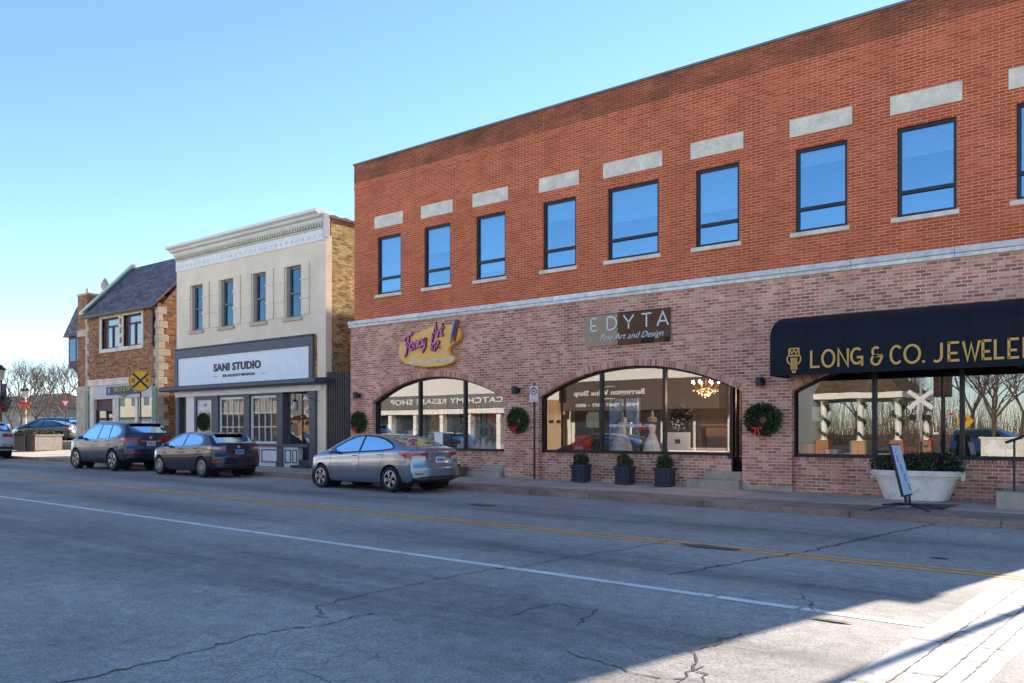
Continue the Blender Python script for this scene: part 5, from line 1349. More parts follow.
m.build('cloth',art('blue curtain cloth',[(.10,.20,.36),(.35,.45,.55),(.16,.28,.42),(.5,.55,.58)],5.0,2.0),t,L,smooth=True)
m=MB(); m.tube([(-14.9,22.75,2.77),(-13.7,22.75,2.77)],.02,6); m.build('rail',m_black,t,L)
m=MB(); m.box(-15.85,-15.35,22.2,22.5,1.065,1.62); tp=MB(); tp.box(-15.75,-15.45,22.195,22.199,1.2,1.28)
item('red_box','bright red display box with white mark in the gown window','box',((-15.6,22.3,1.065),[('body',m,flat('bright red card',(.9,.04,.015),.5),{}),('mark',tp,m_letw,{})]))
m=MB(); m.lathe([(0,.12),(.10,.12),(.13,.05),(.22,.01),(.27,-.01),(.27,-.02),(.0,-.02)],(-13.45,22.35,1.82),20); s=MB(); s.tube([(-13.45,22.35,1.07),(-13.45,22.35,1.81)],.02,6)
item('red_hat','broad red hat on a stand between the two gowns','hat',((-13.45,22.35,1.07),[('hat',m,flat('red felt',(.9,.03,.02),.7),{'smooth':True}),('stand',s,m_black,{})]))
m=MB(); m.box(-12.55,-11.85,22.25,22.35,1.065,1.72); f=MB(); f.box(-12.28,-12.12,22.235,22.249,1.4,1.52)
item('white_canvas','white canvas bag panel with dark tag under the black bouquet','canvas',((-12.2,22.3,1.065),[('panel',m,m_canv,{}),('tag',f,m_slat,{})]))
m=MB(); leaves(m,random.Random(5),900,ball(-12.25,22.6,2.15,.33,.25,.33),.12,.4); w=MB(); leaves(w,random.Random(6),60,ball(-12.25,22.45,1.95,.30,.2,.2),.07,.7); v=MB(); v.lathe([(0,0),(.1,0),(.13,.4),(.08,.75),(.0,.75)],(-12.25,22.6,1.065),12)
item('bouquet','dark leafy bouquet with small white flowers in a vase','bouquet',((-12.25,22.6,1.065),[('foliage',m,flat('black green leaf',(.015,.02,.018),.7),{}),('flower',w,m_letw,{}),('vase',v,m_black,{'smooth':True})]))
m=MB(); m.box(-12.0,-10.7,23.0,23.5,1.9,1.96); 
for a in (-11.95,-10.8): m.box(a,a+.06,23.05,23.45,1.065,1.9)
d=MB(); d.box(-11.7,-11.0,22.99,23.0,1.6,1.85); p=MB(); p.box(-11.95,-10.75,22.3,22.6,1.065,1.28)
item('console_table','brown console table at the right end of the gown window','table',((-11.4,23.2,1.065),[('table_top',m,flat('brown wood',(.14,.07,.035),.5),{}),('drawer',d,flat('brown wood',(.17,.085,.04),.5),{})]))
item('white_bench','low white bench in front of the console table','bench',((-11.4,22.45,1.065),[('seat',p,m_canv,{})]))
t=thing('chandelier','crystal chandelier with warm bulbs hanging in the gown window','chandelier',(-11.55,22.7,4.2)); L=(-11.55,22.7,4.2)
m=MB(); m.tube([(-11.55,22.7,4.19),(-11.55,22.7,3.0)],.012,6)
for k in range(8):
    a=k*math.pi/4; m.tube([(-11.55,22.7,3.0),(-11.55+.2*math.cos(a),22.7+.2*math.sin(a),2.92),(-11.55+.38*math.cos(a),22.7+.38*math.sin(a),3.08)],.01,5)
m.build('arms',flat('brass arms',(.35,.22,.07),.4,.8),t,L)
m=MB(); 
for k in range(8):
    a=k*math.pi/4; m.lathe([(0,-.03),(.028,0),(.02,.04),(0,.07)],(-11.55+.38*math.cos(a),22.7+.38*math.sin(a),3.13),8)
m.build('bulb',emit('warm bulb',(1.0,.55,.22),20),t,L)
ld=bpy.data.lights.new('chandelier_light','POINT'); ld.energy=30; ld.color=(1.0,.72,.45); ld.shadow_soft_size=.3
lo=bpy.data.objects.new('chandelier_light',ld); COL.objects.link(lo); lo.parent=t; lo.location=(0,0,-1.45)
m=MB(); rr=random.Random(2)
for k in range(110):
    a=rr.uniform(0,6.28); q=rr.uniform(.05,.4); m.lathe([(0,-.03),(.014,0),(0,.02)],(-11.55+q*math.cos(a),22.7+q*math.sin(a),2.95-.28*(1-q/.45)*rr.uniform(.3,1)),5)
m.build('crystal',flat('crystal drops',(.45,.38,.3),.1,spec=.8),t,L)
# web address on the glass
mb=MB(); text_mb(mb,'www.edytazuk.com',.19,-13.5,FY+.20,1.93,depth=.004); tag(mb.build('window_lettering',m_letw),'white web address lettering across the middle of the gown window','lettering')
# jeweller window
for x,lb in ((-4.2,'white necklace bust right of the planter shrubs'),(-3.3,'white necklace bust behind the handrail')):
    m=MB(); m.lathe([(.0,0),(.10,0),(.09,.03),(.05,.06),(.05,.1),(.17,.2),(.18,.3),(.08,.4),(.06,.5),(.0,.5)],(x,22.25,1.065),14)
    item('necklace_bust',lb,'display bust',((x,22.25,1.065),[('bust',m,m_canv,{'smooth':True})]),'necklace busts in the jewellery window')
m=MB(); m.box(-8.2,-7.92,FY+.235,FY+.238,2.0,2.36); m.xform(Matrix.Identity(4)); tag(m.build('paper_notice',flat('cream paper',(.6,.58,.42),.8)),'cream paper notice taped inside the jewellery window','notice')
for i,(x,w,h,c,lb) in enumerate(((-8.3,.18,.35,(.85,.03,.02),'red gift box at the left end of the jewellery window'),(-7.75,.14,.22,(.88,.84,.78),'white gift box beside the red one in the jewellery window'),(-7.1,.2,.45,(.85,.62,.2),'tall gold gift box left of the first jewellery mullion'),(-5.9,.16,.30,(.85,.03,.02),'red gift box behind the planter shrubs'),(-3.9,.18,.28,(.88,.84,.78),'low white gift box right of the second jewellery mullion'),(-2.6,.2,.4,(.85,.03,.02),'red gift box at the right end of the jewellery window'))):
    m=MB(); m.box(x-w,x+w,22.0,22.0+2*w,1.065,1.065+h); r_=MB(); r_.box(x-.025,x+.025,21.995,22.005+2*w,1.06,1.07+h)
    item('gift_box',lb,'gift box',((x,22.1,1.065),[('box',m,flat('gift wrap',c,.5,var=.05),{}),('ribbon',r_,m_gold,{})]),'gift boxes in the jewellery window')
# displays in the studio window
for x0,x1,z0,z1,y,c,lb in ((-33.05,-32.4,1.2,3.3,23.2,(.92,.36,.04),'amber display board behind the left studio window'),(-31.9,-31.5,1.2,3.3,22.9,(.92,.36,.04),'amber display board at the left of the right studio window'),(-31.4,-30.3,1.7,3.4,23.3,(.9,.10,.02),'red orange poster board in the right studio window')):
    m=MB(); m.box(x0,x1,y,y+.04,z0,z1); b=MB(); b.box(x0+.1,x1-.1,y-.05,y+.2,1.1,1.2 if z0<1.3 else z0)
    item('display_board',lb,'display board',(((x0+x1)/2,y,1.1),[('board',m,art('board '+lb[-18:],[c,(c[0]*.8,c[1]*.7,c[2]),(c[0]*1.15,c[1]*1.3,c[2]*2),c],1.5,x0),{}),('base',b,m_canv,{})]))
for k,(x,lb) in enumerate(((-34.1,'white tiered product stand by the studio window post'),(-33.2,'white product stand in the middle of the left studio window'),(-31.7,'white product stand under the amber board'),(-30.8,'white product stand below the red orange poster'))):
    m=MB(); rr=random.Random(k)
    m.box(x-.35,x+.35,22.3,22.6,1.1,1.35); p=MB()
    for j in range(6): q=x-.3+.12*j; p.lathe([(0,0),(.045,0),(.045,.16),(.02,.2),(.0,.22)],(q,22.4,1.35),8)
    item('product_stand',lb,'display stand',((x,22.4,1.1),[('stand',m,m_canv,{}),('bottles',p,m_canv if k%2 else m_teal,{})]),'product stands in the studio window')
t=thing('hanging_lantern','glass lantern hanging in the studio entrance bay','lantern',(-29.55,FY+.3,3.3)); L=(-29.55,FY+.3,3.3)
m=MB(); m.tube([(-29.55,FY+.3,3.34),(-29.55,FY+.3,3.05)],.01,5); m.lathe([(0,3.08),(.1,3.0),(.11,2.98),(.0,2.98)],(-29.55,FY+.3,0),8); m.build('cap',m_black,t,L)
m=MB(); m.lathe([(.09,2.98),(.11,2.75),(.05,2.62),(0,2.62)],(-29.55,FY+.3,0),8); m.build('shade',flat('pale lantern glass',(.55,.58,.6),.2),t,L)
t=thing('bracket_lamp','black bracket lamp on the right post of the cream building','wall lamp',(-27.6,FY-.1,2.95)); L=(-27.6,FY-.1,2.95)
m=MB(); m.tube([(-27.6,FY-.05,2.95),(-27.6,FY-.4,3.05),(-27.75,FY-.5,3.1)],.018,6); m.build('arm',m_black,t,L); m=MB(); m.lathe([(0,.1),(.08,.04),(.12,-.06),(.0,-.06)],(-27.78,FY-.5,3.05),10); m.build('shade',m_trimw,t,L)

# ------------------------------------------------------------------ cars
m_tyre=flat('tyre rubber',(0.013,0.013,0.014),.8,var=.2)
m_alloy=flat('alloy wheel',(0.50,0.50,0.52),.3,.75,var=.08,bmp=0)
m_well=flat('wheel well',(0.008,0.008,0.009),.9)
m_cargl=dark_glass('car window glass',(0.010,0.014,0.018),.07,1.0,(.55,.80,1.0))
m_trimb=flat('black car trim',(0.012,0.012,0.013),.4,var=.1,bmp=0)
m_chrome=flat('bright trim',(0.6,0.6,0.6),.18,.9,var=.03,bmp=0)
m_tail=flat('red tail lamp lens',(0.45,0.008,0.010),.12,var=.08,coat=1.0,bmp=0)
m_tailw=flat('clear tail lamp lens',(0.55,0.50,0.52),.12,var=.08,coat=1.0,bmp=0)
m_head=flat('headlamp lens',(0.55,0.56,0.58),.08,.3,var=.05,coat=1.0,bmp=0)
m_plate=flat('licence plate',(0.60,0.64,0.72),.5,var=.05,bmp=0)
m_plateb=flat('blue licence plate',(0.16,0.34,0.62),.5,var=.05,bmp=0)

def hermite(P):
    P=sorted(P); X=np.array([p[0] for p in P],float); Y=np.array([p[1] for p in P],float)
    h=np.diff(X); d=np.diff(Y)/h; m=np.zeros(len(X))
    for i in range(1,len(X)-1):
        m[i]=0 if d[i-1]*d[i]<=0 else 2*d[i-1]*d[i]/(d[i-1]+d[i])
    m[0]=d[0]; m[-1]=d[-1]
    def f(x):
        x=np.clip(np.asarray(x,float),X[0],X[-1]); i=np.clip(np.searchsorted(X,x)-1,0,len(X)-2)
        t=(x-X[i])/h[i]
        return (2*t**3-3*t**2+1)*Y[i]+(t**3-2*t**2+t)*h[i]*m[i]+(-2*t**3+3*t**2)*Y[i+1]+(t**3-t**2)*h[i]*m[i+1]
    return f
def sdf(poly,px,pz):
    """signed distance, negative inside"""
    P=np.array(poly,float); n=len(P); d=np.full(px.shape,1e9); inside=np.zeros(px.shape,bool)
    for i in range(n):
        a=P[i]; b=P[(i+1)%n]; e=b-a; wx=px-a[0]; wz=pz-a[1]
        t=np.clip((wx*e[0]+wz*e[1])/(e@e),0,1); d=np.minimum(d,np.hypot(wx-e[0]*t,wz-e[1]*t))
        c=((a[1]<=pz)&(b[1]>pz))|((b[1]<=pz)&(a[1]>pz))
        with np.errstate(divide='ignore',invalid='ignore'):
            xi=a[0]+(pz-a[1])*e[0]/(e[1] if abs(e[1])>1e-12 else 1e-12)
        inside^= c&(px<xi)
    return np.where(inside,-d,d)
def chaikin(P,k):
    P=[np.array(p,float) for p in P]
    for _ in range(k):
        Q=[P[0]]
        for a,b in zip(P,P[1:]): Q+= [a*.75+b*.25,a*.25+b*.75]
        Q.append(P[-1]); P=Q
    return np.array(P)

def make_car(name,label,S,paint,loc,rz,scale=1.0,group='cars parked along the kerb',cat='car',res=0.022,plate=None):
    root=thing(name,label,cat,loc,rz,group); root.scale=(scale,)*3
    top=np.array(S['top'],float)
    # smooth centre line, sampled by arc length
    C=chaikin(top,3); seg=np.r_[0,np.cumsum(np.hypot(*np.diff(C,axis=0).T))]
    N_=int(seg[-1]/res); s=np.linspace(0,seg[-1],N_); xs=np.interp(s,seg,C[:,0]); zt=np.interp(s,seg,C[:,1])
    xs=np.maximum.accumulate(xs+np.arange(N_)*1e-6)
    belt=hermite(S['belt']); bot=hermite(S['bot']); W=hermite(S['W']); k=S['k']
    base=[]
    for x,z in zip(xs,zt):
        b=min(float(belt(x)),z-.02); zb=min(float(bot(x)),z-.06); w=float(W(x)); B=float(belt(x))
        wa=lambda q: w-.02-max(0,q-B)*k
        sh=min(b,z-.035)
        zz=lambda f: zb+(sh-zb)*f
        zr=max(sh+.01,z-.055)
        P=[(0,zb),(w*.55,zb),(w-.13,zb+.005),(w-.045,zb+.05),(w-.015,zz(.18)),(w+.0,zz(.36)),(w+.012,zz(.52)),(w+.010,zz(.68)),(w-.004,zz(.80)),(w-.012,zz(.93)),(wa(sh)-.008,sh+.004)]
        for f in (.25,.5,.75): q=sh+(zr-sh)*f; P.append((wa(q)-.006,q))
        P+= [(wa(zr)-.012,zr),(wa(zr)-.075,z-.016),(wa(z)*.6,z-.003),(wa(z)*.3,z),(0,z)]
        base.append(P)
    H=[]
    for P in base:
        Q=chaikin(P,2); R=[]
        for a,b in zip(Q,Q[1:]): R+= [a,(a+b)/2]
        R.append(Q[-1]); H.append(R)
    H=np.array(H)  # N_, M, 2 (y,z)
    M_=H.shape[1]
    X=np.repeat(xs[:,None],M_,1).copy(); Y=H[:,:,0].copy(); Z=H[:,:,1].copy()
    # snap vertices to the wheel arches
    for ax in S['axles']:
        d=np.hypot(X-ax,Z-S['wr']); Ra=S['ra']; sel=(np.abs(d-Ra)<res*.75)&(Y>.45)
        f=np.where(sel,Ra/np.maximum(d,1e-6),1); X=ax+(X-ax)*f; Z=S['wr']+(Z-S['wr'])*f
    def snap(poly,cond,slope):
        nonlocal X,Y,Z
        d=sdf(poly,X,Z); e=1e-3
        gx=(sdf(poly,X+e,Z)-d)/e; gz_=(sdf(poly,X,Z+e)-d)/e
        sel=(np.abs(d)<res*.55)&cond
        X=np.where(sel,X-d*gx,X); dz=np.where(sel,-d*gz_,0); Z=Z+dz; Y=Y-slope*dz
    sidec=(Y>.5)&(Z>np.repeat(belt(xs)[:,None],M_,1)-.05)&(np.arange(M_)[None,:]<M_-14)
    for poly in S['dlo']: snap(poly,sidec,k*.9)
    Bm=belt(X)
    cx=lambda A:(A[:-1,:-1]+A[1:,:-1]+A[1:,1:]+A[:-1,1:])/4
    fx,fy,fz=cx(X),cx(Y),cx(Z); cat_=np.full(fx.shape,'body',dtype=object)
    jj=np.repeat(np.arange(M_-1)[None,:],fx.shape[0],0)
    wroof=W(fx)-.02-np.maximum(0,cx(np.repeat(zt[:,None],M_,1))-belt(fx))*k
    fzt=cx(np.repeat(zt[:,None],M_,1))
    for x0,x1,nm,inset in S['screens']:
        inner=(fx>x0)&(fx<x1)&(fy<wroof-inset)&(fz>fzt-.05)
        edge=(fx>x0-.03)&(fx<x1+.03)&(fy<wroof-inset+.035)&(fz>fzt-.06)&~inner
        cat_[edge&(jj>M_*.55)]='trim' if nm!='rear_window' or not S.get('cleanrear') else 'body'; cat_[inner&(jj>M_*.55)]=nm
    sd=np.full(fx.shape,1e9)
    for poly in S['dlo']: sd=np.minimum(sd,sdf(poly,fx,fz))
    sdout=sdf(S['dlo_out'],fx,fz)
    side=(fy>.48)&(fz>belt(fx)-.06)&(fz<fzt-.03)
    cat_[side&(sdout<0)]='trim'; cat_[side&(sdout>=0)&(sdout<.022)]='dlotrim' if S.get('chrome') else 'trim'
    cat_[side&(sd<0)]='side_window'
    for (nm,f) in S.get('zones',[]):
        m=f(fx,fy,fz); cat_[m]=nm
    low=fz<S['clad'](fx); cat_[low&(cat_=='body')&(fy>.2)]='lower_trim'
    cat_[fz<bot(fx)+.03]='lower_trim'
    hole=np.zeros(fx.shape,bool)
    for ax in S['axles']:
        hole|=(np.hypot(fx-ax,fz-S['wr'])<S['ra'])&(fy>.45)
    cat_[hole]='none'
    # curve the ends in plan
    xr,xf=S['top'][0][0],S['top'][-1][0]; cr,cf=S['curve']
    wl=W(X)
    q=np.clip(Y/np.maximum(wl,.3),0,1)
    fr=np.clip(1-(X-xr)/.65,0,1)**1.3; ff=np.clip(1-(xf-X)/.9,0,1)**1.2
    X2=X+cr*fr*q**3-cf*ff*q**3
    verts={}
    mats={'body':paint,'trim':m_trimb,'dlotrim':m_chrome,'side_window':m_cargl,'windscreen':m_cargl,'rear_window':m_cargl,'tail_lamp':m_tail,'tail_clear':m_tailw,'head_lamp':m_head,'lower_trim':S.get('cladmat',m_trimb),'black_panel':m_trimb,'reflector':m_tail,'bright_strip':m_chrome}
    names={'trim':'window_trim','dlotrim':'bright_window_trim','tail_clear':'tail_lamp','black_panel':'bumper_insert'}
    sides_sep=('side_window','tail_lamp','tail_clear','head_lamp','reflector')
    for nm in sorted(set(cat_.ravel())-{'none'}):
        idx=np.argwhere(cat_==nm)
        for grp in ((-1,1),) if nm not in sides_sep else ((-1,),(1,)):
            mb=MB(); vm={}
            def vid(i,j,sg):
                if j in(0,M_-1): key=(i,j,0)
                else: key=(i,j,sg)
                if key not in vm:
                    vm[key]=len(mb.v); mb.v.append((X2[i,j],sg*Y[i,j],Z[i,j]))
                return vm[key]
            for i,j in idx:
                for sg in grp:
                    f=[vid(i,j,sg),vid(i+1,j,sg),vid(i+1,j+1,sg),vid(i,j+1,sg)]
                    f=list(dict.fromkeys(f))
                    if len(f)<3: continue
                    mb.f.append(f if sg>0 else f[::-1]); mb.m.append(0)
            if nm=='body' :
                for i,rev in ((0,False),(N_-1,True)):
                    ring=[vid(i,j,1) for j in range(M_)]+[vid(i,j,-1) for j in range(M_-2,0,-1)]
                    mb.f.append(ring[::-1] if rev else ring); mb.m.append(0)
            o=mb.build(names.get(nm,nm),mats[nm],root,smooth=True,angle=50)
    def surf(x,z,y_min=.4):
        i=np.argmin(np.abs(xs-x)); j=np.argmin(np.abs(Z[i]-z)+(Y[i]<y_min)*9); return Y[i,j]
    # wheel wells, wheels
    for ax in S['axles']:
        for sg in (-1,1):
            mb=MB(); n=20; r=S['ra']+.004
            vs=[(ax+r*math.cos(2*math.pi*q/n),sg*yy,S['wr']+r*math.sin(2*math.pi*q/n)) for yy in (.42,S['hw']-.015) for q in range(n)]
            mb.add(vs,[(q,(q+1)%n,(q+1)%n+n,q+n) for q in range(n) if math.sin(2*math.pi*(q+.5)/n)>-.55]+[tuple(range(n))])
            mb.build('wheel_well',m_well,root)
    R=S['wr']
    for ax in S['axles']:
        for sg in (-1,1):
            yo=sg*(S['hw']-.01)
            w=MB(); w.lathe([(R*.66,.0),(R*.70,-.012),(R*.86,-.018),(R*.95,-.008),(R,.025),(R,.17),(R*.93,.205),(R*.6,.205)],(ax,0,R),36,0,'y')
            if sg>0: w.v=[(x,-y,z) for x,y,z in w.v]; w.f=[f[::-1] for f in w.f]
            w.v=[(x,y+yo,z) for x,y,z in w.v]
            wh=w.build('wheel',m_tyre,root,smooth=True,angle=50)
            q=MB(); ns=S['spokes']; Ri=R*.67
            q.lathe([(Ri*.88,.0),(Ri*.92,-.014),(Ri,-.008),(Ri*1.02,.005),(Ri*.98,.05),(Ri*.90,.05)],(ax,0,R),40,0,'y')
            q.lathe([(0,-.004),(R*.10,-.006),(R*.13,.004),(R*.13,.03)],(ax,0,R),16,0,'y')
            for t in range(ns):
                a=2*math.pi*t/ns+ax
                for da in S['pair']:
                    ca,sa=math.cos(a+da),math.sin(a+da); c0,s0=math.cos(a+da*.3),math.sin(a+da*.3)
                    hw0,hw1=S['sw']
                    p0=(ax+R*.09*c0,R+R*.09*s0); p1=(ax+Ri*.92*ca,R+Ri*.92*sa); dx,dz=p1[0]-p0[0],p1[1]-p0[1]; l=math.hypot(dx,dz); nx,nz=-dz/l,dx/l
                    q.prism_y([(p0[0]-nx*hw0,p0[1]-nz*hw0),(p1[0]-nx*hw1,p1[1]-nz*hw1),(p1[0]+nx*hw1,p1[1]+nz*hw1),(p0[0]+nx*hw0,p0[1]+nz*hw0)],-.004+.004*(t%1),.022)
            if sg>0: q.v=[(x,-y,z) for x,y,z in q.v]; q.f=[f[::-1] for f in q.f]
            q.v=[(x,y+yo,z) for x,y,z in q.v]
            q.build('rim',m_alloy,wh,smooth=True,angle=35)
            b=MB(); b.lathe([(0,.06),(R*.66,.06),(R*.66,.07),(0,.07)],(ax,0,R),24,0,'y')
            if sg>0: b.v=[(x,-y,z) for x,y,z in b.v]; b.f=[f[::-1] for f in b.f]
            b.v=[(x,y+yo,z) for x,y,z in b.v]
            b.build('brake_disc',flat('brake disc',(0.05,.05,.05),.5,.4),wh)
    # seams, handles, mirrors
    mb=MB()
    for line in S['seams']:
        L=[]
        for (x0,z0),(x1,z1) in zip(line,line[1:]):
            for t in range(10): L.append((x0+(x1-x0)*t/10,z0+(z1-z0)*t/10))
        L.append(line[-1])
        for sg in (-1,1):
            for (x0,z0),(x1,z1) in zip(L,L[1:]):
                y0,y1=surf(x0,z0)+.0025,surf(x1,z1)+.0025; l=math.hypot(x1-x0,z1-z0) or 1; nx,nz=-(z1-z0)/l*.004,(x1-x0)/l*.004
                mb.quad((x0-nx,sg*y0,z0-nz),(x1-nx,sg*y1,z1-nz),(x1+nx,sg*y1,z1+nz),(x0+nx,sg*y0,z0+nz))
    mb.build('door_seam',m_well,root)
    for x,z in S['handles']:
        for sg in (-1,1):
            mb=MB(); y=surf(x,z); mb.tube([(x-.09,sg*(y+.0),z),(x-.07,sg*(y+.028),z),(x+.07,sg*(y+.028),z+.006),(x+.09,sg*y,z+.006)],.012,6); mb.build('door_handle',m_chrome if S.get('chromeh') else paint,root,smooth=True)
    for sg in (-1,1):
        x,z=S['mirror']; y=surf(x,z)-.02; mb=MB(); n0=0
        mb.lathe([(0,-.11),(.055,-.09),(.078,-.03),(.075,.05),(.05,.10),(0,.11)],(0,0,0),14,0,'y'); mb.v=[(a*1.0,b,c*.85) for a,b,c in mb.v]
        mb.v=[(x+a*.85,sg*(y+.13)+b,z+.05+c) for a,b,c in mb.v]; mb.tube([(x,sg*y,z-.01),(x,sg*(y+.06),z+.02)],.025,6)
        mb.build('mirror',paint,root,smooth=True)
    rp=S['plate']; mb=MB(); mb.box(rp[0]-.015,rp[0],-.155,.155,rp[1]-.075,rp[1]+.075); pl=mb.build('licence_plate',plate or m_plate,root)
    mb=MB(); rr=random.Random(3)
    for i in range(6): mb.box(rp[0]-.018,rp[0]-.0152,-.115+.04*i,-.09+.04*i,rp[1]-.025,rp[1]+.03)
    mb.build('plate_characters',flat('plate ink',(.04,.05,.1),.5),pl)
    for f in S.get('extra',[]): f(root,paint)
    return root

def fin(x,z):
    def f(root,paint):
        mb=MB(); mb.prism_y([(x-.09,z),(x+.09,z),(x-.07,z+.06),(x-.10,z+.06)],-.015,.015); mb.build('antenna',paint,root,bevel=.006)
    return f
def rails(x0,x1,z,y):
    def f(root,paint):
        for sg in (-1,1):
            mb=MB(); mb.tube([(x0,sg*y,z-.03),(x0+.12,sg*y,z+.02),(x1-.12,sg*y,z+.02),(x1,sg*y,z-.04)],.016,6); mb.build('roof_rail',m_chrome,root)
    return f
def badge(x,z,r=.05):
    def f(root,paint):
        mb=MB(); mb.lathe([(0,0),(r,0),(r*.9,-.012),(0,-.014)],(x,0,z),16,0,'x'); mb.build('badge',m_chrome,root)
    return f
def spoiler(x0,x1,z,w):
    def f(root,paint):
        mb=MB(); mb.prism_y([(x0,z-.018),(x1,z-.02),(x1,z+.012),(x0,z+.0)],-w,w); mb.build('spoiler',paint,root,bevel=.008)
    return f

# compact saloon with a coupe like roof
SEDAN=dict(
 top=[(-2.27,.36),(-2.28,.50),(-2.27,.62),(-2.21,.70),(-2.19,.86),(-2.20,1.00),(-2.15,1.085),(-1.95,1.105),(-1.72,1.135),(-1.35,1.275),(-.95,1.385),(-.45,1.44),(.05,1.445),(.42,1.40),(.80,1.24),(1.15,1.06),(1.35,.985),(1.75,.91),(2.05,.82),(2.18,.70),(2.23,.55),(2.23,.38)],
 belt=[(-2.3,1.0),(-1.6,1.02),(-.6,.985),(.5,.93),(1.1,.90),(2.3,.8)],
 bot=[(-2.28,.34),(-1.9,.22),(-1.0,.18),(1.2,.18),(1.9,.2),(2.23,.26)],
 W=[(-2.28,.80),(-1.9,.865),(-1.35,.885),(0,.885),(1.35,.885),(1.9,.86),(2.23,.78)], k=.52, hw=.885, axles=(-1.35,1.35), wr=.318, ra=.365,
 dlo=[[(-.22,1.005),(-.25,1.37),(-.62,1.355),(-1.0,1.285),(-1.28,1.185),(-1.40,1.115),(-1.33,1.075),(-.95,1.035)],[(-.14,1.000),(.70,.955),(.98,.95),(.78,1.07),(.45,1.235),(.12,1.345),(-.10,1.372),(-.17,1.372)]],
 dlo_out=[(-1.44,1.11),(-1.34,1.06),(-.95,1.02),(.70,.94),(1.02,.935),(.80,1.08),(.46,1.25),(.12,1.36),(-.2,1.388),(-.62,1.37),(-1.02,1.30),(-1.30,1.20)],
 screens=[(.40,1.17,'windscreen',.07),(-1.72,-.92,'rear_window',.075)], curve=(.20,.42),
 zones=[('tail_lamp',lambda x,y,z:(x<-1.62)&(z>.80+.10*np.clip((-x-1.62)/.5,0,1)*0+np.clip((x+2.15)*.18,0,.12))&(z<.985)&(y>.40)&(z>.99-.36*np.clip((-1.55-x),0,.55))),
        ('tail_clear',lambda x,y,z:(x<-2.12)&(z>.80)&(z<.90)&(y>.46)&(y<.80)),
        ('black_panel',lambda x,y,z:(x<-2.0)&(z<.40)&(y<.66)),
        ('reflector',lambda x,y,z:(x<-2.1)&(z>.44)&(z<.485)&(y>.56)&(y<.76)),
        ('head_lamp',lambda x,y,z:(x>1.62)&(z>.66)&(z<.80+.02*(2.2-x))&(y>.5))],
 clad=lambda x:0*x+.0, seams=[[(-.19,.985),(-.20,.70),(-.17,.30)],[(.92,.92),(.93,.6),(.86,.30)],[(-.17,.30),(.86,.30)],[(-1.10,1.03),(-1.08,.80),(-.95,.62),(-.90,.30)],[(-.17,.30),(-.90,.30)],[(.98,.66),(.6,.69)]],
 handles=[(-.05,.88),(-.98,.915)], mirror=(.72,.955), plate=(-2.21,.80), spokes=5, pair=(-.16,.16), sw=(.020,.022), cleanrear=True,
 extra=[fin(-.85,1.39),badge(-2.205,.99,.045)])
# five door hatchback
HATCH=dict(
 top=[(-2.13,.36),(-2.15,.50),(-2.14,.66),(-2.06,.74),(-2.03,.90),(-2.02,1.02),(-1.95,1.09),(-1.75,1.19),(-1.52,1.315),(-1.44,1.365),(-1.1,1.41),(-.5,1.448),(0,1.445),(.40,1.40),(.80,1.24),(1.15,1.06),(1.35,.99),(1.75,.92),(2.0,.83),(2.12,.70),(2.17,.55),(2.17,.38)],
 belt=[(-2.2,1.02),(-1.3,1.02),(-.5,.975),(.5,.935),(1.1,.91),(2.3,.8)],
 bot=[(-2.15,.34),(-1.8,.22),(-1.0,.18),(1.2,.18),(1.9,.2),(2.17,.26)],
 W=[(-2.15,.80),(-1.8,.865),(-1.3,.88),(0,.88),(1.3,.88),(1.85,.855),(2.17,.78)], k=.52, hw=.88, axles=(-1.30,1.30), wr=.32, ra=.365,
 dlo=[[(-.20,.995),(-.22,1.365),(-.62,1.355),(-1.0,1.30),(-1.22,1.20),(-1.25,1.10),(-1.10,1.045),(-.8,1.02)],[(-.12,.99),(.72,.955),(.98,.95),(.78,1.07),(.45,1.235),(.12,1.345),(-.08,1.368),(-.15,1.368)]],
 dlo_out=[(-1.29,1.10),(-1.12,1.03),(-.8,1.005),(.70,.94),(1.02,.935),(.80,1.08),(.46,1.25),(.12,1.36),(-.2,1.384),(-.62,1.372),(-1.02,1.318),(-1.26,1.215)],
 screens=[(.40,1.17,'windscreen',.07),(-1.93,-1.50,'rear_window',.09)], curve=(.20,.42), chrome=True,
 zones=[('tail_lamp',lambda x,y,z:(x<-1.66)&(z>.86)&(z<.985)&(y>.44)&(z>.985-.5*np.clip((-1.60-x),0,.55))),
        ('tail_clear',lambda x,y,z:(x<-1.70)&(z>.90)&(z<.95)&(y>.60)),
        ('black_panel',lambda x,y,z:(x<-1.9)&(z<.42)&(y<.6)),
        ('reflector',lambda x,y,z:(x<-1.9)&(z>.47)&(z<.52)&(y>.66)),
        ('head_lamp',lambda x,y,z:(x>1.60)&(z>.68)&(z<.80)&(y>.5))],
 clad=lambda x:0*x+.0, seams=[[(-.17,.985),(-.18,.70),(-.15,.30)],[(.92,.92),(.93,.6),(.86,.30)],[(-.15,.30),(.86,.30)],[(-1.06,1.02),(-1.04,.80),(-.92,.62),(-.88,.30)],[(-.15,.30),(-.88,.30)]],
 handles=[(-.02,.885),(-.94,.905)], mirror=(.72,.955), plate=(-2.075,.80), spokes=10, pair=(0,), sw=(.014,.012),
 extra=[fin(-1.2,1.40),badge(-2.03,.95,.05),spoiler(-1.56,-1.38,1.372,.50)])
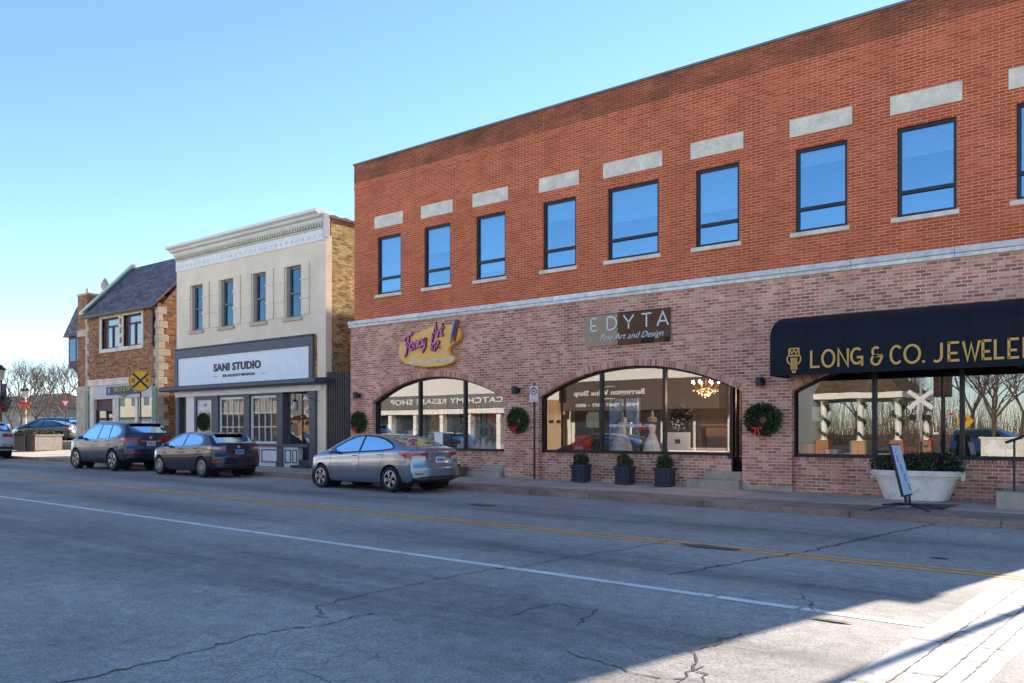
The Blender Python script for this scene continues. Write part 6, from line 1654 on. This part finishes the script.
# mid size sport utility
SUV=dict(
 top=[(-2.33,.46),(-2.36,.60),(-2.35,.76),(-2.28,.84),(-2.27,1.0),(-2.24,1.15),(-2.16,1.30),(-2.02,1.50),(-1.92,1.615),(-1.7,1.665),(-1.0,1.705),(-.3,1.715),(.2,1.69),(.55,1.62),(.95,1.40),(1.28,1.20),(1.5,1.13),(1.9,1.07),(2.2,.98),(2.33,.85),(2.38,.65),(2.38,.42)],
 belt=[(-2.4,1.16),(-1.3,1.12),(-.5,1.09),(.5,1.06),(1.2,1.04),(2.4,.95)],
 bot=[(-2.36,.40),(-1.9,.28),(-1.0,.23),(1.3,.23),(2.0,.25),(2.38,.30)],
 W=[(-2.36,.84),(-2.0,.905),(-1.4,.94),(0,.94),(1.4,.94),(2.0,.90),(2.38,.82)], k=.42, hw=.94, axles=(-1.38,1.38), wr=.37, ra=.425,
 dlo=[[(-.30,1.115),(-.32,1.60),(-.98,1.585),(-1.05,1.14)],[(-1.13,1.145),(-1.06,1.58),(-1.45,1.55),(-1.75,1.42),(-1.80,1.30),(-1.62,1.19)],[(-.22,1.11),(.75,1.08),(1.08,1.08),(.88,1.24),(.55,1.47),(.30,1.565),(-.02,1.60),(-.24,1.603)]],
 dlo_out=[(-1.84,1.30),(-1.64,1.17),(-1.1,1.125),(.75,1.062),(1.12,1.062),(.90,1.25),(.56,1.485),(.30,1.58),(-.1,1.617),(-.98,1.60),(-1.45,1.567),(-1.78,1.435)],
 screens=[(.55,1.30,'windscreen',.08),(-2.14,-1.96,'rear_window',.10)], curve=(.16,.40), chrome=True,
 zones=[('tail_lamp',lambda x,y,z:(x<-1.95)&(z>1.00)&(z<1.15)&(y>.35)&(z>1.15-.6*np.clip(-1.9-x,0,.6))),
        ('bright_strip',lambda x,y,z:(x<-2.1)&(z>1.005)&(z<1.03)&(y<.36)),
        ('reflector',lambda x,y,z:(x<-2.2)&(z>.62)&(z<.66)&(y>.35)),
        ('black_panel',lambda x,y,z:(x<-2.1)&(z<.58)),
        ('head_lamp',lambda x,y,z:(x>1.85)&(z>.86)&(z<.96)&(y>.5))],
 clad=lambda x:.40+0*x, cladmat=None, seams=[[(-.27,1.09),(-.28,.8),(-.25,.42)],[(1.02,1.04),(1.03,.7),(.95,.42)],[(-.25,.42),(.95,.42)],[(-1.12,1.12),(-1.10,.9),(-1.0,.72),(-.96,.42)],[(-.25,.42),(-.96,.42)]],
 handles=[(-.10,1.0),(-1.0,1.03)], mirror=(.82,1.09), plate=(-2.29,.93), spokes=5, pair=(-.15,.15), sw=(.022,.024), chromeh=True,
 extra=[fin(-1.5,1.675),badge(-2.27,1.14,.05),rails(-1.5,.3,1.685,.60),spoiler(-2.02,-1.80,1.640,.58)])
SUV['cladmat']=m_trimb

p_silver=carpaint('silver blue metallic paint',(0.25,0.30,0.375),.8,.28)
p_black=carpaint('blue black metallic paint',(0.006,0.012,0.024),.35,.25)
p_slate=carpaint('slate blue metallic paint',(0.03,0.052,0.09),.6,.3)
p_white=carpaint('pale grey paint',(0.55,0.56,0.58),.2,.35)
p_blue=carpaint('royal blue paint',(0.03,0.08,0.24),.5,.3)
p_green=carpaint('dark green paint',(0.012,0.028,0.03),.5,.3)
PI=math.pi
def on_road(x): return gz(x)+.004
SLOPE=math.atan(.010)
def park(name,label,S,paint,xr_wheel,y,scale,**kw):
    # faces -x; xr_wheel is the rear axle
    cx=xr_wheel+S['axles'][0]*scale
    r=make_car(name,label,S,paint,(cx,y,on_road(cx)),PI,scale,**kw); r.rotation_euler=(0,-SLOPE,PI) if False else (0,0,PI)
    return r
park('parked_car','silver blue saloon parked in front of the arched gallery window',SEDAN,p_silver,-16.65,16.22,1.04)
park('parked_car','blue black hatchback parked in front of the cream studio building',HATCH,p_black,-25.65,16.30,1.02,plate=m_plateb)
park('parked_car','slate blue sport utility parked in front of the brown brick shop',SUV,p_slate,-31.35,16.25,1.05)
park('parked_car','pale grey sport utility at the left edge of the picture, rear end in view',SUV,p_white,-45.6,16.2,1.03,res=.03,plate=m_plateb)
yaw=math.atan2(-.635,-.772)
make_car('parked_car','dark green saloon parked behind the planter wall',SEDAN,p_green,(-69.8,28.9,1.12),yaw,1.08,group='cars in the parking lot',res=.035)
make_car('parked_car','royal blue sport utility behind the dark green saloon',SUV,p_blue,(-75.2,31.3,1.12),yaw,1.08,group='cars in the parking lot',res=.035)
make_car('parked_car','dark green hatchback nearest the brick tower in the lot',HATCH,p_green,(-71.6,32.2,1.12),yaw,1.05,group='cars in the parking lot',res=.035)
make_car('parked_car','royal blue sport utility farthest back, roof showing over the others',SUV,p_blue,(-79.5,35.6,1.12),yaw,1.15,group='cars in the parking lot',res=.035)

# ------------------------------------------------------------------ planter wall, street lamps on the left
t=thing('planter_wall','long grey concrete planter wall with clipped hedge before the parked cars','planter',(-62.6,25.3,.6)); L=(-62.6,25.3,.6)
a=Vector((-60.0,23.6)); b=Vector((-62.3,26.3)); d=(b-a).normalized(); nn=Vector((-d.y,d.x))
def obox(mb,p,q,w,z0,z1):
    nn=Vector((-(q-p).y,(q-p).x)).normalized(); c=[p-nn*w,q-nn*w,q+nn*w,p+nn*w]; mb.prism_z([(v.x,v.y) for v in c],z0,z1)
mb=MB(); obox(mb,a,b,.6,.55,1.5); obox(mb,a-d*.08,b+d*.08,.68,1.5,1.6); mb.build('wall',flat('grey timber concrete',(0.12,.10,.085),.85,var=.2),t,L,bevel=.02)
mb=MB(); rr=random.Random(12)
for k in range(9):
    p=a+(b-a)*(k+.5)/9; leaves(mb,rr,260,ball(p.x,p.y,1.65,.4,.45,.25),.12,.5)
mb.build('hedge',island('dry hedge leaves',[(0,(.03,.045,.015)),(.6,(.07,.075,.03)),(1,(.14,.10,.05))],.8,0),t,L)
t=thing('litter_bin','black square litter bin at the corner of the planter wall','bin',(-60.1,22.9,.6)); L=(-60.1,22.9,.6)
mb=MB(); mb.box(-60.15,-59.5,22.75,23.35,.6,1.62); mb.build('body',m_black,t,L,bevel=.03); mb=MB(); mb.box(-60.2,-59.45,22.7,23.4,1.622,1.7); mb.build('lid',m_black,t,L,bevel=.02)
def street_lamp(x,y,z,h,label,heads,banner=False,wr=0):
    t=thing('street_lamp',label,'street lamp',(x,y,z),group='street lamps with festive wreaths')
    mb=MB(); mb.lathe([(.2,0),(.2,.3),(.1,.42),(.07,.6),(.055,h-.7),(.08,h-.66),(.05,h-.6)],(0,0,0),12); mb.build('pole',m_black if not heads==2 else m_trimw,t,smooth=True,angle=40)
    for dx in ((0,) if heads==1 else (-.32,.32)):
        mb=MB(); mb.lathe([(.04,h-.62),(.12,h-.55),(.20,h-.12),(.22,h-.05)],(dx,0,0),10); g=mb.build('globe',flat('lamp glass',(.55,.52,.42),.3),t,smooth=True)
        mb=MB(); mb.lathe([(.25,h-.06),(.24,h),(.10,h+.13),(.03,h+.24),(0,h+.25)],(dx,0,0),10); mb.build('cap',m_black,g)
        if heads==2: mb=MB(); mb.tube([(0,0,h-.8),(dx*.7,0,h-.75),(dx,0,h-.6)],.03,6); mb.build('arm',m_black,t)
    if banner:
        mb=MB(); mb.box(.10,.70,-.012,.012,h-2.3,h-.85); mb.build('banner',flat('purple banner cloth',(.06,.03,.08),.8),t)
        mb=MB(); mb.tube([(0,0,h-.83),(.74,0,h-.83)],.018,6); mb.tube([(0,0,h-2.32),(.74,0,h-2.32)],.018,6); mb.build('banner_arm',m_black,t)
street_lamp(-51.2,18.9,.6,4.55,'dark street lamp with purple banner at the left edge of the picture',1,True)
street_lamp(-78.8,31.0,.6,4.7,'white street lamp with two globes among the bare trees',2)
mb=MB()
t=thing('wreath','large fir wreath with red bow on the street lamp at the left edge','wreath',(-50.95,18.75,3.35),rz=math.radians(60),group='wreaths on street lamps')
mb=MB(); wreath_mesh(mb,(0,0,0),.36,.16,900,random.Random(3)); mb.build('greenery',m_fir,t); mb=MB(); bow_mesh(mb,(0,-.14,-.28),.9); mb.build('bow',m_bow,t)
t=thing('wreath','small fir wreath with red bow on the two globe street lamp','wreath',(-78.55,30.85,4.05),rz=math.radians(60),group='wreaths on street lamps')
mb=MB(); wreath_mesh(mb,(0,0,-.6),.36,.14,500,random.Random(4)); mb.build('greenery',island('gold green garland',[(0,(.06,.06,.02)),(1,(.4,.25,.04))],.7,0),t); mb=MB(); bow_mesh(mb,(0,-.14,.15),1.9); mb.build('bow',m_bow,t)

# ------------------------------------------------------------------ bare trees
m_bark=flat('grey brown bark',(0.105,0.075,0.055),.9,var=.25,sc=3,fine=25,bmp=.5)
m_twig=flat('brown twigs',(0.135,0.092,0.068),.9,var=.2)
def tree(x,y,z,h,label,seed,spread=.75,trunk=.16,group='bare trees beyond the parking lot',depth=6,twigs=True):
    t=thing('bare_tree',label,'tree',(x,y,z),group=group); r=random.Random(seed); tr=MB(); cr=MB()
    def grow(p,d,L,rad,n):
        pts=[p]; q=p; dd=d.copy(); k=3
        for i in range(k):
            dd=(dd+Vector((r.uniform(-.14,.14),r.uniform(-.14,.14),r.uniform(-.02,.12)))).normalized(); q=q+dd*(L/k); pts.append(q)
        tg=tr if n==0 else cr
        tg.tube(pts,[rad,rad*.9,rad*.8,rad*.68],8 if n==0 else (5 if n<3 else 3),cap=False)
        if n>=depth: return
        nb=4 if n==0 else (3 if n<3 else (3 if r.random()<.6 else 2))
        for i in range(nb):
            a=r.uniform(0,2*math.pi) if n else 2*math.pi*(i+r.uniform(-.25,.25))/nb
            o=dd.orthogonal().normalized(); o=(o*math.cos(a)+dd.cross(o)*math.sin(a))
            sp=r.uniform(.35,.8)*spread*1.25
            nd=(dd+o*sp+Vector((0,0,.10))).normalized()
            st=pts[-1] if i<2 or n==0 else pts[2]
            grow(st,nd,L*r.uniform(.66,.86)*(1.0 if n else .95),max(.007,rad*(.62 if n else .55)),n+1)
    grow(Vector((0,0,0)),Vector((0,0,1)),h*.27,trunk,0)
    tr.build('trunk',m_bark,t,smooth=True); cr.build('crown',m_twig,t)
for i,(x,y,h,lb,sp) in enumerate(((-98.0,37.8,10.0,'broad bare tree farthest left beyond the parked cars',.85),(-92.0,37.3,9.6,'slender bare tree behind the blue car',.75),(-98.0,43.0,10.4,'bare tree rising behind the yield sign',.8),(-84.5,38.2,9.8,'bare tree with branches reaching behind the brick tower',.85),(-118,50,8.0,'small bare tree in the far distance',.8),(-128,49,8.6,'distant bare tree at the left edge',.8),(-121,56,8.5,'small russet tree by the distant brick house',.85))):
    tree(x,y,.5,h,lb,40+i,sp,depth=6 if i<4 else 5)

# ------------------------------------------------------------------ park and crossing behind the camera (mirrored in the jewellery window)
G=(-18.6,-14.0,.1); gaz=thing('gazebo','park gazebo with brown hip roof, white eaves and garlanded columns','gazebo',G)
mb=MB(); x0,x1,y0,y1=-22.2,-15.0,-17.5,-10.5
mb.add([(x0,y0,4.15),(x1,y0,4.15),(x1,y1,4.15),(x0,y1,4.15),(-19.3,-14,6.6),(-17.9,-14,6.6)],[(3,2,5,4),(1,0,4,5),(2,1,5),(0,3,4),(0,1,2,3)]); mb.build('roof',brick('brown shingles',[(0,(.12,.08,.05)),(1,(.22,.15,.10))],(.06,.04,.03),.3,.14),gaz,G)
mb=MB(); mb.box(x0-.05,x1+.05,y1-.05,y1+.05,3.8,4.15); mb.box(x1-.05,x1+.05,y0,y1-.05,3.8,4.15); mb.box(x0-.05,x0+.05,y0,y1-.05,3.8,4.15); mb.box(x0+.05,x1-.05,y0-.05,y0+.05,3.8,4.15); mb.build('eaves',m_trimw,gaz,G)
for i,(cx,cy) in enumerate([(x0+.3+(x1-x0-.6)*k/3,y1-.4) for k in range(4)]+[(x0+.3,y0+.4),(x1-.3,y0+.4)]):
    mb=MB(); mb.lathe([(.24,1.25),(.2,1.35),(.18,3.6),(.28,3.7),(.28,3.8)],(cx,cy,0),14); c=mb.build('column',m_trimw,gaz,G,smooth=True,angle=40)
    mb=MB(); mb.box(cx-.38,cx+.38,cy-.38,cy+.38,.05,1.25); mb.build('column_base',flat('orange brick pier',(.36,.17,.09),.85,var=.2),c,G)
    mb=MB(); rr=random.Random(i)
    def gl(r): 
        u=r.random(); a=u*14; return Vector((cx+.27*math.cos(a)+r.gauss(0,.05),cy+.27*math.sin(a)+r.gauss(0,.05),1.4+2.2*u+r.gauss(0,.05)))
    leaves(mb,rr,700,gl,.13,.5); mb.build('garland',m_fir,c,G)
mb=MB(); mb.box(x0,x1,y0,y1,.05,.35); mb.build('floor',m_conc,gaz,G)
for i,(x,y,h) in enumerate(((-26,-26,11),(-20,-30,12),(-14,-24,11),(-9,-28,12),(-4,-22,10),(-31,-34,12),(1,-32,12),(-11.5,-18,9))):
    tree(x,y,.1,h,('bare park tree %s of the gazebo'%('left','behind and left','right','far right','by the crossing','well left','beyond the crossing','close by the side')[i]),90+i,.8,group='bare trees in the park',depth=5)
src=[o for o in bpy.data.objects if o.get('group')=='bare trees in the park'][:4]
rr=random.Random(77)
for i in range(22):
    c=copy_tree(src[i%4]); c.location=(-75+4.6*i+rr.uniform(-1.5,1.5),-44-rr.uniform(0,14),.1); c.rotation_euler=(0,0,rr.uniform(0,6)); q=rr.uniform(.8,1.15); c.scale=(q,q,q)
    c['label']='bare tree in the wood behind the gazebo'; c['group']='bare trees of the wood behind the gazebo'
mb=MB()
for i in range(16000):
    x=rr.uniform(-130,60); y=-66-rr.uniform(0,10); h=rr.uniform(1.0,7.5+1.5*math.sin(x*.13)+math.sin(x*.37)); a=rr.uniform(-.25,.25); w=rr.uniform(.008,.03)
    mb.quad((x-w,y,0),(x+w,y,0),(x+a*h+w*.3,y+a,h),(x+a*h-w*.3,y+a,h))
tag(mb.build('distant_wood',m_twig),'brown winter wood closing the view behind the park','wood',kind='stuff')
t=thing('crossbuck','white railroad crossbuck post with a red and white gate arm','crossing signal',(-11.4,-.6,.13))
mb=MB(); mb.tube([(0,0,0),(0,0,4.6)],.06,8); mb.build('post',flat('grey post',(.4,.4,.4),.5),t)
mb=MB()
for s in (-1,1): mb.ribbon([(-.55*s,2.75),(.55*s,3.55)],.2,.07+.01*s,.085+.01*s)
mb.build('crossbuck_blades',m_letw,t)
mb=MB()
for k in range(8): mb.box(.1+.22*k,.1+.22*k+.22,-.05,-.02,.9+.3*k,1.0+.3*k,k%2)
mb.xform(Matrix.Identity(4)); mb.build('gate_arm',[m_letw,flat('red gate stripe',(.5,.03,.02),.5)],t)
mb=MB(); mb.lathe([(0,0),(.15,0),(.15,.12),(0,.12)],(-.35,.05,2.3),16,0,'y'); mb.lathe([(0,0),(.15,0),(.15,.12),(0,.12)],(.35,.05,2.3),16,0,'y'); mb.build('flasher',m_black,t)
t=thing('traffic_signal','traffic signal with two heads on a dark pole by the crossing','traffic signal',(-10.2,.3,.13))
mb=MB(); mb.tube([(0,0,0),(0,0,5.2)],.09,8); mb.build('pole',m_black,t)
for dx,dy in ((-.22,.1),(.22,.1)):
    mb=MB(); mb.box(dx-.16,dx+.16,dy-.12,dy+.12,3.2,4.2); h=mb.build('signal_head',flat('signal yellow',(.03,.03,.03),.5),t,bevel=.02)
    mb=MB()
    for zc in (3.38,3.70,4.02): mb.lathe([(0,0),(.11,0),(.12,.06),(.10,.06)],(dx,dy+.12,zc),14,0,'y')
    mb.build('lens',flat('dark signal lens',(.06,.02,.01),.3),h)
t=thing('warning_sign','yellow warning sign on a post by the crossing','sign',(-9.9,-2.4,.13)); mb=MB(); mb.tube([(0,0,0),(0,0,2.6)],.03,6); mb.build('post',m_black,t); mb=MB(); mb.prism_y([(0,1.7),(.42,2.15),(0,2.6),(-.42,2.15)],.03,.04); mb.build('plate',flat('yellow plate',(.7,.36,.02),.5),t)
for i,(o,x,y,rz,lb) in enumerate((('silver blue saloon',-6.5,-13.0,0.1,'silver saloon parked by the park lawn, mirrored in the jewellery window'),('pale grey sport',-1.2,-13.6,0.05,'pale sport utility parked by the park lawn, mirrored in the jewellery window'),('royal blue sport utility behind',-11.8,-19.0,0.2,'blue sport utility parked beyond the crossing'))):
    q=[k for k in bpy.data.objects if str(k.get('label','')).startswith(o)][0]
    c=copy_tree(q); c.location=(x,y,.12); c.rotation_euler=(0,0,rz); c['label']=lb; c['group']='cars parked beside the park'
t=thing('low_wall','low white wall along the park lawn beyond the cars','wall',(-4,-16.5,.1)); mb=MB(); mb.box(-12,6,-16.7,-16.4,.1,1.35); mb.build('wall_body',m_wst,t,(-4,-16.5,.1)); mb=MB(); mb.box(-12.1,6.1,-16.78,-16.32,1.35,1.45); mb.build('coping',m_trimw,t,(-4,-16.5,.1))
t=thing('station_building','long low orange brick station building with pale roof behind the park','building',(2,-30,.1)); L=(2,-30,.1); mb=MB(); mb.box(-9,18,-34,-26,.1,3.6); mb.build('wall',flat('orange brick wall',(.5,.26,.13),.85,var=.15),t,L); mb=MB(); mb.prism_x([(-35,3.6),(-25,3.6),(-30,6.2)],-10,19); mb.build('roof',flat('pale grey roof',(.4,.38,.34),.8),t,L)
for k in range(7): mb=MB(); mb.box(-8+3.6*k,-6.6+3.6*k,-26,-25.95,1.2,2.8); mb.build('window',g_plain,t,L)
# pole on the sidewalk corner, out to the right; its shadow crosses the stop bar
t=thing('signal_pole','tall dark traffic signal pole on the corner to the right of the brick building','traffic signal',(-.28,17.95,.12))
mb=MB(); mb.lathe([(.16,0),(.16,.4),(.075,.45),(.06,6.8),(0,6.85)],(0,0,0),14); mb.build('pole',m_black,t,smooth=True,angle=40)
mb=MB(); mb.box(-.18,.18,-.15,.15,6.86,7.9); h=mb.build('signal_head',m_black,t,bevel=.02); mb=MB()
for zc in (7.05,7.37,7.69): mb.lathe([(0,-.06),(.12,-.06),(.12,0),(0,0)],(0,-.15,zc),14,0,'y')
mb.build('lens',flat('dark signal lens',(.06,.02,.01),.3),h)

# pedestrian on the near pavement, mirrored in the jewellery window
def person(x,y,z,rz):
    t=thing('person','person in a dark coat holding up a camera on the near pavement','person',(x,y,z),rz)
    J={'pel':(0,0,.95,.15),'waist':(0,0,1.12,.145),'chest':(0,0,1.33,.165),'neck':(0,.01,1.49,.062),'chin':(0,-.01,1.56,.06),'head':(0,-.01,1.66,.092),'crown':(0,0,1.75,.06),
       'hl':(-.10,0,.90,.10),'kl':(-.11,-.01,.50,.062),'al':(-.115,.02,.09,.042),'tl':(-.125,-.15,.04,.036),
       'hr':(.10,0,.90,.10),'kr':(.12,-.02,.50,.062),'ar':(.125,.02,.09,.042),'tr':(.14,-.15,.04,.036),
       'sl':(-.19,0,1.41,.07),'el':(-.27,-.10,1.16,.05),'wl':(-.10,-.26,1.42,.034),'sr':(.19,0,1.41,.07),'er':(.27,-.10,1.16,.05),'wr':(.10,-.26,1.42,.034)}
    E_=[('pel','waist'),('waist','chest'),('chest','neck'),('neck','chin'),('chin','head'),('head','crown'),('pel','hl'),('hl','kl'),('kl','al'),('al','tl'),('pel','hr'),('hr','kr'),('kr','ar'),('ar','tr'),('chest','sl'),('sl','el'),('el','wl'),('chest','sr'),('sr','er'),('er','wr')]
    for s,w in ((-1,'wl'),(1,'wr')):
        bx,by,bz,_=J[w]; J['p'+w]=(bx-.02*s,by-.06,bz+.04,.03); E_.append((w,'p'+w))
        for k in range(4):
            n='f%d%s'%(k,w); n2='g%d%s'%(k,w); J[n]=(bx-.055*s,by-.10,bz+.025+.02*k,.009); J[n2]=(bx-.085*s,by-.085,bz+.02+.02*k,.008); E_+=[('p'+w,n),(n,n2)]
        J['th'+w]=(bx-.05*s,by-.03,bz+.07,.010); E_.append(('p'+w,'th'+w))
    ks=list(J); me=bpy.data.meshes.new('body'); me.from_pydata([J[k][:3] for k in ks],[(ks.index(a),ks.index(b)) for a,b in E_],[])
    o=bpy.data.objects.new('body',me); COL.objects.link(o); o.parent=t
    sk=o.modifiers.new('skin','SKIN')
    for i,k in enumerate(ks):
        me.skin_vertices[0].data[i].radius=(J[k][3],J[k][3])
    me.skin_vertices[0].data[0].use_root=True
    ss=o.modifiers.new('sub','SUBSURF'); ss.levels=2; ss.render_levels=2
    me.materials.append(flat('skin and dark trousers',(0.30,.17,.12),.6))
    mb=MB(); mb.lathe([(.20,.62),(.215,.8),(.19,1.05),(.20,1.3),(.21,1.40),(.12,1.49),(.08,1.52)],(0,0,0),22); mb.v=[(a*1.08,b*.92,c) for a,b,c in mb.v]
    for s in (-1,1): mb.tube([(.18*s,0,1.41),(.27*s,-.10,1.16),(.11*s,-.25,1.40)],[.085,.068,.05],10)
    mb.build('coat',flat('dark coat cloth',(.014,.014,.017),.85,var=.2),t,smooth=True)
    mb=MB()
    for s,k in ((-1,'kl'),(1,'kr')): mb.tube([(.10*s,0,.92),(.118*s,-.015,.5),(.122*s,.02,.10)],[.11,.078,.06],12)
    mb.build('trousers',flat('dark trousers',(.02,.022,.03),.85),t,smooth=True)
    mb=MB()
    for s in (-1,1): mb.tube([(.122*s,.06,.04),(.13*s,-.08,.045),(.14*s,-.19,.035)],[.05,.05,.035],8)
    mb.build('shoes',m_black,t,smooth=True)
    mb=MB(); mb.lathe([(.103,1.62),(.108,1.68),(.10,1.74),(.07,1.785),(0,1.80)],(0,.012,0),18); mb.box(-.08,.08,.06,.10,1.55,1.66); mb.build('hair',flat('dark brown hair',(.03,.018,.01),.8),t,smooth=True)
    mb=MB(); mb.prism_x([(-.10,1.64),(-.125,1.615),(-.095,1.605)],-.014,.014); mb.build('nose',flat('skin',(.34,.19,.13),.6),t)
    mb=MB(); mb.box(-.032,.032,-.098,-.092,1.577,1.585); mb.build('mouth',flat('lips',(.25,.08,.07),.6),t)
    mb=MB()
    for s in (-1,1): mb.lathe([(0,-.008),(.012,0),(0,.008)],(.035*s,-.098,1.655),8,0,'y')
    mb.build('eyes',m_black,t)
    mb=MB()
    for s in (-1,1): mb.lathe([(0,-.03),(.014,0),(0,.03)],(.098*s,0,1.63),8)
    mb.build('ears',flat('skin',(.34,.19,.13),.6),t)
    c=thing('camera','small black camera held up by the person in the dark coat','camera',(x,y,z),rz)
    mb=MB(); mb.box(-.07,.07,-.36,-.30,1.44,1.54); mb.build('camera_body',m_black,c,bevel=.008); mb=MB(); mb.lathe([(0,-.07),(.035,-.07),(.035,0),(0,0)],(0,-.36,1.49),14,0,'y'); mb.build('lens',m_black,c)
person(-9.5,-.1,gz(-9.5)+.125,math.radians(170))
